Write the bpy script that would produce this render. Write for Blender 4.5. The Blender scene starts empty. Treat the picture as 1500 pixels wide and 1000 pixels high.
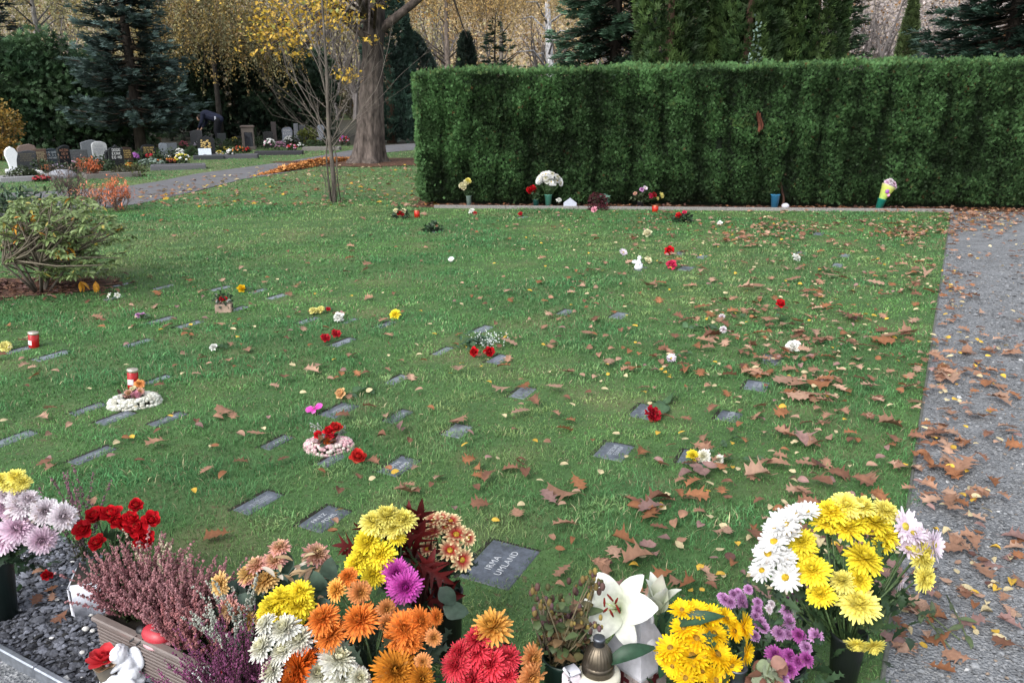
import bpy, math, random
import numpy as np
from mathutils import Vector, Matrix
rng = np.random.default_rng(7)
random.seed(7)
PI = math.pi
S = bpy.context.scene
COL = S.collection

# ------------------------------------------------------------------ camera model (28 mm equivalent, 1.7 m eye height)
F, PITCH, EYE = 1167.0, math.radians(17.1), 1.7
CP, SP = math.cos(PITCH), math.sin(PITCH)
def ray(px, py):
    dx, dy = (px - 750) / F, (500 - py) / F
    return np.array([dx, CP + dy * SP, -SP + dy * CP])
def P(px, py, z=0.0):                       # ground (or height z) point seen at a photo pixel
    d = ray(px, py); t = (z - EYE) / d[2]
    return np.array([d[0] * t, d[1] * t, z])
def PY(px, py, Y):                          # point at distance Y in front of the camera
    d = ray(px, py); t = Y / d[1]
    return np.array([d[0] * t, Y, EYE + d[2] * t])
def mpp(p):                                 # metres per photo pixel at a point
    return (p[1] * CP - (p[2] - EYE) * SP) / F

# ------------------------------------------------------------------ mesh builder
class MB:
    def __init__(s):
        s.v, s.c, s.q, s.t, s.qm, s.tm, s.n = [], [], [], [], [], [], 0
    def add(s, v, q=None, t=None, col=(1, 1, 1), mat=0):
        v = np.asarray(v, float).reshape(-1, 3)
        c = np.asarray(col, float)
        if c.ndim == 1: c = np.tile(c, (len(v), 1))
        s.v.append(v); s.c.append(c)
        if q is not None and len(q):
            q = np.asarray(q, int).reshape(-1, 4); s.q.append(q + s.n); s.qm.append(np.full(len(q), mat))
        if t is not None and len(t):
            t = np.asarray(t, int).reshape(-1, 3); s.t.append(t + s.n); s.tm.append(np.full(len(t), mat))
        s.n += len(v)
        return s
    def inst(s, tmpl, R, T, col=None, mat=0):
        v, q, t, c = tmpl
        k, n = len(T), len(v)
        if k == 0: return s
        V = np.einsum('kij,nj->kni', R, v) + T[:, None, :]
        C = np.tile(c[None], (k, 1, 1))
        if col is not None: C = C * col[:, None, :]
        off = (np.arange(k) * n)[:, None, None]
        Q = (q[None] + off).reshape(-1, 4) if q is not None and len(q) else None
        Tt = (t[None] + off).reshape(-1, 3) if t is not None and len(t) else None
        return s.add(V.reshape(-1, 3), Q, Tt, C.reshape(-1, 3), mat)
    def mesh(s, name, mats, smooth=True):
        V = np.concatenate(s.v); C = np.concatenate(s.c)
        q = np.concatenate(s.q) if s.q else np.zeros((0, 4), int)
        t = np.concatenate(s.t) if s.t else np.zeros((0, 3), int)
        qm = np.concatenate(s.qm) if s.q else np.zeros(0, int)
        tm = np.concatenate(s.tm) if s.t else np.zeros(0, int)
        me = bpy.data.meshes.new(name)
        me.vertices.add(len(V)); me.vertices.foreach_set('co', V.astype(np.float32).ravel())
        L = np.concatenate([q.ravel(), t.ravel()])
        me.loops.add(len(L)); me.loops.foreach_set('vertex_index', L.astype(np.int32))
        nf = len(q) + len(t)
        me.polygons.add(nf)
        ls = np.concatenate([np.arange(len(q)) * 4, len(q) * 4 + np.arange(len(t)) * 3])
        me.polygons.foreach_set('loop_start', ls.astype(np.int32))
        me.polygons.foreach_set('material_index', np.concatenate([qm, tm]).astype(np.int32))
        me.polygons.foreach_set('use_smooth', np.full(nf, bool(smooth)))
        a = me.color_attributes.new('Col', 'FLOAT_COLOR', 'POINT')
        a.data.foreach_set('color', np.hstack([np.clip(C, 0, 1), np.ones((len(C), 1))]).astype(np.float32).ravel())
        for m in (mats if isinstance(mats, (list, tuple)) else [mats]): me.materials.append(m)
        me.update(calc_edges=True)
        return me

def link(name, me, parent=None, loc=None):
    o = bpy.data.objects.new(name, me); COL.objects.link(o)
    if parent is not None: o.parent = parent
    if loc is not None: o.location = loc
    return o
def tag(o, label=None, cat=None, group=None, kind=None):
    if label: o['label'] = label
    if cat: o['category'] = cat
    if group: o['group'] = group
    if kind: o['kind'] = kind
    return o
def thing(name, label, cat, loc=(0, 0, 0), rz=0, group=None):
    o = bpy.data.objects.new(name, None); COL.objects.link(o)
    o.location = loc; o.rotation_euler = (0, 0, rz); o.empty_display_size = .1
    return tag(o, label, cat, group)
def part(name, mb, mats, parent, label=None, smooth=True):
    o = link(name, mb.mesh(name, mats, smooth), parent)
    if label: o['label'] = label
    return o
def single(name, mb, mats, label, cat, loc=(0, 0, 0), rz=0, group=None, smooth=True):
    o = link(name, mb.mesh(name, mats, smooth), None, loc); o.rotation_euler = (0, 0, rz)
    return tag(o, label, cat, group)

# ------------------------------------------------------------------ materials
def vmat(name, rough=.6, trans=0., noise=.25, scale=40., spec=.3, bump=0., bscale=80., objcol=False, metal=0., coat=0., coords='Object', stretch=0., rnd=0.):
    m = bpy.data.materials.new(name); m.use_nodes = True
    nt = m.node_tree; N, Lk = nt.nodes, nt.links
    b = N['Principled BSDF']; out = N['Material Output']
    at = N.new('ShaderNodeAttribute'); at.attribute_name = 'Col'
    tc = N.new('ShaderNodeTexCoord')
    nz = N.new('ShaderNodeTexNoise'); nz.inputs['Scale'].default_value = scale; nz.inputs['Detail'].default_value = 4
    src = tc.outputs[coords]
    if stretch:
        mp = N.new('ShaderNodeMapping'); mp.inputs['Scale'].default_value = (1, 1, stretch); Lk.new(src, mp.inputs['Vector']); src = mp.outputs['Vector']
    Lk.new(src, nz.inputs['Vector'])
    mr = N.new('ShaderNodeMapRange'); mr.inputs['From Min'].default_value = .3; mr.inputs['From Max'].default_value = .7
    mr.inputs['To Min'].default_value = 1 - noise; mr.inputs['To Max'].default_value = 1 + noise
    Lk.new(nz.outputs['Fac'], mr.inputs['Value'])
    mu = N.new('ShaderNodeVectorMath'); mu.operation = 'SCALE'
    Lk.new(at.outputs['Color'], mu.inputs[0]); Lk.new(mr.outputs['Result'], mu.inputs['Scale'])
    colout = mu.outputs[0]
    if rnd:
        oi = N.new('ShaderNodeObjectInfo'); mr2 = N.new('ShaderNodeMapRange'); mr2.inputs['To Min'].default_value = 1 - rnd; mr2.inputs['To Max'].default_value = 1 + rnd * .6
        Lk.new(oi.outputs['Random'], mr2.inputs['Value']); m3 = N.new('ShaderNodeVectorMath'); m3.operation = 'SCALE'; Lk.new(colout, m3.inputs[0]); Lk.new(mr2.outputs['Result'], m3.inputs['Scale']); colout = m3.outputs[0]
    if objcol:
        oi = N.new('ShaderNodeObjectInfo'); m2 = N.new('ShaderNodeVectorMath'); m2.operation = 'MULTIPLY'
        Lk.new(colout, m2.inputs[0]); Lk.new(oi.outputs['Color'], m2.inputs[1]); colout = m2.outputs[0]
    Lk.new(colout, b.inputs['Base Color'])
    b.inputs['Roughness'].default_value = rough; b.inputs['Specular IOR Level'].default_value = spec
    b.inputs['Metallic'].default_value = metal; b.inputs['Coat Weight'].default_value = coat
    if bump:
        n2 = N.new('ShaderNodeTexNoise'); n2.inputs['Scale'].default_value = bscale; n2.inputs['Detail'].default_value = 6
        Lk.new(src, n2.inputs['Vector'])
        bp = N.new('ShaderNodeBump'); bp.inputs['Strength'].default_value = bump; bp.inputs['Distance'].default_value = .01
        Lk.new(n2.outputs['Fac'], bp.inputs['Height']); Lk.new(bp.outputs['Normal'], b.inputs['Normal'])
    if trans:
        tr = N.new('ShaderNodeBsdfTranslucent'); mx = N.new('ShaderNodeMixShader'); mx.inputs[0].default_value = trans
        Lk.new(colout, tr.inputs['Color']); Lk.new(b.outputs[0], mx.inputs[1]); Lk.new(tr.outputs[0], mx.inputs[2])
        Lk.new(mx.outputs[0], out.inputs['Surface'])
    return m

def ground_mat(name, cols, scales, rough=.9, bump=.4, bscale=120., voronoi=0.):
    """layered noise colours: cols = 4 colours (base a, base b, patch, speck)"""
    m = bpy.data.materials.new(name); m.use_nodes = True
    nt = m.node_tree; N, Lk = nt.nodes, nt.links; b = N['Principled BSDF']
    tc = N.new('ShaderNodeTexCoord')
    def noise(sc, det=6):
        n = N.new('ShaderNodeTexNoise'); n.inputs['Scale'].default_value = sc; n.inputs['Detail'].default_value = det
        Lk.new(tc.outputs['Object'], n.inputs['Vector']); return n.outputs['Fac']
    def ramp(f, lo, hi):
        r = N.new('ShaderNodeMapRange'); r.inputs['From Min'].default_value = lo; r.inputs['From Max'].default_value = hi
        Lk.new(f, r.inputs['Value']); return r.outputs['Result']
    def mix(f, A, B):
        x = N.new('ShaderNodeMix'); x.data_type = 'RGBA'
        Lk.new(f, x.inputs['Factor'])
        for i, c in ((6, A), (7, B)):
            if isinstance(c, tuple): x.inputs[i].default_value = (*c, 1)
            else: Lk.new(c, x.inputs[i])
        return x.outputs[2]
    c = mix(ramp(noise(scales[0]), .35, .65), cols[0], cols[1])
    c = mix(ramp(noise(scales[1]), .5, .7), c, cols[2])
    if voronoi:
        v = N.new('ShaderNodeTexVoronoi'); v.inputs['Scale'].default_value = voronoi
        Lk.new(tc.outputs['Object'], v.inputs['Vector'])
        sx = N.new('ShaderNodeSeparateColor'); Lk.new(v.outputs['Color'], sx.inputs[0])
        c = mix(ramp(sx.outputs[0], .55, 1.0), c, cols[3])
        hgt = v.outputs['Distance']
    else:
        c = mix(ramp(noise(scales[2], 2), .62, .7), c, cols[3]); hgt = noise(bscale)
    Lk.new(c, b.inputs['Base Color']); b.inputs['Roughness'].default_value = rough; b.inputs['Specular IOR Level'].default_value = .25
    bp = N.new('ShaderNodeBump'); bp.inputs['Strength'].default_value = bump; bp.inputs['Distance'].default_value = .01
    Lk.new(hgt, bp.inputs['Height']); Lk.new(bp.outputs['Normal'], b.inputs['Normal'])
    return m

M = dict(
    petal=vmat('petal', .6, .25, .16, 5, .15, rnd=.16),
    leaf=vmat('leaf', .45, .22, .25, 50, .35),
    grass=vmat('grass_blade', .55, .25, .12, 8, .25),
    needle=vmat('needle', .65, .15, .25, 3, .25),
    dead=vmat('dead_leaf', .75, .15, .2, 6, .2, objcol=True),
    deadmass=vmat('dead_leaf_mass', .75, .15, .3, 25, .2),
    bark=vmat('bark', .9, 0, .6, 13, .2, bump=1., bscale=26, stretch=.34),
    twig=vmat('twig', .85, 0, .3, 30, .2),
    stone=vmat('polished_stone', .22, 0, .22, 30, .5),
    slate=vmat('slate', .42, 0, .38, 45, .4, bump=.25, bscale=160),
    rough_stone=vmat('rough_stone', .7, 0, .3, 60, .3, bump=.3, bscale=120),
    paint=vmat('paint', .6, 0, .05, 40, .3),
    plastic=vmat('plastic', .38, 0, .1, 30, .45),
    ceramic=vmat('ceramic', .55, 0, .1, 60, .35, bump=.15, bscale=150),
    metal=vmat('metal', .38, 0, .2, 50, .5, metal=.85),
    wood=vmat('plank', .75, 0, .3, 14, .25, bump=.4, bscale=60),
    pebble=vmat('pebble', .8, 0, .3, 120, .3),
    cloth=vmat('cloth', .9, 0, .2, 30, .1),
    skin=vmat('skin', .6, 0, .1, 30, .3),
    candle=vmat('candle_glass', .25, .25, .08, 30, .5),
)

# ------------------------------------------------------------------ shape helpers
def frames(d, up=(0, 0, 1), roll=None):
    d = d / (np.linalg.norm(d, axis=1, keepdims=True) + 1e-9)
    u = np.tile(np.asarray(up, float), (len(d), 1)) if np.ndim(up) == 1 else up
    y = np.cross(u, d); ln = np.linalg.norm(y, axis=1, keepdims=True)
    y = np.where(ln < 1e-3, np.array([[0, 1., 0]]), y / np.maximum(ln, 1e-6)); z = np.cross(d, y)
    if roll is not None:
        c, s = np.cos(roll)[:, None], np.sin(roll)[:, None]
        y, z = y * c + z * s, z * c - y * s
    return np.stack([d, y, z], axis=2)
def rand_dirs(k, zlo=-1, zhi=1):
    z = rng.uniform(zlo, zhi, k); a = rng.uniform(0, 2 * PI, k); r = np.sqrt(np.maximum(0, 1 - z * z))
    return np.stack([r * np.cos(a), r * np.sin(a), z], 1)
def fbm(x, y, sc, seed=0, n=9):
    r = np.random.default_rng(100 + seed); out = np.zeros_like(x, dtype=float)
    for i in range(n):
        a, ph = r.uniform(0, 2 * PI), r.uniform(0, 2 * PI); k = sc * r.uniform(.6, 2.4)
        out += np.sin(k * (x * math.cos(a) + y * math.sin(a)) + ph)
    return out / math.sqrt(n)
def tube(mb, pts, rad, col=(1, 1, 1), seg=6, mat=0, cap=True):
    pts = np.asarray(pts, float); n = len(pts); rad = np.broadcast_to(np.asarray(rad, float), (n,))
    d = np.gradient(pts, axis=0); d /= np.linalg.norm(d, axis=1, keepdims=True) + 1e-9
    ref = np.array([0, 0, 1.]) if abs(d[:, 2]).mean() < .8 else np.array([1., 0, 0])
    a = np.cross(d, ref); a /= np.linalg.norm(a, axis=1, keepdims=True) + 1e-9; b = np.cross(d, a)
    th = np.linspace(0, 2 * PI, seg, endpoint=False)
    V = pts[:, None] + rad[:, None, None] * (a[:, None] * np.cos(th)[None, :, None] + b[:, None] * np.sin(th)[None, :, None])
    c = np.asarray(col, float)
    if c.ndim == 2: c = np.repeat(c, seg, axis=0)
    q = []
    for i in range(n - 1):
        for j in range(seg):
            k = (j + 1) % seg; q.append((i * seg + j, i * seg + k, (i + 1) * seg + k, (i + 1) * seg + j))
    t = []
    if cap:
        for j in range(1, seg - 1): t.append(((n - 1) * seg, (n - 1) * seg + j, (n - 1) * seg + j + 1)); t.append((0, j + 1, j))
    mb.add(V.reshape(-1, 3), q, t, c, mat)
    return mb
def lathe(mb, prof, seg=24, col=(1, 1, 1), mat=0, c=(0, 0, 0), ribs=0, ribamp=0.):
    prof = np.asarray(prof, float); th = np.linspace(0, 2 * PI, seg, endpoint=False); n = len(prof)
    rr = prof[:, :1] * (1 + ribamp * np.cos(ribs * th)[None])
    V = np.stack([rr * np.cos(th), rr * np.sin(th), np.repeat(prof[:, 1:2], seg, 1)], 2) + np.asarray(c)
    q = [(i * seg + j, i * seg + (j + 1) % seg, (i + 1) * seg + (j + 1) % seg, (i + 1) * seg + j) for i in range(n - 1) for j in range(seg)]
    cc = np.asarray(col, float)
    if cc.ndim == 2: cc = np.repeat(cc, seg, axis=0)
    mb.add(V.reshape(-1, 3), q, None, cc, mat); return mb
def box(mb, lo, hi, col=(1, 1, 1), mat=0, bev=.0, R=None, T=None):
    lo, hi = np.asarray(lo, float), np.asarray(hi, float)
    if bev <= 0:
        v = np.array([[x, y, z] for z in (lo[2], hi[2]) for y in (lo[1], hi[1]) for x in (lo[0], hi[0])])
        q = [(0, 2, 3, 1), (4, 5, 7, 6), (0, 1, 5, 4), (2, 6, 7, 3), (0, 4, 6, 2), (1, 3, 7, 5)]; t = None
    else:
        v, idx = [], {}
        for sx in (0, 1):
            for sy in (0, 1):
                for sz in (0, 1):
                    for ax in range(3):
                        p = [(lo, hi)[sx][0] + (bev, -bev)[sx], (lo, hi)[sy][1] + (bev, -bev)[sy], (lo, hi)[sz][2] + (bev, -bev)[sz]]
                        p[ax] += (-bev, bev)[(sx, sy, sz)[ax]]
                        idx[sx, sy, sz, ax] = len(v); v.append(p)
        v = np.array(v); q = []; t = []
        I = lambda s, ax: idx[s[0], s[1], s[2], ax]
        for ax in range(3):
            o = [a for a in range(3) if a != ax]
            for s in (0, 1):
                f = []
                for a, b in ((0, 0), (1, 0), (1, 1), (0, 1)):
                    k = [0, 0, 0]; k[ax] = s; k[o[0]] = a; k[o[1]] = b; f.append(I(k, ax))
                q.append(f)
            for a in (0, 1):
                for b in (0, 1):
                    k0 = [0, 0, 0]; k1 = [0, 0, 0]; k0[ax] = 0; k1[ax] = 1
                    for k in (k0, k1): k[o[0]] = a; k[o[1]] = b
                    q.append([I(k0, o[0]), I(k1, o[0]), I(k1, o[1]), I(k0, o[1])])
        for s in [(a, b, c) for a in (0, 1) for b in (0, 1) for c in (0, 1)]: t.append([I(s, 0), I(s, 1), I(s, 2)])
    if R is not None: v = v @ np.asarray(R).T
    if T is not None: v = v + np.asarray(T)
    mb.add(v, q, t, col, mat); return mb
def rotz(a):
    c, s = math.cos(a), math.sin(a); return np.array([[c, -s, 0], [s, c, 0], [0, 0, 1.]])
def ellip(mb, c, r, col=(1, 1, 1), seg=10, rings=7, mat=0):
    th = np.linspace(0, PI, rings); prof = np.stack([np.sin(th), -np.cos(th)], 1); prof[0, 0] = prof[-1, 0] = .02
    b = MB(); lathe(b, prof, seg); v = b.v[0] * np.asarray(r) + np.asarray(c)
    mb.add(v, b.q[0], [(0, j + 1, j) for j in range(1, seg - 1)], col, mat); return mb
def sheet(name, pts, z, mat, label=None, kind='structure', sub=0):
    """flat polygon sheet (fan)"""
    pts = np.asarray(pts, float)[:, :2]; n = len(pts); c = pts.mean(0)
    v = [(c[0], c[1], z)] + [(p[0], p[1], z) for p in pts]
    mb = MB().add(v, None, [(0, i + 1, (i + 1) % n + 1) for i in range(n)])
    o = link(name, mb.mesh(name, mat, False)); o['kind'] = kind
    if label: o['label'] = label
    return o

# ------------------------------------------------------------------ leaf and petal templates
def leaf_tmpl(kind='ovate', fold=.12, droop=.15, seed=0, tail=0., lob=1.0):
    r = np.random.default_rng(seed)
    if kind == 'oak':
        xs = [0, .10, .17, .25, .34, .37, .46, .56, .62, .70, .80, .87, .92, 1.0]
        w = [.012, .06, .22, .12, .14, .37, .19, .20, .43, .22, .17, .25, .08, 0]
        fw = [0, 0, .05, .0, 0, .10, 0, 0, .12, 0, 0, .05, 0, 0]
        w = np.array(w) * (1 + .22 * r.standard_normal(14)) * lob
        xo = np.array(xs) + np.array(fw)
    elif kind == 'maple':
        xs = [0, .02, .10, .22, .34, .40, .52, .66, .72, .85, 1.0]
        w = np.array([.02, .22, .12, .42, .22, .50, .22, .16, .26, .08, 0]); xo = np.array(xs) + np.array([0, -.1, 0, .02, 0, .1, .0, 0, .05, 0, 0])
        w = w * (1 + .12 * r.standard_normal(11))
    elif kind == 'long':
        xs = np.linspace(0, 1, 8); w = .16 * np.sin(PI * np.clip(xs * .94 + .04, 0, 1)) ** .8; xo = xs
    elif kind == 'finger':
        xs = [0, .10, .20, .28, .32, .40, .44, .52, .56, .66, .72, .80, .9, 1.0]
        w = np.array([.012, .03, .05, .30, .06, .06, .42, .07, .07, .34, .07, .06, .04, 0]); xo = np.array(xs) + np.array([0, 0, 0, .16, 0, 0, .22, 0, 0, .2, 0, 0, 0, 0])
    else:
        xs = np.linspace(0, 1, 8); w = .34 * np.sin(PI * np.clip(xs, 0, 1) ** .8) ** .75 + .005; w[-1] = 0; xo = xs
    xs = np.array(xs); n = len(xs)
    def z(x, y): return fold * np.abs(y) * 1.5 - droop * (x - .4) ** 2 + .05 * np.sin(5 * x + seed) * np.abs(y) * 2
    mid = np.stack([xs, 0 * xs, z(xs, 0 * xs)], 1)
    lf = np.stack([xo, w, z(xo, w)], 1); w2 = w * (1 + .1 * r.standard_normal(n)); w2[-1] = 0
    rt = np.stack([xo, -w2, z(xo, w2)], 1)
    v = np.concatenate([mid, lf, rt]); q = []
    for i in range(n - 1): q += [(i, i + 1, n + i + 1, n + i), (i + 1, i, 2 * n + i, 2 * n + i + 1)]
    c = np.concatenate([np.full((n, 3), 1.12), np.full((2 * n, 3), .95)])
    if tail:
        k = len(v); v = np.concatenate([v, [[-tail, .012, .02], [-tail, -.012, .02], [0, -.014, z(0, 0)], [0, .014, z(0, 0)]]])
        q.append((k, k + 1, k + 2, k + 3)); c = np.concatenate([c, np.full((4, 3), .8)])
    return (v - np.array([0, 0, 0]), np.array(q), None, c)
LEAF_OV = leaf_tmpl('ovate', .15, .25); LEAF_LONG = leaf_tmpl('long', .25, .35); LEAF_OAK = leaf_tmpl('oak', .2, .3)
QUAD = (np.array([[0, 0, 0], [.5, .32, .06], [1, 0, 0], [.5, -.32, .06]]), np.array([[0, 3, 2, 1]]), None, np.array([[.85] * 3, [1.] * 3, [1.15] * 3, [1.] * 3]))
def diamond(x0, y0, x1, y1, w, z=0.):
    d = np.array([x1 - x0, y1 - y0]); L = np.linalg.norm(d); nrm = np.array([-d[1], d[0]]) / L * w; m = np.array([x0, y0]) + d * .45
    return [[x0, y0, 0], [m[0] + nrm[0], m[1] + nrm[1], z], [x1, y1, z * 1.5], [m[0] - nrm[0], m[1] - nrm[1], z]]
def spray_tmpl(parts):
    v = np.array(sum([diamond(*p) for p in parts], [])); k = len(parts)
    q = np.arange(4 * k).reshape(k, 4)[:, ::-1]
    c = np.tile(np.array([[.7] * 3, [1.] * 3, [1.25] * 3, [1.] * 3]), (k, 1))
    return (v, q, None, c)
THUJA = spray_tmpl([(0, 0, 1, 0, .11, .05), (.2, 0, .75, .38, .09, -.03), (.2, 0, .75, -.38, .09, -.03), (.05, 0, .45, .42, .08, .04), (.05, 0, .45, -.42, .08, .04)])
SPRUCE = spray_tmpl([(0, 0, 1, 0, .13, .0), (.05, 0, .55, .28, .07, .06), (.05, 0, .55, -.28, .07, .06), (.35, 0, .85, .24, .06, .05), (.35, 0, .85, -.24, .06, .05)])

def petals(mb, n, r0, L, W, e0, curl, cb, ct, jit=.08, z0=0., St=4, cup=.2, C=1, ruffle=0., phase=None, prof=None, cpow=1.2):
    e0, curl = math.radians(e0), math.radians(curl)
    ph = rng.uniform(0, 6) if phase is None else phase
    az = ph + 2 * PI * np.arange(n) / n + rng.normal(0, jit * 1.2, n) * (2.2 / max(n, 3)) * 2
    Lk = L * (1 + jit * rng.standard_normal(n)); ek = e0 + jit * rng.standard_normal(n) * 1.2
    s = np.linspace(0, 1, St + 1)
    ang = ek[:, None] + curl * s[None] * (1 + .3 * jit * rng.standard_normal((n, 1)))
    st = (Lk / St)[:, None]
    rr = r0 + np.concatenate([np.zeros((n, 1)), np.cumsum(np.cos(ang[:, :-1]) * st, 1)], 1)
    zz = z0 + np.concatenate([np.zeros((n, 1)), np.cumsum(np.sin(ang[:, :-1]) * st, 1)], 1)
    if prof is None: wp = np.interp(s, [0, .3, .65, .88, 1], [.42, .8, 1, .9, .38])
    else: wp = np.interp(s, np.linspace(0, 1, len(prof)), prof)
    wk = W * wp[None] * (1 + .1 * rng.standard_normal((n, 1)))
    j = np.linspace(-1, 1, 2 * C + 1)
    rad = np.stack([np.cos(az), np.sin(az), 0 * az], 1); tan = np.stack([-np.sin(az), np.cos(az), 0 * az], 1)
    off = cup * wk[..., None] * (j ** 2)[None, None]
    if ruffle: off = off + ruffle * wk[..., None] * (s ** 2)[None, :, None] * rng.standard_normal((n, St + 1, len(j)))
    R = rr[..., None] - np.sin(ang)[..., None] * off; Z = zz[..., None] + np.cos(ang)[..., None] * off
    T = .5 * wk[..., None] * j[None, None]
    V = R[..., None] * rad[:, None, None] + T[..., None] * tan[:, None, None]
    V[..., 2] = Z
    m = len(j)
    base = (np.arange(n) * (St + 1) * m)[:, None, None]
    ii = (np.arange(St) * m)[None, :, None] + np.arange(m - 1)[None, None, :]
    a = base + ii
    Q = np.stack([a, a + m, a + m + 1, a + 1], -1).reshape(-1, 4)
    cb, ct = np.asarray(cb, float), np.asarray(ct, float)
    Cc = cb + (ct - cb) * s[None, :, None, None] ** cpow
    Cc = np.broadcast_to(Cc, V.shape) * (1 + .09 * rng.standard_normal((n, 1, 1, 1)))
    br = (rng.uniform(0, 1, (n, 1, 1, 1)) < .05) * (s[None, :, None, None] ** 3) * .7
    Cc = Cc * (1 - br) + A((.24, .14, .06)) * br
    mb.add(V.reshape(-1, 3), Q, None, Cc.reshape(-1, 3)); return mb
def disc(mb, r, h, col, z0=0.):
    b = MB(); ellip(b, (0, 0, z0), (r, r, h), col, 10, 6); mb.add(b.v[0], b.q[0], b.t[0], b.c[0] * (1 + .25 * rng.standard_normal((len(b.v[0]), 1)))); return mb

A = np.array
def bl_mum(cb, ct, ci=None, n=19, wide=.19):
    mb = MB(); ci = ct if ci is None else ci; cb, ct, ci = A(cb), A(ct), A(ci)
    for k in range(7):
        f = k / 6
        c0, c1 = cb * (1 - f) + ci * .55 * f, ct * (1 - f) + ci * f
        petals(mb, int((n + 4) * (1.25 - .75 * f)), .06, 1.0 - .64 * f, wide * (1.12 - .3 * f), -14 + 78 * f, 10 + 52 * f, c0, c1, .085, .05 + .13 * f, 4, .3)
    disc(mb, .13, .12, ci * .55, .18); return mb
def bl_spiky(cb, ct, ci=None): return bl_mum(cb, ct, ci, 24, .135)
def bl_daisy(cb, ct, cd, n=17, rows=2, wide=.26, cpow=1.2):
    mb = MB()
    for k in range(rows): petals(mb, n, .12, 1 - .12 * k, wide, 6 + 13 * k, 12, cb, ct, .07, .02 + .03 * k, 4, .18, cpow=cpow)
    disc(mb, .27, .14, cd, .09); return mb
def bl_rose(col, dark=.55):
    mb = MB(); c = A(col)
    petals(mb, 3, .03, .62, .46, 82, 35, c * dark, c, .05, .22, 4, .55, 2, .03)
    petals(mb, 4, .08, .72, .62, 72, 40, c * dark, c, .05, .16, 4, .5, 2, .04)
    petals(mb, 5, .14, .85, .78, 58, 38, c * dark, c, .06, .10, 4, .42, 2, .05)
    petals(mb, 6, .16, .98, .92, 38, 34, c * dark, c * 1.05, .08, .05, 5, .3, 2, .06)
    petals(mb, 6, .12, .98, .85, 16, 10, c * dark, c * 1.1, .1, .0, 5, .2, 2, .08)
    petals(mb, 5, .05, .5, .16, -15, -30, (.05, .12, .04), (.08, .16, .05), .1, -.05, 3, .1); return mb
def bl_carn(col, dark=.6):
    mb = MB(); c = A(col)
    for k in range(6):
        f = k / 5; petals(mb, 10 - k, .05, .95 - .35 * f, .52, 2 + 70 * f, 12, c * dark, c * (1.05 - .1 * f), .12, .05 + .12 * f, 5, .05, 2, .22, prof=[.25, .4, .7, 1, .95])
    ellip(mb, (0, 0, -.25), (.2, .2, .32), (.06, .12, .05), 8, 6); return mb
def bl_lily():
    mb = MB(); w = A((.72, .72, .70))
    prof = [.3, .6, .85, 1, 1, .92, .72, .42, .08]
    petals(mb, 3, .04, 1.15, .66, 68, -112, (.62, .68, .42), w, .04, 0, 12, .10, 3, .015, phase=.5, prof=prof, cpow=.45)
    petals(mb, 3, .05, 1.1, .50, 62, -108, (.6, .68, .4), w, .04, -.02, 12, .10, 3, .015, phase=.5 + PI / 3, prof=prof, cpow=.45)
    for k in range(6):
        a = k * PI / 3 + .2; e = A((math.cos(a) * .17 + .03, math.sin(a) * .17, .80 + .06 * math.sin(3 * k)))
        tube(mb, [(0, 0, .05), e * .55 + A((0, 0, .1)), e], .014, (.6, .68, .35), 5)
        d = A((.55 + .3 * math.sin(2 * k), .5 * math.cos(1.7 * k), .55)); d = d / np.linalg.norm(d) * .11; tube(mb, [e - d, e, e + d], [.018, .03, .018], (.22, .02, .015), 5)
    tube(mb, [(0, 0, 0), (.02, 0, .5), (.05, .03, .85)], [.02, .02, .03], (.5, .6, .3), 5); return mb

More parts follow.
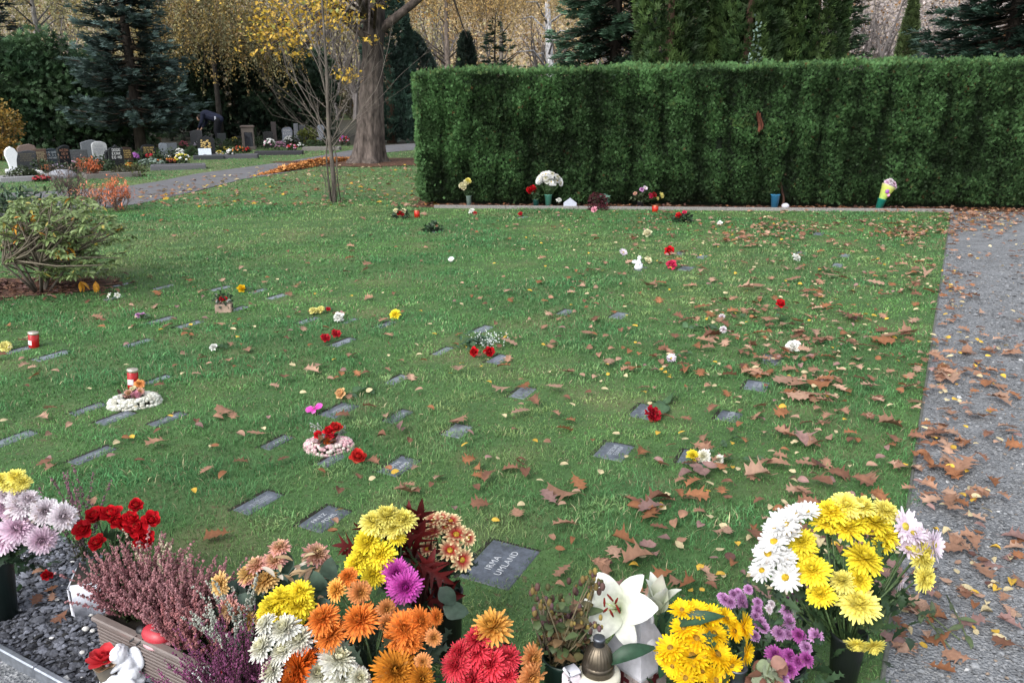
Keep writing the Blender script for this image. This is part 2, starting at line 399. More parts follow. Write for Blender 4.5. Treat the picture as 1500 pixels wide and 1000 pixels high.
YEL = ((.84, .60, .03), (.90, .78, .06), (.88, .72, .05)); PYEL = ((.84, .70, .10), (.90, .84, .26), (.88, .76, .14))
WHT = ((.72, .72, .62), (.80, .80, .78), (.78, .75, .48)); PNK = ((.74, .46, .62), (.83, .70, .79), (.77, .54, .67))
BMAKE = {
 'yellow': lambda: bl_mum(*YEL), 'paleyellow': lambda: bl_mum(*PYEL, n=19), 'white': lambda: bl_mum(*WHT),
 'blush': lambda: bl_mum((.76, .62, .70), (.84, .81, .83), (.80, .70, .75)), 'pink': lambda: bl_mum(*PNK),
 'fadepink': lambda: bl_mum((.70, .42, .16), (.72, .36, .38), (.66, .46, .22), 15, .22), 'fadecream': lambda: bl_mum((.66, .38, .10), (.74, .52, .24), (.68, .44, .14), 14, .24),
 'orange': lambda: bl_spiky((.74, .24, .04), (.84, .27, .06), (.66, .20, .03)), 'rust': lambda: bl_spiky((.60, .17, .02), (.66, .11, .015), (.45, .13, .02)),
 'bronze': lambda: bl_spiky((.62, .26, .03), (.66, .24, .025), (.55, .24, .03)), 'amber': lambda: bl_mum((.78, .36, .05), (.82, .44, .12), (.74, .38, .06), 15),
 'peach': lambda: bl_mum((.74, .34, .12), (.80, .36, .15), (.72, .34, .08), 13, .22), 'red': lambda: bl_spiky((.58, .03, .05), (.80, .085, .12), (.60, .03, .05)),
 'magenta': lambda: bl_spiky((.46, .03, .32), (.70, .16, .56), (.48, .03, .34)),
 'bicolor': lambda: bl_daisy((.30, .004, .010), (.86, .78, .44), (.42, .26, .03), 14, 2, .30, 2.6),
 'daisy': lambda: bl_daisy((.70, .70, .68), (.80, .80, .80), (.60, .40, .03)), 'lilacdaisy': lambda: bl_daisy((.62, .50, .60), (.82, .74, .82), (.50, .40, .06)),
 'sundaisy': lambda: bl_daisy((.84, .50, .01), (.88, .62, .015), (.34, .20, .03), 22, 3, .2),
 'mauve': lambda: bl_mum((.40, .14, .38), (.64, .38, .64), (.46, .20, .42), 13, .26), 'darkmauve': lambda: bl_mum((.34, .05, .26), (.48, .14, .42), (.32, .05, .26), 13, .26),
 'redrose': lambda: bl_rose((.60, .012, .022)), 'coralrose': lambda: bl_rose((.66, .04, .035)), 'peachrose': lambda: bl_rose((.82, .52, .26), .8), 'yellowrose': lambda: bl_rose((.84, .55, .02), .75),
 'creamrose': lambda: bl_rose((.80, .76, .52), .8), 'whiterose': lambda: bl_rose((.82, .83, .78), .85), 'redcarn': lambda: bl_carn((.50, .012, .03)), 'pinkcarn': lambda: bl_carn((.68, .04, .12)), 'whitecarn': lambda: bl_carn((.82, .83, .78), .85),
 'paleyellowcarn': lambda: bl_carn((.80, .74, .28), .8), 'lily': bl_lily, 'roseball': lambda: bl_carn((.78, .36, .45), .8)}
_bl = {}
def bloom_mesh(kind):
    if kind not in _bl:
        _bl[kind] = [BMAKE[kind]().mesh('bloom_' + kind, M['petal']) for _ in range(4 if kind in ('yellow', 'white', 'paleyellow', 'orange', 'red', 'daisy', 'sundaisy', 'mauve', 'darkmauve') else 1)]
    return random.choice(_bl[kind])
def bloom(kind, pos, diam, d, parent, name='bloom', spin=None, label=None):
    o = link(name, bloom_mesh(kind), parent, Vector(pos))
    q = Vector(d).normalized().to_track_quat('Z', 'Y')
    o.rotation_mode = 'QUATERNION'
    from mathutils import Quaternion
    o.rotation_quaternion = q @ Quaternion((0, 0, 1), random.uniform(0, 6.28) if spin is None else spin)
    sc = diam / 2; o.scale = (sc, sc, sc * random.uniform(.85, 1.05))
    if label: o['label'] = label
    return o
# ================================================================== SETTING
K1 = P(1393, 311); K0 = P(1330, 740)
U = (K1 - K0) / np.linalg.norm(K1 - K0)          # direction of the lawn's side kerb (plaques run along it)
V_ = A((U[1], -U[0], 0))                          # across
UANG = math.atan2(U[1], U[0])
KL = P(636, 305)                                  # left end of the kerb along the hedge
HD = (K1 - KL) / np.linalg.norm(K1 - KL); HN = A((-HD[1], HD[0], 0))
def uv(p): return p[..., 0] * U[0] + p[..., 1] * U[1], p[..., 0] * V_[0] + p[..., 1] * V_[1]
BK = uv(K0)[1]                                    # v coordinate of the side kerb
AFRONT, ABED = 1.08, 1.62                         # u coordinates of the bed's edging and of the lawn's front edge
def UVp(a, b, z=0): return A((a * U[0] + b * V_[0], a * U[1] + b * V_[1], z))

g_far = ground_mat('turf', [(.075, .115, .044), (.095, .14, .055), (.13, .135, .068), (.15, .11, .06)], [.9, .35, 14.], bump=.5, bscale=60)
g_lawn = ground_mat('lawn_soil', [(.048, .100, .034), (.065, .13, .042), (.12, .135, .06), (.09, .075, .04)], [3., 1.3, 30.], bump=.5, bscale=90)
g_grav = ground_mat('path_gravel', [(.140, .148, .158), (.195, .204, .216), (.10, .104, .107), (.30, .305, .312)], [2.2, 5., 60.], bump=1., voronoi=95.)
g_bed = ground_mat('bed_soil', [(.035, .037, .045), (.06, .062, .072), (.02, .02, .025), (.14, .145, .16)], [20., 40., 60.], bump=1., voronoi=85.)
g_asph = ground_mat('asphalt', [(.115, .115, .125), (.14, .14, .15), (.10, .095, .09), (.2, .2, .2)], [.6, 3., 60.], bump=.3)
g_lit = ground_mat('leaf_litter', [(.055, .030, .018), (.09, .045, .026), (.03, .02, .014), (.20, .10, .06)], [9., 20., 60.], bump=1., voronoi=40.)

sheet('ground', [(-400, -60), (400, -60), (400, 600), (-400, 600)], 0.0, g_far)
LX = -14.0
lawn_pts = [UVp(ABED, BK), K1, KL, P(560, 285), A((LX, 15.2, 0)), UVp(ABED, -14)]
sheet('lawn', lawn_pts, .004, g_lawn)
sheet('gravel_path', [UVp(-4, BK), K1, K1 + HN * .15, K1 + HN * .15 + HD * 6, K1 + HD * 6 - HN * 14, A((9, -5, 0))], .004, g_grav)
sheet('grave_bed', [UVp(AFRONT, BK), UVp(ABED, BK), UVp(ABED, -6), UVp(AFRONT, -6)], .008, g_bed)
sheet('front_path', [UVp(-4, BK), UVp(AFRONT, BK), UVp(AFRONT, -6), UVp(-4, -6)], .006, g_grav)
up = [(0, 283), (100, 279), (190, 272), (230, 266), (287, 254.5), (373, 243), (425, 236), (480, 226), (548, 214), (604, 210), (690, 206), (900, 204)]
lo = [(900, 211), (690, 214), (604, 220), (548, 225), (480, 241), (413, 254), (356, 262.5), (287, 280), (200, 299), (100, 312), (0, 318)]
# the far walk as a strip of quads
upw = [P(*p, .010) for p in [(-1100, 300), (-250, 289)] + up]; low = [P(*p, .010) for p in lo[::-1]]; low = [P(-1100, 345, .010), P(-250, 326, .010)] + low; low += [low[-1]] * (len(upw) - len(low))
us = np.linspace(0, 1, len(upw)); n = len(upw)
mbp = MB().add(np.array(upw + low), [(i + n, i + n + 1, i + 1, i) for i in range(n - 1)])
o = link('asphalt_path', mbp.mesh('asphalt_path', g_asph, False)); o['kind'] = 'structure'
# soil strip at the foot of the hedge
sheet('hedge_soil', [KL - HD * .5 + HN * .05, K1 + HN * .05, K1 + HD * 5 + HN * .05, K1 + HD * 5 + HN * 1.3, KL - HD * .5 + HN * 1.3], .008, g_lit)
def ellipse_sheet(name, c, rx, ry, z, m, rz=0):
    r = np.random.default_rng(5); pts = []
    for k in range(28):
        a = 2 * PI * k / 28; s = 1 + .09 * r.standard_normal()
        x, y = rx * s * math.cos(a), ry * s * math.sin(a); pts.append((c[0] + x * math.cos(rz) - y * math.sin(rz), c[1] + x * math.sin(rz) + y * math.cos(rz)))
    return sheet(name, pts, z, m)
RH = P(62, 428)
ellipse_sheet('mulch_bed', RH + A((-.35, .15, 0)), 1.0, .42, .013, g_lit, .25)
TR = P(540, 238)
sheet('shaded_forest_floor', [(-26, 29), (2, 30), (12, 26), (40, 26), (40, 62), (-60, 62), (-40, 34)], .005, ground_mat('shaded_floor', [(.022, .020, .014), (.035, .03, .018), (.02, .026, .014), (.06, .045, .03)], [1.2, 3., 20.]))  # dark ground sheet, shade under the trees put into its colour
ellipse_sheet('tree_soil', TR, 2.4, 1.5, .014, g_lit, .1)

# kerbs
def kerb(name, a, b, w, h, col, label, mat=M['rough_stone']):
    mb = MB(); d = b - a; L = np.linalg.norm(d); ang = math.atan2(d[1], d[0]); R = rotz(ang)
    n = max(1, int(L / 1.0)); seg = L / n
    for i in range(n):
        box(mb, (i * seg + .002, -w / 2, -.05), ((i + 1) * seg - .002, w / 2, h), A(col) * rng.uniform(.9, 1.1), bev=.004, R=R)
    return single(name, mb, mat, label, 'kerb', loc=Vector(a), smooth=False)
kerb('lawn_kerb', UVp(ABED - .6, BK), K1 + U * -.03, .014, .012, (.10, .105, .09), 'thin grey edging strip between the lawn and the gravel path')
kerb('hedge_kerb', KL, K1 + HD * .02, .07, .05, (.20, .19, .18), 'low grey stone kerb along the foot of the clipped hedge')
kerb('bed_edging', UVp(AFRONT, -4.5), UVp(AFRONT, BK), .02, .05, (.42, .45, .50), 'metal edging strip bordering the dark gravel bed', M['metal'])

# ------------------------------------------------------------------ plaque positions are needed by the grass: (px, py, along, across, turn)
PLQ = []
def in_plaque(x, y, grow):
    m = np.zeros(len(x), bool)
    for c, L, W, rz in PLQ:
        dx, dy = x - c[0], y - c[1]; ca, sa = math.cos(rz), math.sin(rz)
        a, b = dx * ca + dy * sa - .006, -dx * sa + dy * ca - .013
        m |= (np.abs(a) < L / 2 + grow) & (np.abs(b) < W / 2 + grow)
    return m

def make_grass():
    def sample(n, r0, r1, hmin=-50, hmax=32):
        r = np.sqrt(rng.uniform(r0 * r0, r1 * r1, n)); th = np.radians(rng.uniform(hmin, hmax, n))
        return r * np.sin(th), r * np.cos(th)
    X, Y = [], []
    for r0, r1, dens in ((1.9, 2.6, 11500), (2.6, 3.3, 10000), (3.3, 4.2, 8000), (4.2, 5.5, 5600), (5.5, 7.5, 3600), (7.5, 10, 2200), (10, 14, 1300), (14, 20, 420), (20, 29, 170)):
        area = math.radians(82) / 2 * (r1 * r1 - r0 * r0); x, y = sample(int(area * dens), r0, r1); X.append(x); Y.append(y)
    x, y = np.concatenate(X), np.concatenate(Y)
    a, b = uv(np.stack([x, y], 1))
    edge = .03 * fbm(x, y, 9, 3)
    hs = (x - KL[0]) * HN[0] + (y - KL[1]) * HN[1]
    xl = (x - KL[0]) * HD[0] + (y - KL[1]) * HD[1]
    keep = (a > ABED + edge - .02) & (b < BK - .012 + .09 * np.maximum(fbm(x, y, 5, 8) - .25, 0) * rng.uniform(0, 1, len(x))) & ~((hs > -.02) & (xl > -.35))
    keep &= ~in_plaque(x, y, -.022 + .013 * fbm(x, y, 26, 9))
    keep &= ((x - (RH[0] - .35)) / .95) ** 2 + ((y - (RH[1] + .15)) / .38) ** 2 > 1
    keep &= ((x - TR[0]) / 2.2) ** 2 + ((y - TR[1]) / 1.3) ** 2 > 1
    # keep off the far walk
    upx = np.array([p[0] for p in low]); upy = np.array([p[1] for p in low]); o = np.argsort(upx)
    fx = np.array([p[0] for p in upw]); fy = np.array([p[1] for p in upw]); o2 = np.argsort(fx)
    keep &= (y < np.interp(x, upx[o], upy[o]) + .05) | (y > np.interp(x, fx[o2], fy[o2]) - .02)
    # worn patches thin out
    n1 = fbm(x, y, 1.6, 1); n2 = fbm(x, y, 5.5, 2); n3 = fbm(x, y, 14, 4)
    keep &= rng.uniform(0, 1, len(x)) < np.clip(1.1 - .22 * np.maximum(n2, 0) - .14 * np.maximum(n3, 0), .45, 1)
    x, y, n1, n2, n3 = x[keep], y[keep], n1[keep], n2[keep], n3[keep]
    # stray tufts along the gravel
    k = len(x); r = np.hypot(x, y)
    h = (.018 + .006 * n1 + .007 * n2 + .007 * n3) * rng.uniform(.55, 1.4, k) + .003; clov = n3 + .5 * n2 > 1.15; h = np.where(clov, h * .65, h)
    h = np.clip(h, .010, .075)
    h = np.where(in_plaque(x, y, .0), np.minimum(h, .034), h)
    w = np.maximum(.0022, r * .00078) * rng.uniform(.7, 1.3, k) * np.where(clov, 1.9, 1)
    az = rng.uniform(0, 2 * PI, k); lean = h * rng.uniform(.3, 1.5, k)
    dx, dy = np.cos(az) * lean, np.sin(az) * lean
    wz = az + PI / 2 + rng.normal(0, .5, k); wx, wy = np.cos(wz) * w / 2, np.sin(wz) * w / 2
    z0 = np.full(k, .004)
    V = np.stack([np.stack([x - wx, y - wy, z0], 1), np.stack([x + wx, y + wy, z0], 1),
                  np.stack([x + dx * .35 + wx * .8, y + dy * .35 + wy * .8, z0 + h * .62], 1), np.stack([x + dx * .35 - wx * .8, y + dy * .35 - wy * .8, z0 + h * .62], 1),
                  np.stack([x + dx, y + dy, z0 + h * rng.uniform(.75, 1, k)], 1)], 1)
    cA, cB, cY, cD = A((.150, .318, .090)), A((.070, .205, .072)), A((.275, .325, .130)), A((.40, .35, .21))
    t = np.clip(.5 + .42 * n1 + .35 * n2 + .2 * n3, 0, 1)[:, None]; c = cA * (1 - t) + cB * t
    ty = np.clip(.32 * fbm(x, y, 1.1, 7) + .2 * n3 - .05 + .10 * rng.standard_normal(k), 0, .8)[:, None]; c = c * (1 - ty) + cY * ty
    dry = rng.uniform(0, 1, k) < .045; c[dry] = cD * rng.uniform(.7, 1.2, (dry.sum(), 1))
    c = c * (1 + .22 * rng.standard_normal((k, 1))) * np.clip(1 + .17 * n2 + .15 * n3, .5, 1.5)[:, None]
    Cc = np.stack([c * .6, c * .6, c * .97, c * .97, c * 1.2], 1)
    i = (np.arange(k) * 5)[:, None]
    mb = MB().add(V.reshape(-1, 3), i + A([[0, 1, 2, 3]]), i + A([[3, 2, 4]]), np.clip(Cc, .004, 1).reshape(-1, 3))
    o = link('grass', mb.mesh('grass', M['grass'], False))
    tag(o, 'short green lawn grass growing around the flat plaques', 'grass', kind='stuff')

# ------------------------------------------------------------------ pebbles
PEB = None
def pebble_t():
    th = np.linspace(0, 2 * PI, 6, endpoint=False)
    v = [(0, 0, .5)] + [(math.cos(a) * (1 + .25 * math.sin(3 * i)), math.sin(a) * .8, .12 * math.sin(2.3 * i)) for i, a in enumerate(th)]
    return (A(v), None, A([(0, i + 1, (i + 1) % 6 + 1) for i in range(6)]), A([[1.15] * 3] + [[.9] * 3] * 6))
def pebbles(name, pts, size, cols, label, z=.006):
    k = len(pts); t = pebble_t(); mb = MB()
    d = rand_dirs(k, -.15, .15); R = frames(d, roll=rng.normal(0, .35, k)) * (size[:, None, None])
    R[:, :, 2] *= rng.uniform(.5, 1.1, (k, 1))
    T = np.column_stack([pts, z + size * .12]); mb.inst(t, R, T, cols)
    o = link(name, mb.mesh(name, M['pebble'], False)); tag(o, label, 'gravel', kind='stuff')
def make_pebbles():
    n = 42000
    r = rng.uniform(1.5, 10.5, n) ** 1.0 ; th = np.radians(rng.uniform(12, 40, n)); x, y = r * np.sin(th), r * np.cos(th)
    a, b = uv(np.stack([x, y], 1)); k = (b > BK + .02)
    x, y = x[k], y[k]; r = np.hypot(x, y)
    s = np.exp(rng.normal(math.log(.0046), .45, len(x))) * (1 + .05 * r)
    c = A((.165, .172, .182)) * (1 + .2 * rng.standard_normal((len(x), 1))); wh = rng.uniform(0, 1, len(x)) < .018; c[wh] = (.42, .42, .42)
    br = rng.uniform(0, 1, len(x)) < .05; c[br] = A((.22, .17, .13))
    pebbles('path_pebbles', np.stack([x, y], 1), s, np.clip(c, .03, .7), 'loose grey gravel on the path beside the lawn')
    n = 15000
    a = rng.uniform(AFRONT + .01, ABED - .01, n); b = rng.uniform(-3.6, BK - .02, n); p = np.outer(a, U[:2]) + np.outer(b, V_[:2])
    s = np.exp(rng.normal(math.log(.0085), .35, n)); c = A((.085, .09, .108)) * (1 + .45 * rng.standard_normal((n, 1)))
    wh = rng.uniform(0, 1, n) < .012; c[wh] = (.55, .55, .55)
    pebbles('bed_gravel', p, s, np.clip(c, .015, .6), 'dark blue grey stone chippings in the flower bed', .012)

# ------------------------------------------------------------------ hedge
def make_hedge():
    a0 = KL + HN * .30 - HD * .30; Lh = 11.5; T = .95
    root = thing('clipped_hedge', 'long clipped dark green hedge wall behind the lawn, brown gap in its middle', 'hedge', Vector(a0), math.atan2(HD[1], HD[0]))
    H0 = lambda s: 2.02 + .018 * s
    def surf(s, z):       # bulging depth of the front face: vertical ribs where the shrubs meet
        rib = .115 * np.abs(np.sin(s * PI / .48 + .8 * np.sin(.9 * s) + .35 * np.sin(z * 2.1 + s))) ** .42
        return rib + .045 * fbm(s, z, 3.2, 11) + .03 * fbm(s, z, 9, 12) - .06
    mb = MB()
    def scatter(n, face):
        u = rng.uniform(0, 1, n)
        if face == 'front':
            s = rng.uniform(.02, Lh, n); z = rng.uniform(.03, 1, n) ** .95 * (H0(s) - .02)
            d = surf(s, z); pos = np.stack([s, -d + rng.exponential(.05, n) - .02, z], 1)
            pos[:, 1] += .10 * np.exp(-z / .12) + .10 * np.clip((.25 - s) / .25, 0, 1) ** 2
            nrm = np.tile(A((0, -1., 0)), (n, 1))
            gap = np.exp(-(((s - 5.33) / .07) ** 2 + ((z - 1.32) / .17) ** 2)) + np.exp(-(((s - 4.75) / .035) ** 2 + ((z - .95) / .12) ** 2)) + np.exp(-(((s - 5.8) / .07) ** 2 + ((z - .12) / .25) ** 2))
            keep = rng.uniform(0, 1, n) > gap * 1.6; pos, nrm, s, z, d = pos[keep], nrm[keep], s[keep], z[keep], d[keep]
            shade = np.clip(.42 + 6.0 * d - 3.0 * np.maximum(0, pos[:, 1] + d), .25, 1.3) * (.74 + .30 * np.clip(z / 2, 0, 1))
        elif face == 'end':
            y = rng.uniform(0, T, n); z = rng.uniform(.02, 1, n) * 2.03
            d = surf(y + 40, z); pos = np.stack([-d + rng.exponential(.05, n) + .14 * (2 * y / T - 1) ** 4, y, z], 1); pos[:, 0] += .12 * np.exp(-z / .12)
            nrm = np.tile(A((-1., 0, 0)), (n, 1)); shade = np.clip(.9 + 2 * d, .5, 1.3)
        else:
            s = rng.uniform(0, Lh, n); y = rng.uniform(-.03, T, n)
            pos = np.stack([s, y, H0(s) + .022 * fbm(s, y, 2, 16) + .035 * fbm(s, y, 7, 15) + np.abs(rng.normal(0, .035, n)) - .02 - .06 * np.exp(-s / .12)], 1)
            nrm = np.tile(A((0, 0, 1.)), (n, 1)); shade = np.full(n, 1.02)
        k = len(pos)
        dr = nrm * rng.uniform(.35, 1.0, (k, 1)) + A((0, 0, 1.)) * rng.uniform(.3, 1.3, (k, 1)) + rng.normal(0, .42, (k, 3))
        R = frames(dr, roll=rng.uniform(-PI, PI, k)) * rng.uniform(.034, .072, (k, 1, 1))
        n1 = fbm(pos[:, 0] * 1.0 + pos[:, 1], pos[:, 2] * 1.2, 2.2, 21); n2 = rng.standard_normal(k)
        c = A((.068, .146, .050))[None] * (1 + .20 * n1 + .18 * n2)[:, None]
        yl = (rng.uniform(0, 1, k) < (.20 if face == 'top' else .04)) | ((face == 'front') & (np.abs(pos[:, 0] - 5.05) < .16) & (np.abs(pos[:, 2] - 1.30) < .06) & (rng.uniform(0, 1, k) < .6)); c[yl] = A((.09, .145, .045)) * rng.uniform(.7, 1.3, (yl.sum(), 1))
        br = (rng.uniform(0, 1, k) < .006 + .05 * (fbm(pos[:, 0], pos[:, 2], 3.3, 77) > 1.9)); c[br] = A((.13, .07, .03))
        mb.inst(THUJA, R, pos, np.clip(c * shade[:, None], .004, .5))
    scatter(100000, 'front'); scatter(10000, 'end'); scatter(17000, 'top')
    part('foliage', mb, M['needle'], root, smooth=False)
    core = MB(); ns, nz = 60, 10
    s = np.linspace(.16, Lh, ns); z = np.linspace(0, 1, nz)
    Sg, Zg = np.meshgrid(s, z, indexing='ij'); Zz = Zg * (H0(Sg) - .07)
    yf = -surf(Sg, Zz) + .10 + .15 * (Zg < .05); fr = np.stack([Sg, yf, Zz], -1); bk = np.stack([Sg, 0 * Sg + T - .1, Zz], -1)
    V = np.concatenate([fr.reshape(-1, 3), bk.reshape(-1, 3)]); q = []; m = ns * nz
    for i in range(ns - 1):
        for j in range(nz - 1):
            a = i * nz + j; q.append((a, a + nz, a + nz + 1, a + 1)); q.append((m + a, m + a + 1, m + a + nz + 1, m + a + nz))
        a = i * nz + nz - 1; q.append((a, a + nz, m + a + nz, m + a))
    for j in range(nz - 1): q.append((j, j + 1, m + j + 1, m + j))
    core.add(V, q, None, (.010, .017, .009)); part('twig_core', core, M['twig'], root, 'dark twiggy inside of the hedge')
    for s0, w, za, zb in ((5.33, .030, 1.15, 1.48), (5.37, .018, 1.18, 1.45), (5.8, .02, 0, .4)):
        pts = [(s0 + .03 * math.sin(5 * t), .03 - .01 * math.sin(9 * t), za + (zb - za) * t) for t in np.linspace(0, 1, 9)]
        tr = MB(); tube(tr, pts, [w * (1.2 - .5 * t) for t in np.linspace(0, 1, 9)], (.14, .05, .032) if s0 < 5.7 else (.05, .025, .018), 7); part('trunk', tr, M['bark'], root, 'reddish brown stem bared in a gap of the hedge')
    

# ------------------------------------------------------------------ trees
def conifer(name, label, base, H, R, z0=.3, droop=.25, upturn=.25, step=.3, nb=11, twd=16, size=.3, col=(.03, .055, .028), tipcol=None, group=None, zmax=9., power=.85, lean=0):
    root = thing(name, label, 'tree', Vector(base), rng.uniform(0, 6), group)
    tb = MB(); tube(tb, [(0, 0, -.05), (.02, 0, H * .3), (0, .02, H * .7), (0, 0, H)], [max(.05, H * .018), H * .014, H * .007, .01], (.032, .026, .022), 8)
    P_, D_, C_, Sz = [], [], [], []
    tip = A(tipcol if tipcol is not None else col); cb = A(col)
    z = z0
    while z < min(H - .1, zmax):
        f = (z - z0) / (H - z0); r = R * (1 - f) ** power * rng.uniform(.9, 1.08); n = max(5, int(nb * (.55 + .45 * (1 - f))))
        a0 = rng.uniform(0, 6)
        for b in range(n):
            az = a0 + 2 * PI * b / n + rng.normal(0, .15); rr = r * rng.uniform(.78, 1.12); ca, sa = math.cos(az), math.sin(az)
            zz = z + rng.normal(0, step * .25)
            def pt(t): return A((ca * rr * t, sa * rr * t, zz - droop * rr * t + upturn * rr * t * t))
            if rr > .5: tube(tb, [pt(0), pt(.5), pt(.95)], [.012 * rr + .006, .008 * rr + .004, .003], (.06, .045, .035), 4, cap=False)
            k = max(6, int(rr * twd)); t = rng.uniform(.12, 1, k) ** .75
            p = np.stack([ca * rr * t, sa * rr * t, zz - droop * rr * t + upturn * rr * t * t], 1)
            side = rng.choice([-1, 1], k) * rng.uniform(.3, 1.1, k); sz = np.minimum(size * (1.15 - .5 * t), rr * .8) * rng.uniform(.7, 1.25, k)
            d = np.stack([ca - side * sa, sa + side * ca, -droop * .8 + 2 * upturn * t * .6 + rng.normal(0, .18, k)], 1)
            p[:, 2] += rng.normal(0, step * .16, k)
            P_.append(p); D_.append(d); Sz.append(sz)
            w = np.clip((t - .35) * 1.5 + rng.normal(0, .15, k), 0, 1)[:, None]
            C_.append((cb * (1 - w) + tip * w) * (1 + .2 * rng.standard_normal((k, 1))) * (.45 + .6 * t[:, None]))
        z += step * rng.uniform(.8, 1.2) * (1 if f < .7 else .7)
    p, d, s, c = np.concatenate(P_), np.concatenate(D_), np.concatenate(Sz), np.concatenate(C_)
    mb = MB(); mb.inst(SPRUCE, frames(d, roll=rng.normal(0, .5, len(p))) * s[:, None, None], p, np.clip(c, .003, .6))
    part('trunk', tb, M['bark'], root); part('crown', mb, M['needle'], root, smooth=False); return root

def leafmass(lumps, n, size, col, col2, droop=.0, tmpl=QUAD, inner=.35, var=.25, out=.8):
    """leaves through a set of ellipsoid lumps (centre, radii)"""
    mb = MB(); vol = A([l[1][0] * l[1][1] + l[1][0] * l[1][2] for l in lumps]); vol = vol / vol.sum()
    for (c, r), v in zip(lumps, vol):
        k = max(8, int(n * v)); d = rand_dirs(k, -.75, 1); rad = np.where(rng.uniform(0, 1, k) < inner, rng.uniform(.3, .9, k), rng.normal(.97, .09, k))
        lump2 = 1 + .12 * fbm(d[:, 0] * 2 + d[:, 2] + c[0] * 3, d[:, 1] * 2 + c[2], 2.5, 31)
        p = A(c) + d * A(r) * (rad * lump2)[:, None]
        dr = d * out + rng.normal(0, .55, (k, 3)); dr[:, 2] -= droop
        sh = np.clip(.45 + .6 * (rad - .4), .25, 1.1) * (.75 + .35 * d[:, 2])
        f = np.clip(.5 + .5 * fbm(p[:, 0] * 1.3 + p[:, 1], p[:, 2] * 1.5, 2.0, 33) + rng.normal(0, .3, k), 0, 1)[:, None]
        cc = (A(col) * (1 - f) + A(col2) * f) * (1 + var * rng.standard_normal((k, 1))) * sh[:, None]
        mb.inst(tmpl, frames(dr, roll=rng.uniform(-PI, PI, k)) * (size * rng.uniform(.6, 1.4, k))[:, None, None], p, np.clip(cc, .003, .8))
    return mb
def bush(name, label, base, rx, ry, h, n, size, col, col2, cat='shrub', tmpl=QUAD, lumps=14, group=None, droop=.1, z0=.25):
    root = thing(name, label, cat, Vector(base), 0, group)
    L = [((0, 0, h * .48), (rx * .75, ry * .75, h * .47)), ((rx * .45, -.1, h * .14), (rx * .5, ry * .6, h * .16)), ((-rx * .45, -.1, h * .14), (rx * .5, ry * .6, h * .16))]
    for i in range(lumps):
        a = rng.uniform(0, 2 * PI); zz = rng.uniform(z0, .88); f = math.sqrt(max(.1, 1 - (2 * max(zz, .45) - 1.0) ** 2)) * .72
        L.append(((rx * f * math.cos(a), ry * f * math.sin(a), h * zz), (rx * rng.uniform(.26, .42), ry * rng.uniform(.26, .42), h * rng.uniform(.12, .2))))
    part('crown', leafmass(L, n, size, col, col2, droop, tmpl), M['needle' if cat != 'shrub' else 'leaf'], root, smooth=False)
    tb = MB()
    for i in range(5):
        a = rng.uniform(0, 6.28); tube(tb, [(rx * .08 * math.cos(a), ry * .08 * math.sin(a), -.03), (rx * .3 * math.cos(a), ry * .3 * math.sin(a), h * .35), (rx * .45 * math.cos(a), ry * .45 * math.sin(a), h * .7)], [h * .02 + .01, h * .012 + .006, .005], (.06, .045, .035), 6)
    part('trunk', tb, M['bark'], root); return root
def column_tree(name, label, base, R, H, n, col, col2, size=.16, group=None, point=0.):
    root = thing(name, label, 'tree', Vector(base), 0, group)
    z = rng.uniform(.02, 1, n) * H; a = rng.uniform(0, 2 * PI, n)
    prof = np.clip((1 - (z / H)) * 3.0, 0, 1) ** .6 if not point else (1 - z / H) ** point
    prof = prof * np.clip(.72 + z / H * 2, .7, 1)
    rib = 1 + .10 * np.abs(np.sin(a * 3.5 + z * .25)) + .07 * fbm(a * 1.6, z, 2.2, 44)
    r = R * prof * rib * (1 - rng.exponential(.06, n).clip(0, .4))
    p = np.stack([r * np.cos(a), r * np.sin(a), z], 1)
    d = np.stack([np.cos(a) * .55, np.sin(a) * .55, rng.uniform(.3, 1.1, n)], 1) + rng.normal(0, .3, (n, 3))
    f = np.clip(.5 + .5 * fbm(a * 3, z * .8, 1.6, 45) + rng.normal(0, .25, n), 0, 1)[:, None]
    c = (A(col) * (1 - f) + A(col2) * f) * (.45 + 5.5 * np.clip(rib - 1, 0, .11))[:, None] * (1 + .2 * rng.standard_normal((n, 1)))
    mb = MB(); mb.inst(THUJA, frames(d, roll=rng.uniform(-PI, PI, n)) * (size * rng.uniform(.6, 1.4, n))[:, None, None], p, np.clip(c, .003, .5))
    part('crown', mb, M['needle'], root, smooth=False)
    tb = MB(); tube(tb, [(0, 0, -.05), (0, 0, H * .5), (0, 0, H * .95)], [R * .22, R * .12, .01], (.08, .05, .035), 8); part('trunk', tb, M['bark'], root); return root
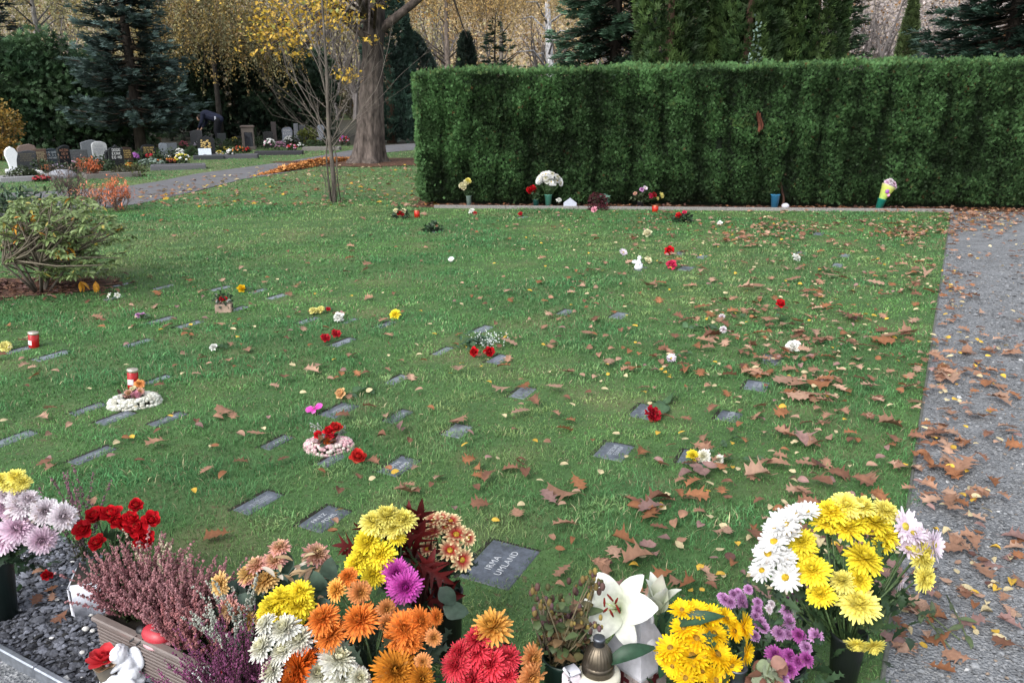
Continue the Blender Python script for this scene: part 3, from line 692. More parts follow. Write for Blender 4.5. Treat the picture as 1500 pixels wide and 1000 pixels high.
def weeping(name, label, base, R, H, z0, strands, leaves, size, cols, bark=(.35, .34, .32), lean=.0, group=None, tr=.16):
    root = thing(name, label, 'tree', Vector(base), 0, group)
    tb = MB(); top = A((lean * H, 0, H))
    tube(tb, [(0, 0, -.05), (lean * H * .2, 0, H * .33), (lean * H * .6, .05, H * .66), top], [tr * 1.2, tr * .85, tr * .5, .03], bark, 9)
    for i in range(11):
        a = rng.uniform(0, 6.28); zs = rng.uniform(.28, .85) * H; L = R * rng.uniform(.5, .95); x0 = lean * zs
        tube(tb, [(x0, 0, zs), (x0 + L * .5 * math.cos(a), L * .5 * math.sin(a), zs + L * .35), (x0 + L * math.cos(a), L * math.sin(a), zs + L * .3)], [tr * .28, tr * .16, .012], A(bark) * .6, 5)
    k = strands; d = rand_dirs(k, -.1, 1); st = d * A((R, R, (H - z0) * .5)) * rng.uniform(.45, 1.05, (k, 1)) + A((lean * H * .7, 0, z0 + (H - z0) * .55))
    PP, CC = [], []
    for i in range(k):
        ln = rng.uniform(.8, 2.6); m = leaves; t = np.sort(rng.uniform(0, 1, m)); sway = rng.normal(0, .16, 2)
        p = st[i] + np.stack([sway[0] * t ** 2 + d[i, 0] * .35 * np.sqrt(t), sway[1] * t ** 2 + d[i, 1] * .35 * np.sqrt(t), -ln * t], 1) + rng.normal(0, .045, (m, 3))
        if p[-1, 2] < z0: p = p[p[:, 2] > z0 * .8]
        if len(p) == 0: continue
        PP.append(p); CC.append(np.tile((A(cols[rng.integers(len(cols))]) * rng.uniform(.6, 1.25))[None], (len(p), 1)) * (1 + .25 * rng.standard_normal((len(p), 1))))
        if i % 3 == 0 and len(p) > 2: tube(tb, [p[0], p[len(p) // 2], p[-1]], [.008, .006, .004], (.12, .09, .06), 3, cap=False)
    p = np.concatenate(PP); c = np.concatenate(CC); n = len(p)
    dr = rand_dirs(n, -1, .3); dr[:, 2] -= .5
    mb = MB(); mb.inst(QUAD, frames(dr, roll=rng.uniform(-PI, PI, n)) * (size * rng.uniform(.6, 1.4, n))[:, None, None], p, np.clip(c, .01, .8))
    part('trunk', tb, M['bark'], root); part('crown', mb, M['leaf'], root, smooth=False); return root
def branchy(tb, p, d, L, r, depth, col, spread=.5, tips=None, kids=3, up=.12):
    n = 4; pts = [A(p)]; dd = A(d) / np.linalg.norm(d)
    for i in range(n):
        dd = dd + rng.normal(0, .10, 3) + A((0, 0, up)) * .3; dd /= np.linalg.norm(dd); pts.append(pts[-1] + dd * L / n)
    tube(tb, pts, np.linspace(r, r * .55 if depth else r * .3, n + 1), col, 7 if r > .02 else 4, cap=False)
    if tips is not None and depth == 0: tips.append(pts[-1])
    if depth:
        for k in range(kids):
            i = rng.integers(1, n + 1); nd = dd + rng.normal(0, spread, 3); nd[2] += up
            branchy(tb, pts[i], nd, L * rng.uniform(.5, .8), r * (.55 if i < n else .6) * (1 - .1 * i / n), depth - 1, col, spread, tips, kids, up)

def make_trees():
    g = lambda px, Y: A((*PY(px, 300, Y)[:2], 0))
    GY = 'dark conifers behind the far graves'
    conifer('blue_spruce', 'tall blue grey spruce with layered drooping branches behind the far graves', g(218, 25), 9.5, 1.85, 1.05, .30, .32, .36, 13, 26, .36, (.030, .050, .042), (.098, .150, .138), zmax=6.2)
    conifer('spruce_tree', 'dark blue spruce at the far corner, rising behind the yews', g(-12, 29), 13, 2.7, .8, .35, .3, .42, 12, 14, .5, (0.032, 0.052, 0.049), (0.072, 0.109, 0.109), zmax=8)
    conifer('spruce_tree', 'dark spruce standing beyond the picture edge past the golden shrub', g(-190, 27), 11, 2.4, .5, .35, .3, .4, 12, 14, .5, (.034, .054, .050), (.07, .105, .10), zmax=8)
    weeping('weeping_birch', 'gold birch beyond the picture edge on the open turf', g(-420, 33), 3.0, 8, 1.8, 380, 30, .1, [(.46, .34, .10), (.36, .29, .11)], (.2, .19, .18))
    for i, (px, Y, rx, h, lab) in enumerate(((35, 25.5, 1.7, 3.4, 'dark green yew bush standing behind the white marble headstone'), (112, 26, 1.7, 3.55, 'tall dark green yew bush behind the tall light grey headstone'), (178, 27.5, 1.5, 2.9, 'low dark yew bush beside the trunk of the blue spruce'))):
        bush('yew_bush', lab, g(px, Y), rx, 1.3, h, 9500, .17, (0.032, 0.075, 0.035), (0.075, 0.145, 0.061), 'yew', THUJA, 22)
    bush('golden_shrub', 'golden orange autumn shrub at the edge behind the white marble headstone', g(8, 22.5), .85, .7, 1.75, 5200, .07, (.42, .22, .04), (.22, .17, .04), 'shrub', QUAD, 14, z0=.1)
    # dark row behind the graves
    for i, (px, Y, R, h, lab) in enumerate(((300, 33, 1.3, 3.6, 'dark thuja behind the bending person'), (345, 35, 1.4, 4.2, 'dark thuja behind the stone pillar grave'), (400, 34, 1.3, 3.7, 'dark green thuja left of the bare sapling, among the far graves'), (452, 35, 1.5, 4.0, 'broad dark thuja behind the bare sapling'), (262, 36, 1.3, 3.6, 'dark thuja hidden behind the blue spruce'))):
        bush('dark_thuja', lab, g(px, Y), R, 1.1, h, 5200, .2, (0.023, 0.049, 0.029), (0.049, 0.090, 0.046), 'thuja', THUJA, 16)
    column_tree('column_conifer', 'slim dark column conifer just beyond the big maple trunk', g(578, 31), .85, 5.6, 6000, (0.017, 0.038, 0.029), (0.032, 0.067, 0.046), .2)
    column_tree('column_conifer', 'dark column conifer at the end of the hedge, behind the weathered headstone', g(612, 36), .9, 4.2, 5000, (0.014, 0.029, 0.023), (0.026, 0.052, 0.038), .2)
    GOLD = [(.32, .23, .07), (.24, .20, .08), (.21, .19, .085), (.27, .18, .07), (.17, .16, .08)]
    OCH = [(.48, .31, .10), (.43, .28, .10), (.37, .28, .13), (.32, .21, .10)]
    weeping('weeping_birch', 'weeping birch with olive gold leaves behind the blue spruce', g(335, 31), 2.9, 6.4, 1.5, 900, 36, .08, GOLD, (.05, .045, .04), tr=.10)
    weeping('weeping_birch', 'pale gold birch rising above the yew bushes', g(95, 40), 3.6, 10, 2.2, 480, 30, .10, [(.46, .37, .14), (.36, .32, .15), (.28, .27, .13)], (.2, .19, .18))
    weeping('weeping_birch', 'orange gold birch beyond the big maple trunk', g(660, 40), 3.1, 9.5, 2.6, 520, 32, .09, OCH, (.16, .13, .11))
    weeping('weeping_birch', 'ochre birch with a leaning white trunk above the hedge', g(805, 43), 2.9, 10, 3.0, 330, 30, .09, [(.54, .37, .14), (.46, .34, .16), (.40, .29, .15)], (.50, .49, .50), lean=-.045, tr=.24)
    weeping('weeping_birch', 'thin tawny birch between the maple and the small spruce', g(735, 52), 4.2, 11, 3.2, 420, 30, .12, [(.50, .36, .15), (.44, .32, .16), (.36, .28, .17)], (.16, .14, .12))
    conifer('small_spruce', 'small pointed dark spruce peeping over the hedge', g(727, 24), 4.0, 1.15, .4, .18, .3, .22, 11, 22, .24, (0.020, 0.041, 0.026), (0.032, 0.067, 0.038))
    column_tree('slim_conifer', 'narrow black conifer beside the small pointed spruce', g(686, 26), .5, 3.5, 3600, (0.014, 0.026, 0.020), (0.026, 0.041, 0.029), .15, point=.5)
    conifer('low_conifer', 'low dark conifer tip just above the hedge beside the white birch trunk', g(776, 23), 2.75, .8, .4, .2, .3, .22, 10, 20, .22, (0.023, 0.043, 0.026), (0.038, 0.075, 0.041))
    conifer('drooping_spruce', 'large dark green spruce with drooping sprays behind the hedge', g(893, 19), 9, 1.85, .9, .42, .22, .30, 14, 30, .34, (0.038, 0.075, 0.049), (0.081, 0.152, 0.093), zmax=5.6)
    for px, Y, R, lab in ((968, 17.0, .62, 'tall green thuja column next to the drooping spruce'), (1022, 17.3, .62, 'tall green thuja column, second from the drooping spruce'), (1076, 16.8, .62, 'tall green thuja column with pale ivy at its foot'), (1122, 17.2, .58, 'tall green thuja column just past the pale ivy'), (1168, 17.0, .55, 'outermost tall green thuja column, next to the open sky gap')):
        column_tree('thuja_column', lab, g(px, Y), R, 6.5, 9500, (0.027, 0.058, 0.019), (0.069, 0.117, 0.033), .15, 'tall thuja columns behind the hedge')
    bush('ivy_plant', 'pale silvery ivy climbing in front of the thuja columns', g(1087, 16.0), .16, .12, 3.1, 700, .06, (.20, .28, .26), (.10, .16, .10), 'ivy', QUAD, 10, z0=.1)
    conifer('pale_conifer', 'lighter green conifer beside the thuja columns', g(1206, 24), 9, 1.0, .5, .25, .3, .28, 12, 22, .3, (0.032, 0.065, 0.036), (0.072, 0.123, 0.065), zmax=6.4)
    column_tree('cone_conifer', 'narrow cone shaped conifer standing alone against the bare woods', g(1298, 30), .62, 5.0, 4200, (0.051, 0.080, 0.029), (0.087, 0.123, 0.043), .17, point=.75)
    conifer('broad_spruce', 'broad dark spruce rising behind the hedge at the gravel path end', g(1440, 20), 10.5, 2.7, .8, .35, .28, .32, 15, 28, .36, (0.029, 0.058, 0.043), (0.058, 0.110, 0.078), zmax=5.6)
    conifer('broad_spruce', 'dark bluish spruce at the outer end of the hedge', g(1545, 22), 11, 2.6, .8, .35, .28, .4, 13, 22, .4, (0.020, 0.038, 0.032), (0.043, 0.072, 0.065), zmax=6)

    # far woods: one mass of bare twigs and faded leaves, haze put into the pale colours
    n = 190000; x = rng.uniform(-66, 66, n); y = rng.uniform(62, 80, n); top = 11.5 + 2.5 * fbm(x, 0 * x, .16, 51)
    z = rng.uniform(.01, 1, n) * top
    c = np.where((x < -5)[:, None], A((.27, .24, .13)), np.where((x < 14)[:, None], A((.46, .34, .18)), A((.30, .26, .25))))
    c = c * (1 + .3 * fbm(x * .35, z * .5, 1.4, 52)[:, None] + .3 * rng.standard_normal((n, 1))); orange = (rng.uniform(0, 1, n) < .10); c[orange] = A((.28, .15, .06))
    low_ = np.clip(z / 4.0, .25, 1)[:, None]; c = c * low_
    mb = MB(); mb.inst(QUAD, frames(rand_dirs(n), roll=rng.uniform(-PI, PI, n)) * rng.uniform(.14, .36, (n, 1, 1)), np.stack([x, y, z], 1), np.clip(c, .006, .6))
    nb_ = 9000; xb = rng.uniform(-75, 75, nb_); tb_ = 10.0 + 2.0 * fbm(xb, 0 * xb, .16, 51); zb_ = rng.uniform(0, 1, nb_) * tb_
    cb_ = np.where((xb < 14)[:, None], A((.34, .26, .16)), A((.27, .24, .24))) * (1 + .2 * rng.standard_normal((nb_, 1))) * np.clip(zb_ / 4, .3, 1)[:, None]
    mb.inst(QUAD, frames(rand_dirs(nb_), roll=rng.uniform(-PI, PI, nb_)) * rng.uniform(.3, .7, (nb_, 1, 1)), np.stack([xb, rng.uniform(80, 84, nb_), zb_], 1), np.clip(cb_, .006, .6))
    hx = np.linspace(-140, 140, 57); hy = A([83, 90, 100, 112, 130, 160, 220.]); hz = A([0, 5.0, 10.0, 14.2, 17.5, 19, 19.]); HX, HY = np.meshgrid(hx, hy, indexing='ij'); HZ = hz[None] * (1 + .10 * fbm(HX, HY, .06, 91)) - .02
    hq = [(i * 7 + j, (i + 1) * 7 + j, (i + 1) * 7 + j + 1, i * 7 + j + 1) for i in range(56) for j in range(6)]
    ho = link('backing_hill', MB().add(np.stack([HX, HY, HZ], -1).reshape(-1, 3), hq).mesh('backing_hill', ground_mat('backing_mottle', [(.20, .165, .13), (.26, .21, .15), (.17, .16, .16), (.33, .24, .14)], [.12, .5, 2.5], bump=1., bscale=3.))); ho['kind'] = 'structure'  # added backing slope that blocks bright sky behind the far woods
    for i in range(130):
        xx, yy = rng.uniform(-60, 60), rng.uniform(61, 70); tips = []
        branchy(mb, (xx, yy, 0), (rng.normal(0, .08), 0, 1), rng.uniform(3.5, 5.5), rng.uniform(.10, .2), 2, (.13, .115, .11), .5, None, 5, .3)
    o = link('distant_wood', mb.mesh('distant_wood', M['leaf'], False)); tag(o, 'distant autumn woods closing the view behind the conifers', 'woods', kind='stuff')

    # ---- big maple
    root = thing('maple_tree', 'big old maple with a thick grey flared trunk and yellow leaves, beside the leaf pile', 'tree', Vector(TR))
    tb = MB(); NS = 72; th = np.linspace(0, 2 * PI, NS, endpoint=False); zk = [-.05, .05, .15, .3, .5, .8, 1.2, 1.7, 2.2, 2.7, 3.2, 3.8, 4.6, 5.6, 7]; zs = np.concatenate([np.linspace(-.05, 3.4, 56), A([3.8, 4.6, 5.6, 7])])
    rad = [.58, .50, .44, .40, .37, .35, .325, .30, .27, .26, .265, .26, .25, .22, .17]
    rad = np.interp(zs, zk, rad); V = []
    for i, (zz, r) in enumerate(zip(zs, rad)):
        fl = np.exp(-zz / .35); lobes = 1 + (.05 + .22 * fl) * np.sin(5 * th + .6) * .7 + .05 * np.sin(9 * th + zz) + .035 * np.abs(np.sin(15 * th + 1.3 * np.sin(2.1 * zz) + .6 * np.sin(7 * zz + 3 * th))) + .03 * fbm(th * 5, 0 * th + zz * 2.2, 2.6, 66)
        V.append(np.stack([r * lobes * np.cos(th) + .15 * zz * .6 - .05 * fl, r * lobes * np.sin(th), 0 * th + zz], 1))
    q = [(i * NS + j, i * NS + (j + 1) % NS, (i + 1) * NS + (j + 1) % NS, (i + 1) * NS + j) for i in range(len(zs) - 1) for j in range(NS)]
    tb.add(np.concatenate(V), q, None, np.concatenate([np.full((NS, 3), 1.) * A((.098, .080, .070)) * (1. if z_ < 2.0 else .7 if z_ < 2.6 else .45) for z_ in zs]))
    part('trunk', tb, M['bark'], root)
    lb = MB(); dk = (.075, .06, .052)
    x3 = .09 * 3.3
    limbs = [((x3, 0, 3.0), (-.9, -.6, .9), 2.6, .13), ((x3, 0, 3.2), (.9, .1, .9), 2.6, .13), ((x3, 0, 3.9), (-1.2, -.3, 1.0), 3.0, .16), ((x3, 0, 4.4), (.8, .8, 1), 3, .16), ((x3, 0, 3.4), (-.2, -1.2, .8), 2.2, .1)]
    for p, d, L, r in limbs: branchy(lb, p, d, L, r, 2, dk, .45, None, 3, .08)
    pts = []
    for px, py, r, k in ((440, 20, 60, 430), (400, 42, 44, 260), (480, 10, 38, 190), (420, 62, 32, 130), (510, 108, 17, 80), (540, 58, 9, 22), (505, 25, 24, 60), (385, 48, 20, 46), (330, -40, 60, 160), (450, -60, 110, 400), (560, 5, 16, 14), (590, -60, 70, 160), (440, 78, 8, 14), (391, 76, 7, 9)):
        c = PY(px, py, 19.6) - TR; s = mpp(c + TR)
        pts.append(c + rng.normal(0, 1, (k, 3)) * A((r * s * .52, .5, r * s * .36)))
        if py > -20:
            e = A((x3, 0, 3.6 if px < 545 else 3.2)); m = (e + c) / 2 + A((0, 0, .5)); tube(lb, [e, m, c + A((0, 0, .1)), c + rng.normal(0, .1, 3)], [.05, .035, .018, .006], dk, 5)
            for w in range(7): tube(lb, [m * .3 + c * .7, c + rng.normal(0, r * s * .4, 3)], [.012, .004], dk, 4)
    p = np.concatenate(pts); k = len(p); f = rng.uniform(0, 1, (k, 1))
    c = A((.58, .40, .05)) * (1 - f) + A((.48, .28, .04)) * f; ol = rng.uniform(0, 1, k) < .15; c[ol] = (.24, .24, .05)
    mb = MB(); mb.inst(leaf_tmpl('maple', .1, .3, 3), frames(rand_dirs(k, -1, .2), roll=rng.uniform(-PI, PI, k)) * rng.uniform(.055, .115, (k, 1, 1)), p, c * .9 * (1 + .2 * rng.standard_normal((k, 1))))
    part('limbs', lb, M['bark'], root); part('crown', mb, M['leaf'], root, 'loose yellow autumn leaves', smooth=False)

    # ---- bare sapling
    b = P(490, 297); root = thing('bare_sapling', 'slender leafless sapling with fan of thin grey twigs on the lawn', 'tree', Vector(b))
    tb = MB(); bark = (.095, .082, .070); s = mpp(b)
    px = lambda x, y: PY(x, y, b[1]) - b
    tube(tb, [(0, 0, -.03), px(489, 270), px(486, 235), px(481, 190), px(480, 140), px(477, 80), px(473, 20), px(468, -60)], A([.040, .036, .034, .032, .028, .022, .016, .010]), bark, 9)
    tube(tb, [(-.05, .03, 0), px(481, 262), px(478, 230), px(479, 205)], [.016, .015, .013, .011], A(bark) * .8, 6)
    tube(tb, [(.10, .02, 0), px(494, 262), px(493, 230), px(486, 200)], [.011, .010, .009, .008], A(bark) * .9, 6)
    tw = MB()
    for x0, y0, x1, y1, r in ((483, 215, 452, 150, .02), (483, 212, 505, 130, .02), (482, 195, 440, 110, .022), (481, 190, 520, 105, .02), (481, 180, 462, 90, .016), (480, 170, 500, 70, .018), (480, 160, 425, 95, .014), (480, 150, 540, 110, .016), (479, 140, 455, 50, .016), (478, 120, 510, 30, .015), (477, 100, 440, 20, .014), (476, 80, 500, -10, .012), (484, 220, 545, 130, .014), (484, 222, 410, 105, .012), (483, 205, 415, 145, .010), (476, 70, 462, -20, .01), (485, 225, 525, 160, .01), (482, 200, 500, 110, .012), (484, 214, 430, 160, .009), (483, 210, 560, 135, .009)):
        e0, e1 = px(x0, y0), px(x1, y1) + A((0, rng.uniform(-.5, .5), 0)); d = e1 - e0
        branchy(tw, e0, d + A((0, 0, -.1)), np.linalg.norm(d) * 1.0, r * .55, 2, A(bark) * rng.uniform(.9, 1.7), .26, None, 3, .12)
    for i in range(9): branchy(tw, (rng.normal(0, .06), rng.normal(0, .06), .02), (rng.normal(0, .25), rng.normal(0, .2), 1), rng.uniform(.4, .8), .005, 1, A(bark) * 1.1, .3, None, 2, .1)
    part('trunk', tb, M['bark'], root); part('twigs', tw, M['twig'], root)
    b2 = P(640, 285)

    # ---- rhododendron
    b = RH; root = thing('rhododendron_shrub', 'rhododendron shrub with drooping grey green leaves and bare stems in the mulch', 'shrub', Vector(b))
    tb = MB(); wh = []
    for i in range(620):
        pxx, pyy = rng.normal(75, 62), rng.uniform(284, 408)
        if ((pxx - 78) / 112) ** 2 + ((pyy - 350) / 68) ** 2 > rng.uniform(.6, 1.15) or (pxx < 60 and pyy > 365): continue
        wh.append(PY(pxx, pyy, b[1] + rng.normal(.1, .38)) - b)
    for sx, sy in ((178, 335), (186, 352), (192, 345), (188, 362), (176, 378), (168, 350), (182, 370), (160, 395), (160, 318), (20, 300), (5, 320), (95, 290), (60, 292), (130, 400), (150, 385), (165, 370), (110, 395), (40, 300), (120, 296), (-5, 345), (15, 380)): wh.append(PY(sx, sy, b[1] + rng.normal(0, .2)) - b)
    PP, DD, CC, SS = [], [], [], []
    for i in range(9):
        a = rng.uniform(0, 6.28); e = A((math.cos(a) * rng.uniform(.2, .5) + .05, math.sin(a) * .3, rng.uniform(.25, .42)))
        st = A((math.cos(a) * .06, math.sin(a) * .05, 0)); tube(tb, [st, st * .5 + e * .4, e], [.013, .010, .007], (.10, .085, .07), 6)
        wh_sorted = wh[i::9]
        for w in wh_sorted[::3]: tube(tb, [e, (e + w) / 2 + A((0, 0, -.03)), w], [.009, .007, .005], (.14, .12, .09), 5)
    for w in wh:
        n = rng.integers(8, 13); az = 2 * PI * np.arange(n) / n + rng.uniform(0, 6); el = rng.uniform(-.75, .35, n)
        DD.append(np.stack([np.cos(az), np.sin(az), el], 1)); PP.append(np.tile(w, (n, 1))); SS.append(rng.uniform(.045, .078, n))
        c = np.tile(A((.165, .225, .085)), (n, 1)) * rng.uniform(.65, 1.3, (n, 1)); yl = rng.uniform(0, 1, n) < .035; c[yl] = A((.36, .30, .07)); orr = rng.uniform(0, 1, n) < .012; c[orr] = A((.50, .20, .03)); CC.append(c)
    for sx, sy in ((118, 412), (140, 412), (52, 312), (25, 328), (85, 365), (100, 362)):
        n = 3; w = PY(sx, sy, b[1] - .2) - b; DD.append(np.stack([rng.normal(0, .5, n), rng.normal(0, .5, n), -np.ones(n)], 1)); PP.append(np.tile(w, (n, 1))); SS.append(np.full(n, .10)); CC.append(np.tile(A((.55, .26, .03)), (n, 1)))
    d, p, s_, c = map(np.concatenate, (DD, PP, SS, CC)); mb = MB()
    mb.inst(LEAF_LONG, frames(d, roll=rng.normal(0, .4, len(d))) * s_[:, None, None], p, c)
    part('stems', tb, M['twig'], root); part('leaves', mb, M['leaf'], root)
    # ---- azalea and twiggy neighbours
    def twiggy(name, label, pxb, pyb, w, hgt, n, col, col2, leaves, tcol=(.14, .09, .07), size=.05):
        b = P(pxb, pyb); root = thing(name, label, 'shrub', Vector(b)); tb = MB(); tips = []
        for i in range(n):
            a = rng.uniform(0, 6.28); branchy(tb, (rng.normal(0, w * .12), rng.normal(0, w * .12), 0), (math.cos(a) * w * .5, math.sin(a) * w * .5, hgt), hgt * .6, .008, 2, tcol, .4, tips, 3, .15)
        part('twigs', tb, M['twig'], root)
        if leaves:
            T_ = A(tips); i = rng.integers(0, len(T_), leaves); p = T_[i] + rng.normal(0, w * .06, (leaves, 3)); p[:, 2] = np.abs(p[:, 2]); f = rng.uniform(0, 1, (leaves, 1))
            mb = MB(); mb.inst(LEAF_LONG, frames(rand_dirs(leaves, -.2, 1)) * rng.uniform(size * .6, size * 1.4, (leaves, 1, 1)), p, A(col) * (1 - f) + A(col2) * f)
            part('leaves', mb, M['leaf'], root)
    twiggy('orange_azalea', 'small azalea with flame orange leaves behind the rhododendron', 172, 309, .42, .40, 14, (.62, .15, .07), (.55, .22, .10), 620)
    twiggy('orange_azalea', 'low azalea with pale salmon leaves next to the flame orange one', 138, 306, .5, .34, 12, (.55, .20, .13), (.50, .26, .10), 340)
    twiggy('bare_shrub', 'bare brown twiggy shrub behind the orange azaleas', 112, 292, .9, .6, 26, (.2, .13, .1), (.12, .08, .06), 240, (.10, .075, .07))
    twiggy('red_shrub', 'small red leaved shrub in front of the dark square headstone', 134, 262, .4, .36, 10, (.55, .16, .07), (.4, .12, .05), 420, size=.07)
    bush('leafy_shrub', 'low blue green leafy shrub peeping over the rhododendron', P(55, 318), .85, .4, .42, 900, .09, (.07, .12, .075), (.11, .16, .07), 'shrub', LEAF_LONG, 8)
# ================================================================== FAR GRAVES
def outline(kind, w, h):
    x = w / 2
    if kind == 'round': t = np.linspace(0, PI, 9); return [(-x, 0)] + [(-x * math.cos(a), h - x * .55 + x * .55 * math.sin(a)) for a in t] + [(x, 0)]
    if kind == 'arch': t = np.linspace(0, PI, 9); return [(-x, 0)] + [(-x * math.cos(a), h * .86 + h * .14 * math.sin(a)) for a in t] + [(x, 0)]
    if kind == 'slant': return [(-x, 0), (-x, h * .86), (-x * .2, h * .97), (x * .4, h), (x, h * .93), (x, 0)]
    if kind == 'shoulder': return [(-x, 0), (-x, h * .78), (-x * .8, h * .86), (-x * .3, h * .9), (0, h), (x * .3, h * .9), (x * .8, h * .86), (x, h * .78), (x, 0)]
    if kind == 'wave': return [(-x * .55, 0), (-x * .7, h * .3), (-x, h * .62), (-x * .9, h * .82), (-x * .45, h * .96), (0, h), (x * .6, h * .9), (x * .95, h * .7), (x * .6, h * .4), (x * .5, 0)]
    if kind == 'rough': return [(-x, 0), (-x * .96, h * .4), (-x, h * .8), (-x * .7, h * .94), (-x * .2, h * .96), (x * .3, h), (x * .8, h * .92), (x, h * .7), (x * .95, 0)]
    return [(-x, 0), (-x, h), (x, h), (x, 0)]
def slab(mb, pts, t, col, side=1.15):
    p = A(pts); n = len(p); c = p.mean(0); ins = c + (p - c) * .955
    V = []
    for q, y in ((ins, -t / 2), (p, -t / 2 + .012), (p, t / 2 - .012), (ins, t / 2)): V.append(np.column_stack([q[:, 0], np.full(n, y), q[:, 1]]))
    V.append([[c[0], -t / 2, c[1]], [c[0], t / 2, c[1]]]); V = np.concatenate(V); q = []
    for r in range(3):
        for i in range(n): q.append((r * n + i, r * n + (i + 1) % n, (r + 1) * n + (i + 1) % n, (r + 1) * n + i))
    f = [(4 * n, (i + 1) % n, i) for i in range(n)] + [(4 * n + 1, 3 * n + i, 3 * n + (i + 1) % n) for i in range(n)]
    mb.add(V, q, f, col)
def scribble(w, h, lines, col, y, z0, rs=1):
    """engraved lettering too small to read: rows of short strokes"""
    mb = MB(); r = np.random.default_rng(rs); ch = h / (lines * 1.55)
    for l in range(lines):
        zz = z0 + h - (l + .8) * h / lines; x = -w / 2 * r.uniform(.6, 1.0); xe = -x
        while x < xe:
            k = r.integers(0, 4); cw = ch * .55; th = ch * .16
            def bar(xa, za, xb, zb):
                d = A((xb - xa, zb - za)); L = np.linalg.norm(d); nn = A((-d[1], d[0])) / L * th / 2
                mb.add([[xa - nn[0], y, za - nn[1]], [xb - nn[0], y, zb - nn[1]], [xb + nn[0], y, zb + nn[1]], [xa + nn[0], y, za + nn[1]]], [(0, 1, 2, 3)], None, col)
            bar(x, zz, x, zz + ch)
            if k == 0: bar(x, zz + ch, x + cw, zz); bar(x + cw, zz, x + cw, zz + ch)
            elif k == 1: bar(x, zz + ch, x + cw, zz + ch); bar(x, zz + ch / 2, x + cw * .8, zz + ch / 2); bar(x, zz, x + cw, zz)
            elif k == 2: bar(x, zz, x + cw, zz); bar(x + cw, zz, x + cw, zz + ch); bar(x + cw, zz + ch, x, zz + ch)
            else: bar(x, zz + ch / 2, x + cw, zz + ch); bar(x, zz + ch / 2, x + cw, zz)
            x += cw + ch * .35
            if r.uniform() < .12: x += ch * .5
    return mb
def headstone(label, px, top, bot, wpx, kind, col, rz=25, txt=None, lines=3, mat='stone', base=True, t=.13, extra=None):
    b = P(px, bot); s = mpp(b); w, h = wpx * s, (bot - top) * s
    root = thing('headstone', label, 'headstone', Vector(b), math.radians(rz))
    bh = min(.10, h * .14) if base else 0
    mb = MB(); slab(mb, [(x, z + bh) for x, z in outline(kind, w, h - bh)], t, col); part('slab', mb, M[mat], root, smooth=False)
    if base: bb = MB(); box(bb, (-w * .6, -t * 1.0, -.03), (w * .6, t * 1.0, bh), A(col) * .8 + .02, bev=.012); part('base', bb, M[mat], root, smooth=False)
    if txt is not None: part('inscription', scribble(w * .78, h * .42, lines, txt, -t / 2 - .004, bh + (h - bh) * .36, int(px)), M['paint'], root, smooth=False)
    if extra: extra(root, w, h, t)
    return root
BLK, DKG, GRY, LGT, BRN = (.012, .013, .016), (.045, .048, .055), (.15, .15, .155), (.33, .34, .35), (.09, .06, .045)
GOLDT, WHTT = (.42, .30, .10), (.55, .55, .55)
def gold(root, w, h, t):
    mb = MB(); r = np.random.default_rng(3)
    for i in range(26):
        a, b_ = r.uniform(-1, 1), r.uniform(0, 1); ellip(mb, (a * w * .34 * (1 - .3 * b_), -t / 2 - .004, h * (.42 + .36 * b_)), (.035, .006, .022), (.45, .32, .12), 6, 4)
    part('ornament', mb, M['paint'], root, 'gold leaf shaped ornament')
def heart(root, w, h, t):
    mb = MB()
    for sx in (-1, 1): ellip(mb, (sx * .045, -t / 2 - .02, h * .34), (.06, .03, .055), (.55, .03, .05), 8, 6)
    ellip(mb, (0, -t / 2 - .02, h * .27), (.06, .03, .06), (.55, .03, .05), 8, 6); part('heart', mb, M['petal'], root, 'red heart')
def panel(root, w, h, t):
    mb = MB(); box(mb, (-w * .28, -t / 2 - .012, h * .10), (w * .40, -t / 2 + .004, h * .72), BLK, bev=.004); part('panel', mb, M['stone'], root, 'black polished panel')
    mb = MB(); box(mb, (-w * .58, -t * .58, h * .9), (w * .58, t * .58, h * .985), (.13, .10, .085), bev=.01); part('cap', mb, M['rough_stone'], root)
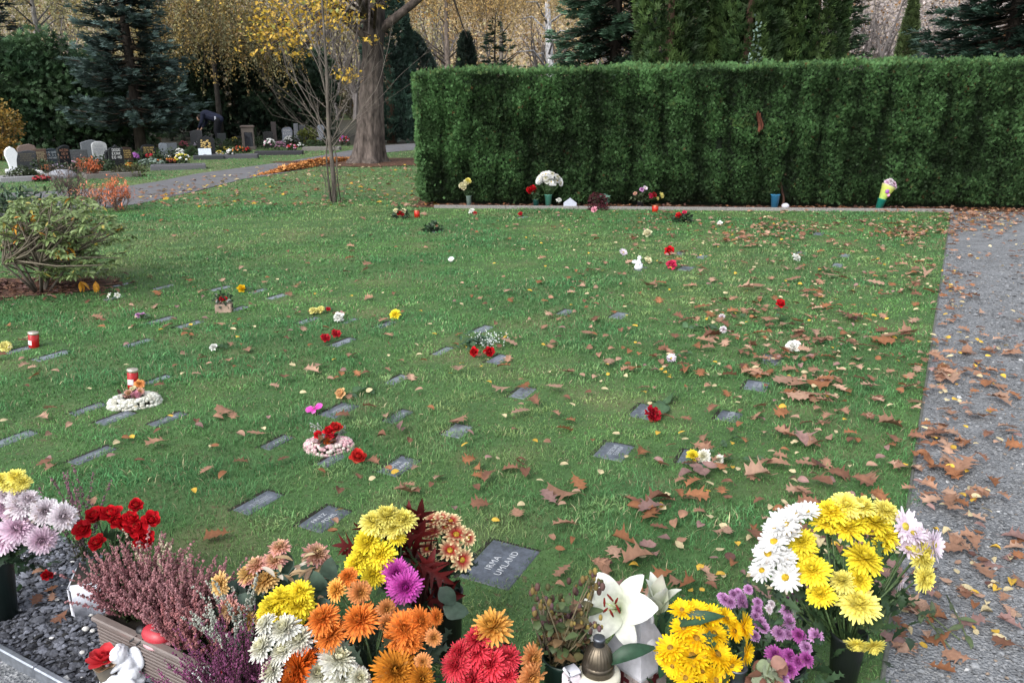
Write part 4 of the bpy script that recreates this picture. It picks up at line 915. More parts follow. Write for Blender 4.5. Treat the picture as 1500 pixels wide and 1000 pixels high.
def make_graves():
    H_ = headstone
    H_('white marble headstone with curved teardrop outline, first of the row', 21, 216, 253, 17, 'wave', (.72, .74, .78), 40, None, mat='ceramic')
    H_('dark grey headstone with faint gold lines, beside the white marble headstone', 41, 221, 250, 27, 'slant', DKG, 38, (.16, .14, .10), 4)
    H_('rough brown headstone half hidden behind the dark grey one', 44, 212, 246, 25, 'rough', (.16, .115, .10), 38, None, mat='rough_stone')
    H_('brown headstone covered with cream lettering', 61, 219, 247, 18, 'square', BRN, 38, (.42, .36, .22), 5)
    H_('blue black headstone with arched top and pale lines', 79, 218, 246, 18, 'round', (.03, .04, .05), 38, (.30, .33, .36), 3)
    H_('polished black headstone with a bright shining edge and a small vase at its foot', 97, 213.5, 250, 16, 'slant', BLK, 46, (.25, .12, .08), 3)
    H_('plain square dark grey headstone behind the red leaved shrub', 117, 220, 245, 25, 'square', (.065, .07, .075), 34, (.11, .11, .12), 3)
    H_('bluish grey wide headstone standing behind the tall light one', 134, 206, 238, 22, 'slant', (.11, .12, .135), 34, None, mat='rough_stone')
    H_('tall light grey headstone with rounded shoulders', 149, 208, 242, 20, 'round', LGT, 34, (.22, .23, .25), 3, mat='rough_stone')
    H_('narrow black pillar headstone with bright rounded top', 162, 221, 248, 9, 'round', BLK, 46, None)
    H_('black headstone with white lettering and stepped shoulders', 173, 213, 250, 20, 'shoulder', BLK, 36, WHTT, 3)
    H_('dark brown headstone with gold lettering and arched top', 187, 216, 245, 17, 'arch', (.035, .02, .016), 34, GOLDT, 4)
    H_('distant mauve grey headstone with a light patch, under the yew', 201, 198, 217, 20, 'arch', (.20, .17, .18), 20, (.35, .33, .34), 1, mat='rough_stone')
    H_('black headstone with gold lettering and a red heart', 219, 212, 236, 20, 'round', BLK, 32, GOLDT, 3, extra=heart)
    H_('slim blue grey headstone next to a wider plain one', 241, 210, 234, 11, 'arch', (.16, .18, .21), 30, None)
    H_('wide plain grey headstone beside the slim blue grey one', 252, 210, 231, 17, 'square', (.09, .10, .115), 30, None)
    H_('small brown headstone beneath the blue spruce', 232, 199, 216, 11, 'rough', (.19, .13, .09), 20, None, mat='rough_stone')
    H_('leaning grey headstone in the shade below the spruce trunk', 289, 191, 213, 17, 'slant', (.10, .10, .11), 20, None, mat='rough_stone')
    H_('black headstone with a large gold ornament and white slab before it', 304, 199, 231, 24, 'shoulder', BLK, 22, None, extra=gold)
    b = P(307, 231) - A((0, .32, 0)); mb = MB(); s = mpp(b); box(mb, (-9 * s, -.02, 0), (9 * s, .02, .34), (.42, .47, .52), bev=.008, R=rotz(.35) @ A([[1, 0, 0], [0, math.cos(.7), -math.sin(.7)], [0, math.sin(.7), math.cos(.7)]]).T)
    single('grave_tablet', mb, M['rough_stone'], 'pale tilted tablet leaning at the foot of the gold ornament headstone', 'tablet', Vector(b), smooth=False)
    H_('brown stone pillar grave with black panel and cap', 365, 185, 219, 17, 'square', (.14, .115, .10), 14, None, mat='rough_stone', t=.3, extra=panel)
    H_('low black headstone behind the white and pink mums', 394, 193, 216, 14, 'arch', BLK, 14, None)
    H_('slim dark brown upright stone behind the low black headstone', 403, 180, 214, 7, 'square', (.055, .045, .045), 14, None, mat='rough_stone')
    H_('rounded blue grey boulder headstone with white marks', 422, 187, 208, 15, 'rough', (.20, .22, .26), 8, (.5, .5, .52), 2, mat='rough_stone')
    H_('slim grey stone stele left of the yellow green bush', 435, 182, 208, 6, 'square', (.17, .18, .20), 5, None, mat='rough_stone')
    H_('wider shaded grey headstone beside the slim stele', 444, 184, 207, 9, 'square', (.09, .095, .10), 5, None, mat='rough_stone')
    H_('bluish white figure shaped headstone seen behind the bare sapling', 471, 183, 205, 11, 'wave', (.30, .32, .36), 5, None, mat='rough_stone')
    H_('weathered grey headstone standing alone at the hedge corner', 594, 169, 195, 11, 'round', (.27, .27, .27), -8, (.16, .16, .16), 2, mat='rough_stone')
    H_('dark square headstone behind the bending person', 326, 196, 213, 12, 'square', (.04, .045, .05), 18, None, mat='rough_stone')
    # grave beds with kerbs
    def bed(label, px, py, w, d, rz, col=(.10, .10, .11), fill=(.05, .04, .03)):
        root = thing('grave_border', label, 'grave border', Vector(P(px, py)), math.radians(rz)); mb = MB()
        for lo, hi in (((-w / 2, 0, -.02), (w / 2, .09, .11)), ((-w / 2, d - .09, -.02), (w / 2, d, .107)), ((-w / 2, .092, -.02), (-w / 2 + .09, d - .092, .108)), ((w / 2 - .09, .092, -.02), (w / 2, d - .092, .108))): box(mb, lo, hi, col, bev=.012)
        part('border', mb, M['rough_stone'], root, smooth=False); mb = MB(); box(mb, (-w / 2 + .095, .095, -.02), (w / 2 - .095, d - .095, .08), fill); part('soil', mb, M['rough_stone'], root, smooth=False)
    bed('pale stone border around the grave of the dark grey headstone', 42, 266, 1.0, .55, 38, (.24, .24, .25))
    bed('grey stone border in front of the black headstone with stepped shoulders', 168, 261, 1.1, .6, 36, (.14, .13, .12))
    bed('grey kerbed grave bed carrying the white and yellow flower bunch', 262, 249, 1.25, .6, 22)
    bed('long dark kerbed bed between the gold ornament grave and the stone pillar', 337, 233, 1.5, .6, 14, (.07, .07, .08))
    bed('dark trough shaped border holding the white and pink mums', 408, 227.5, 1.4, .55, 10, (.03, .03, .035))
    bed('low stone border beside the bare sapling', 470, 221, 1.2, .6, 5, (.15, .14, .13))
    bed('black base border under the gold ornament headstone', 306, 234, .8, .4, 22, (.04, .045, .05))
    # far flowers
    def posy(label, px, py, w, h, cols, n=34, leaf=(.05, .09, .035), d=.05, name='flower_clump', cat='flowers'):
        b = P(px, py); s = mpp(b); rx, hh = w * s / 2, h * s
        root = thing(name, label, cat, Vector(b + A((0, 0, .02))))
        mb = leafmass([((0, 0, hh * .35), (rx * .9, rx * .7, hh * .42))], 160, d * 1.3, leaf, A(leaf) * 1.5, .1); part('leaves', mb, M['leaf'], root, smooth=False)
        mb = MB(); th = rng.uniform(0, 6.28, n); el = np.arccos(rng.uniform(.0, 1, n))
        for a, e in zip(th, el):
            c = A(cols[rng.integers(len(cols))]) * rng.uniform(.8, 1.15); ellip(mb, (rx * math.sin(e) * math.cos(a), rx * math.sin(e) * math.sin(a) * .8, hh * (.35 + .6 * math.cos(e))), (d * .75, d * .75, d * .5), np.clip(c, 0, 1), 6, 4)
        part('blossoms', mb, M['petal'], root)
    W, Y_, R_, PK, PU, OR = (.8, .8, .78), (.8, .62, .12), (.55, .03, .04), (.7, .35, .5), (.35, .12, .4), (.7, .25, .05)
    posy('white chrysanthemum mound on the pale bordered grave', 55, 262, 19, 11, [W], 40)
    posy('dark red flowers beside the white chrysanthemum mound', 62, 266, 24, 7, [(.3, .04, .05)], 30)
    posy('lilac flowers at the foot of the blue black headstone', 84, 252, 17, 10, [(.62, .5, .66)], 36)
    posy('cream heather clump in front of the square grey headstone', 121, 243, 18, 10, [(.55, .5, .40)], 44, d=.035)
    posy('rust coloured plants under the cream lettered headstone', 70, 252, 18, 9, [(.34, .12, .05)], 40)
    posy('pale yellow flower bunch on the shoulder of the square headstone', 128, 224, 11, 7, [(.6, .6, .3)], 18)
    posy('violet chrysanthemum ball right of the black lettered headstone', 199, 238, 11, 13, [PU], 28)
    posy('silver green ground plants in front of the red heart grave', 222, 244, 36, 10, [(.22, .28, .24)], 50, (.16, .22, .17))
    posy('red and orange flowers on the gravelled grave front', 235, 243, 10, 8, [R_, OR], 22)
    posy('white flower bunch above the yellow one on the kerbed bed', 264, 232, 14, 13, [W], 26)
    posy('yellow flowers with green on the kerbed bed', 268, 241, 22, 15, [Y_, (.6, .6, .1), W], 34)
    posy('maroon plant beside the yellow flowers on the kerbed bed', 251, 242, 13, 10, [(.2, .05, .05), OR], 24)
    posy('pink red bowl of flowers under the blue spruce', 270, 219, 12, 12, [(.55, .16, .2)], 24)
    posy('low white flowers beside the tilted pale tablet', 322, 229, 9, 7, [W, Y_], 16)
    posy('yellow flower cup on the long dark bed', 331, 222, 8, 6, [Y_], 12)
    posy('white flowers with dark leaf on the long dark bed', 337, 231, 10, 11, [W], 18)
    posy('red and brown plants before the stone pillar grave', 350, 226, 18, 11, [(.4, .08, .05), OR, (.5, .35, .25)], 32)
    posy('bright red grave candle flowers at the stone pillar', 363, 224, 7, 7, [R_], 14)
    posy('pale pink and white mums in the dark trough, lower left clump', 396, 220, 17, 16, [W, PK, W], 46)
    posy('mauve heather between the two mum clumps', 411, 220, 17, 12, [(.38, .2, .3)], 50, d=.035)
    posy('white mums at the top of the dark trough', 425, 213, 17, 13, [W], 46)
    posy('pink flowers below the white mums at the trough end', 428, 221, 14, 9, [PK, R_], 26)
    posy('purple and red flowers at the foot of the maple trunk', 505, 214, 14, 14, [PU, R_, PK], 34)
    posy('white grave light among low plants left of the sapling', 441, 217, 9, 7, [W], 10)
    posy('pink white flowers at the foot of the plain square headstone', 108, 246, 12, 9, [PK, W], 24)
    posy('small red flowers between the tall light grey headstone and the black pillar', 157, 246, 10, 8, [R_, PK], 20)
    posy('orange flowers before the dark brown gold lettered headstone', 190, 248, 13, 8, [OR, Y_], 24)
    posy('white flowers beside the slim blue grey headstone', 247, 236, 10, 8, [W], 20)
    posy('lilac flowers before the leaning grey headstone', 290, 217, 11, 8, [(.6, .5, .65), W], 22)
    posy('yellow flowers behind the long dark bed, right of the bending person', 344, 210, 10, 8, [Y_], 20)
    posy('white and pink flowers between the maple trunk and the sapling', 478, 212, 13, 9, [W, PK], 26)
    bush('yellow_green_bush', 'round yellow green bush among the far graves left of the sapling', P(453, 212), .36, .3, .62, 900, .07, (.17, .20, .04), (.09, .13, .04), 'shrub', QUAD, 7)
    bush('box_bush', 'trimmed dark green ball shrub beside the light grey headstone', P(165, 223), .3, .28, .55, 800, .06, (.03, .06, .025), (.06, .10, .03), 'shrub', QUAD, 7)
    bush('green_mound', 'low rounded green shrub on the grave with the pale border', P(33, 264), .32, .25, .28, 700, .05, (.045, .07, .025), (.08, .10, .03), 'shrub', QUAD, 6)
    bush('green_mound', 'low olive green shrub in front of the stepped shoulders headstone', P(188, 258), .42, .3, .26, 800, .05, (.08, .09, .03), (.12, .12, .04), 'shrub', QUAD, 6)
    for px, py, w in ((70, 258, .3), (110, 254, .35), (128, 250, .3), (146, 246, .3), (155, 254, .25), (181, 247, .3), (212, 236, .3), (228, 238, .25), (246, 238, .3), (282, 228, .3), (292, 222, .3), (322, 220, .35), (344, 214, .3), (376, 216, .3), (386, 212, .3), (433, 213, .3), (462, 214, .3), (480, 213, .3)):
        o = bush('ground_plant', 'low green plant growing between the far headstones', P(px, py), w * rng.uniform(.7, 1.3), .22, rng.uniform(.16, .38), 420, .06, A((.04, .075, .03)) * rng.uniform(.6, 1.4), (.10, .12, .05), 'shrub', QUAD, 5, 'low green plants between the far headstones')
    mb = MB(); ellip(mb, (0, 0, .05), (.32, .2, .14), (.24, .25, .28), 12, 8); single('boulder', mb, M['rough_stone'], 'grey rounded boulder lying in front of the lilac flowers', 'boulder', Vector(P(92, 261)))
    # leaf pile by the maple
    n = 5200; u = rng.uniform(0, 1, n); px_, py_ = [], []
    p0, p1 = P(415, 252), P(500, 236); t = rng.uniform(0, 1, n); wdt = .75
    base = p0[None] * (1 - t[:, None]) + p1[None] * t[:, None]; off = rng.normal(0, .42, n); base[:, 0] += off * .3; base[:, 1] += off
    hgt = .13 * np.exp(-(off / .5) ** 2) * np.sin(PI * np.clip(t * .9 + .06, 0, 1)) ** .6; base[:, 2] = .015 + hgt * rng.uniform(.3, 1, n)
    c = np.where(rng.uniform(0, 1, (n, 1)) < .6, A((.50, .24, .08)), A((.38, .15, .05))) * (1 + .3 * rng.standard_normal((n, 1)))
    mb = MB(); mb.inst(leaf_tmpl('maple', .15, .3, 2), frames(rand_dirs(n, -.4, .4), roll=rng.normal(0, .6, n)) * rng.uniform(.09, .15, (n, 1, 1)), base, np.clip(c, .02, .8))
    o = link('leaf_pile', mb.mesh('leaf_pile', M['deadmass'], False)); tag(o, 'raked heap of orange leaves beside the asphalt path at the maple', 'leaf pile', kind='stuff')

# ------------------------------------------------------------------ blobs welded into one surface
def capsule(mb, a, b, ra, rb, col, seg=10):
    a, b = A(a, float), A(b, float); t = np.linspace(0, 1, 5); L = np.linalg.norm(b - a) + 1e-6; d = (b - a) / L
    pts = [a - d * ra * .95, a - d * ra * .7] + [a + (b - a) * x for x in t] + [b + d * rb * .7, b + d * rb * .95]
    tube(mb, pts, [ra * .25, ra * .7] + [ra + (rb - ra) * x for x in t] + [rb * .7, rb * .25], col, seg)
def weld(o, vox, smooth=4):
    m = o.modifiers.new('remesh', 'REMESH'); m.mode = 'VOXEL'; m.voxel_size = vox; m.use_smooth_shade = True
    s = o.modifiers.new('smooth', 'SMOOTH'); s.iterations = smooth; s.factor = .5
def cmat(name, col, **k):
    m = vmat(name, **k); at = [n for n in m.node_tree.nodes if n.type == 'ATTRIBUTE'][0]
    rgb = m.node_tree.nodes.new('ShaderNodeRGB'); rgb.outputs[0].default_value = (*col, 1)
    for l in list(at.outputs['Color'].links): m.node_tree.links.new(rgb.outputs[0], l.to_socket)
    return m
def make_person():
    b = P(318, 211.5); root = thing('person', 'person in dark navy clothes bending forward behind the black gold ornament headstone', 'person', Vector(b), math.radians(0))
    # facing -X, bent at the hips
    sk = MB(); c = (1, 1, 1)
    hip, chest, neck, head = A((.12, 0, .88)), A((-.30, 0, 1.05)), A((-.44, 0, 1.02)), A((-.55, 0, .93))
    capsule(sk, hip, chest, .13, .15, c); capsule(sk, chest, neck, .12, .055, c); ellip(sk, head, (.095, .075, .115), c); capsule(sk, head + A((-.05, 0, -.06)), head + A((-.085, 0, -.075)), .03, .014, c)
    for s in (-1, 1):
        sh, el, wr = chest + A((-.05, .19 * s, .02)), A((-.40, .24 * s, .78)), A((-.55, .17 * s, .58))
        capsule(sk, chest, sh, .1, .065, c); capsule(sk, sh, el, .055, .043, c); capsule(sk, el, wr, .042, .028, c)
        pal = wr + A((-.05, -.01 * s, -.07)); capsule(sk, wr, pal, .03, .032, c)
        for f in range(4): a = pal + A((-.01, (f - 1.5) * .018, -.02)); capsule(sk, a, a + A((-.035, 0, -.05 + .006 * abs(f - 1.5))), .009, .007, c, 6)
        capsule(sk, pal + A((0, -.03 * s, 0)), pal + A((-.03, -.055 * s, -.03)), .011, .008, c, 6)
        h0, kn, an = hip + A((.02, .09 * s, -.02)), A((.05, .11 * s, .48)), A((.12, .11 * s, .08))
        capsule(sk, h0, kn, .10, .062, c); capsule(sk, kn, an, .06, .038, c); capsule(sk, an + A((.02, 0, -.03)), an + A((-.15, 0, -.04)), .04, .03, c)
    body = part('body', sk, cmat('bare_skin', (.45, .28, .2), rough=.6, noise=.1), root); weld(body, .011, 3)
    ck = MB(); capsule(ck, hip + A((.05, 0, .02)), chest, .165, .185, c); capsule(ck, chest, neck + A((.02, 0, 0)), .165, .08, c)
    for s in (-1, 1):
        sh, el, wr = chest + A((-.05, .19 * s, .02)), A((-.40, .24 * s, .78)), A((-.53, .18 * s, .61)); capsule(ck, chest, sh, .12, .09, c); capsule(ck, sh, el, .078, .062, c); capsule(ck, el, wr, .062, .048, c)
    j = part('jacket', ck, cmat('navy_cloth', (.022, .027, .055), rough=.85, noise=.2), root); weld(j, .014, 3)
    tk = MB(); capsule(tk, hip, hip + A((-.08, 0, .02)), .155, .15, c)
    for s in (-1, 1):
        h0, kn, an = hip + A((.02, .09 * s, -.02)), A((.05, .11 * s, .48)), A((.12, .11 * s, .09)); capsule(tk, h0, kn, .125, .085, c); capsule(tk, kn, an, .083, .065, c)
    t = part('trousers', tk, cmat('dark_trousers', (.014, .015, .02), rough=.9, noise=.2), root); weld(t, .014, 3)
    hk = MB(); ellip(hk, head + A((.025, 0, .03)), (.105, .088, .115), c); h = part('hair', hk, cmat('dark_hair', (.02, .016, .014), rough=.7, noise=.3), root); weld(h, .012, 2)
    st = MB(); box(st, (.06, -.19, .80), (.12, -.165, 1.0), (.55, .58, .65), bev=.008); part('pale_stripe', st, M['cloth'], root, 'pale strip at the hip')
    for s in (-1, 1): k = MB(); capsule(k, (.15, .11 * s, .035), (-.06, .11 * s, .03), .05, .042, (.02, .02, .022)); part('shoe', k, M['plastic'], root)

# ================================================================== PLAQUES
PL = [  # px, py, length, width, turn, label, lettering
 (733, 827, .31, .205, 3, 'slate plaque engraved IRMA UMLAND, nearest and clearest in the grass', ('IRMA', 'UMLAND')),
 (476, 761, .27, .16, 2, 'slate plaque with two short white lines, directly behind the wilting pink bouquet', ('FRITZ', 'POHL')),
 (379, 737, .28, .12, 0, 'slate plaque with dense frosted lettering and a tan leaf on its corner', 3),
 (136, 668, .29, .10, 0, 'long pale plaque behind the red roses, a small leaf on its tip', 2),
 (585, 684, .27, .15, 0, 'plaque reading OTTE under torn brown leaves, right of the coral red rose', ('LOTTE', 'LAND')),
 (899, 662, .27, .19, 2, 'dark plaque with two lines of white letters, below the red carnation', 2),
 (1017, 672, .22, .17, 4, 'plaque mostly covered by the white and yellow blooms', 1),
 (947, 604, .29, .18, 0, 'dark plaque under the red carnation and its green leaves', 2),
 (1068, 611, .20, .15, 0, 'small dark plaque half grown over, beneath the fan of brown leaves', 1),
 (1108, 566, .22, .17, 4, 'frosted plaque beside the heap of curled oak leaves', 2),
 (1132, 528, .28, .17, 6, 'pale blue plaque next to the white carnation', 0),
 (497, 602, .29, .15, 0, 'plaque with two lines between the pink orchid and the peach rose', 2),
 (583, 611, .26, .10, 0, 'narrow plaque with one white line, right of the peach rose leaves', 1),
 (582, 557, .22, .10, 0, 'small frosted plaque beyond the tip of the peach rose stem', 2),
 (406, 649, .24, .09, 0, 'overgrown plaque beside a single large oak leaf, left of the pink wreath', 1),
 (486, 675, .20, .09, 0, 'plaque edge showing under the pink flower wreath', 1),
 (731, 527, .24, .13, 0, 'bright plaque with two dark lines touching the pair of red roses', 2),
 (766, 576, .24, .13, 4, 'blue plaque under a rust coloured oak leaf', 0),
 (670, 632, .22, .14, 4, 'bluish plaque buried beneath a pair of curled oak leaves', 0),
 (708, 483, .24, .12, 0, 'pale plaque just behind the white gypsophila spray', 0),
 (649, 515, .24, .08, 0, 'thin plaque left of the pair of red roses', 1),
 (503, 502, .27, .10, 0, 'plaque with a frosted line beside the two crimson carnations', 2),
 (452, 470, .26, .09, 0, 'plaque below the pair of pale yellow carnations', 0),
 (512, 471, .20, .07, 0, 'plaque with a white carnation on its near end', 0),
 (565, 476, .24, .09, 0, 'plaque below the single bright yellow chrysanthemum', 0),
 (379, 427, .24, .10, 0, 'plaque beside the yellow rose', 0),
 (407, 435, .27, .10, 0, 'plaque just past the yellow rose plaque, without flowers', 0),
 (324, 423, .27, .10, 0, 'sunken plaque behind the small flower basket', 0),
 (350, 453, .22, .10, 0, 'plaque touching the small flower basket', 0),
 (236, 470, .30, .11, 0, 'pale plaque with small mauve flowers at its end', 0),
 (278, 476, .27, .10, 0, 'dark rimmed plaque next to the one with mauve flowers', 0),
 (241, 421, .27, .09, 0, 'narrow far plaque near the rhododendron tip', 0),
 (168, 437, .24, .08, 0, 'plaque behind the white lilies in the grass', 0),
 (177, 418, .22, .07, 0, 'mossy plaque close to the rhododendron edge', 0),
 (203, 503, .26, .09, 0, 'overgrown plaque between the two red candles', 0),
 (77, 522, .30, .12, 0, 'plaque with a dark soil gap, in front of the left red candle', 0),
 (30, 513, .26, .10, 0, 'plaque between the white flowers and the left red candle', 0),
 (130, 600, .27, .09, 0, 'narrow plaque left of the white oval wreath', 2),
 (170, 613, .27, .11, 0, 'plaque tucked under the white oval wreath', 1),
 (231, 557, .22, .08, 0, 'plaque with frosted letters behind the white oval wreath', 2),
 (246, 615, .28, .09, 0, 'plaque in the grass right of the white oval wreath', 1),
 (17, 645, .32, .11, 0, 'plaque at the picture edge, above the yellow chrysanthemums', 0),
 (1005, 394, .28, .17, 0, 'far plaque just right of the crimson pink rose', 0),
 (996, 372, .24, .13, 0, 'far plaque next to the scarlet rose', 0),
 (938, 394, .26, .12, 0, 'far plaque under the white angel figure', 0),
 (1028, 377, .26, .12, 0, 'far bare plaque in the middle of the rear lawn', 0),
 (829, 458, .22, .12, 0, 'small plaque under brown leaves in mid lawn', 0),
 (907, 463, .24, .14, 0, 'mid lawn plaque with curled leaf on it, above a yellow leaf', 0),
 (1173, 372, .26, .12, 0, 'far plaque near the white flower tuft on the leafy side', 0),
 (1238, 375, .26, .12, 0, 'far pale plaque closest to the gravel path corner', 0),
 (1227, 389, .26, .12, 0, 'far dark plaque one row nearer than the pale corner one', 0),
 (1199, 343, .28, .14, 0, 'rearmost dark plaque in front of the hedge near the leaf drift', 0),
 (766, 319, .24, .12, 0, 'rear plaque below a small red and grey posy', 0),
 (640, 339, .26, .12, 0, 'rear plaque with dull withered twigs, left side of the hedge front', 0),
]
def text_mesh(txt, h):
    cu = bpy.data.curves.new('inscription', 'FONT'); cu.body = txt; cu.size = h * 1.38; cu.align_x = 'CENTER'; cu.space_character = 1.12
    o = bpy.data.objects.new('inscription', cu); COL.objects.link(o)
    me = bpy.data.meshes.new_from_object(o.evaluated_get(bpy.context.evaluated_depsgraph_get())) if False else None
    bpy.context.view_layer.update()
    me = bpy.data.meshes.new_from_object(o); bpy.data.objects.remove(o)
    n = len(me.vertices); me.color_attributes.new('Col', 'FLOAT_COLOR', 'POINT').data.foreach_set('color', np.tile(A((.50, .52, .54, 1.)), n).astype(np.float32))
    me.materials.clear(); me.materials.append(M['paint']); return me
for p in PL:
    c = P(p[0], p[1]); kk = .92 if isinstance(p[6], tuple) and p[6][0] == 'IRMA' else (.74 if p[1] > 590 else .82); PLQ.append((c, p[2] * kk, p[3] * (.80 + .2 * (kk > .9)), UANG + math.radians(p[4])))
def make_plaques():
    for p, (c, L, W, rz) in zip(PL, PLQ):
        root = thing('grave_plaque', p[5], 'plaque', Vector(c), rz)
        mb = MB(); box(mb, (-L / 2, -W / 2, -.03), (L / 2, W / 2, .010), A((.085, .098, .122)) * rng.uniform(.85, 1.15) * (1 if p[1] > 590 else 1.5) if p[6] != 0 else A((.15, .172, .20)) * rng.uniform(.75, 1.1), bev=.004)  # far and unlettered plaques paler: sky reflection put into the colour
        slab_ = part('slab', mb, M['slate'], root, smooth=False); dz = -.0045 if p[1] < 590 else -.003; slab_.location.z = dz
        sb = MB(); box(sb, (-L / 2 - .012, W / 2 + .0005, -.02), (L / 2 + .01, W / 2 + .02, .005), (.02, .017, .012)); box(sb, (L / 2 + .0005, -W / 2, -.02), (L / 2 + .012, W / 2 + .018, .0045), (.02, .017, .012)); part('soil_gap', sb, M['rough_stone'], root, smooth=False)
        if isinstance(p[6], tuple):
            hh = .028 if p[6][0] == 'IRMA' else .022
            for k, t in enumerate(p[6]):
                o = link('inscription', text_mesh(t, hh), root, (.01 - (.0 if k else .02), .014 - (.048 if hh > .025 else .038) * k, .0112 + dz))
        elif p[6]:
            mb = scribble(L * .62, W * .40, p[6], (.36, .39, .42), 0, 0, int(p[0])); o = part('inscription', mb, M['paint'], root, smooth=False)
            o.rotation_euler = (-PI / 2, 0, 0); o.location = (.01, -W * .24, .0112 + dz)

# ================================================================== THINGS ON THE LAWN
def stem_leaves(mb, lb, pts, r=.0035, nl=3, ls=.06, col=(.07, .13, .05), lcol=(.055, .11, .05), tm=None):
    tube(mb, pts, r, col, 5); pts = A(pts)
    for i in range(nl):
        t = (i + .6) / (nl + .3); p = pts[0] * (1 - t) + pts[-1] * t; d = (pts[-1] - pts[0]); d /= np.linalg.norm(d) + 1e-9
        dr = d * .6 + rng.normal(0, .55, 3); dr[2] = abs(dr[2]) * .35
        (lb if isinstance(lb, MB) else (lb.append(MB()) or lb[-1])).inst(tm or LEAF_OV, frames(dr[None], roll=rng.normal(0, .5, 1)) * ls * rng.uniform(.75, 1.2), p[None] + A([[0, 0, .006]]), (A(lcol) * rng.uniform(.8, 1.3))[None])
def lay(kind, px, py, dpx, label, end=None, z=.035, tilt=None, name=None, nl=3, ls=.05, cat=None):
    b = P(px, py); s = mpp(b); D = dpx * s
    nm = name or ('rose' if 'rose' in kind else 'carnation' if 'carn' in kind else 'chrysanthemum')
    root = thing(nm, label, cat or nm.replace('_', ' '), Vector(b))
    d = A(tilt) if tilt is not None else A((rng.normal(0, .35), -.55, .8))
    bp = A((0, 0, max(z, D * .34))); bloom(kind, bp, D, d, root)
    sm, lb = MB(), []
    if end is not None:
        e = P(*end) - b; e[2] = .022; stem_leaves(sm, lb, [bp - d / np.linalg.norm(d) * D * .2, bp * .4 + e * .5 + A((0, 0, .012)), e], .003, nl, ls)
    else:
        e = A((rng.normal(0, .03), .09, .012)); stem_leaves(sm, lb, [bp, bp * .5 + e * .5, e], .003, 1, .03)
    part('stem', sm, M['leaf'], root)
    for l_ in lb: part('leaf', l_, M['leaf'], root)
    return root
def lathe_thing(name, label, cat, px, py, prof, col, mat='plastic', tilt=None, seg=20, base=None, bands=None):
    b = P(px, py) if base is None else A(base); root = thing(name, label, cat, Vector(b))
    if tilt: root.rotation_euler = tilt
    mb = MB(); lathe(mb, prof, seg, col); part('body', mb, M[mat], root); return root
def candle(label, px, py, hpx, wpx):
    b = P(px, py); s = mpp(b); h, r = hpx * s, wpx * s / 2; root = thing('grave_candle', label, 'candle', Vector(b), UANG)
    root.rotation_euler = (math.radians(-3), math.radians(5), rng.uniform(-.3, .3))
    mb = MB(); lathe(mb, [(.001, 0), (r * .92, 0), (r, .006), (r, h * .84), (r * .9, h * .86)], 20, (.46, .012, .014)); part('cup', mb, M['candle'], root)
    mb = MB(); lathe(mb, [(r * .88, h * .83), (r * 1.06, h * .86), (r * 1.06, h * .95), (r * .98, h), (.001, h * 1.005)], 20, (.62, .56, .46)); part('lid', mb, M['metal'], root)
    mb = MB(); th = np.linspace(-2.6, -1.3, 6); v = [(1.015 * r * math.cos(a), 1.015 * r * math.sin(a), z) for z in (h * .22, h * .5) for a in th]
    mb.add(v, [(i, i + 1, i + 7, i + 6) for i in range(5)], None, (.62, .60, .62)); part('sticker', mb, M['paint'], root, 'pale paper label')
def wreath(name, label, px, py, wpx, ring, fill, asp=.62, rz=0., heartshape=False):
    b = P(px, py); s = mpp(b); R = wpx * s / 2; root = thing(name, label, 'wreath', Vector(b), rz)
    mb = MB(); n = 640
    for i in range(n):
        a = rng.uniform(0, 2 * PI); ph = rng.uniform(-.6, PI + .6); rt = R * .28; rr = R * .70 + rt * math.cos(ph); r0 = R * .10 * rng.uniform(.6, 1.15); zz = R * .06 + rt * 1.15 * max(0, math.sin(ph))
        x, y = rr * math.cos(a), rr * math.sin(a) * asp
        if heartshape: y += R * .18 * abs(math.cos(a))
        c = A(ring[rng.integers(len(ring))]) * rng.uniform(.75, 1.12)
        ellip(mb, (x, y, zz), (r0, r0, r0 * .8), c, 6, 5)
    part('flower_ring', mb, M['ceramic'], root)
    mb = MB(); lathe(mb, [(.001, .008), (R * .6, .008), (R * .6, .02), (R * .5, .03), (.001, .03)], 24, (.05, .045, .03)); mb.v[0][:, 1] *= asp; part('base', mb, M['rough_stone'], root)
    lb = MB(); k = 34; p = np.column_stack([rng.normal(0, R * .30, k), rng.normal(0, R * .30 * asp, k), rng.uniform(.02, .06, k)])
    lb.inst(LEAF_OV, frames(rand_dirs(k, 0, 1)) * (R * .34), p, A([(.05, .08, .04), (.10, .05, .04), (.16, .10, .05)])[rng.integers(0, 3, k)]); part('leaves', lb, M['leaf'], root)
    for kind, dx, dy, dz, dm in fill: bloom(kind, (dx * R * .85, dy * R * asp * .8, dz * R * .82), dm * R * 1.0, (rng.normal(0, .3), -.6, .9), root)
    return root
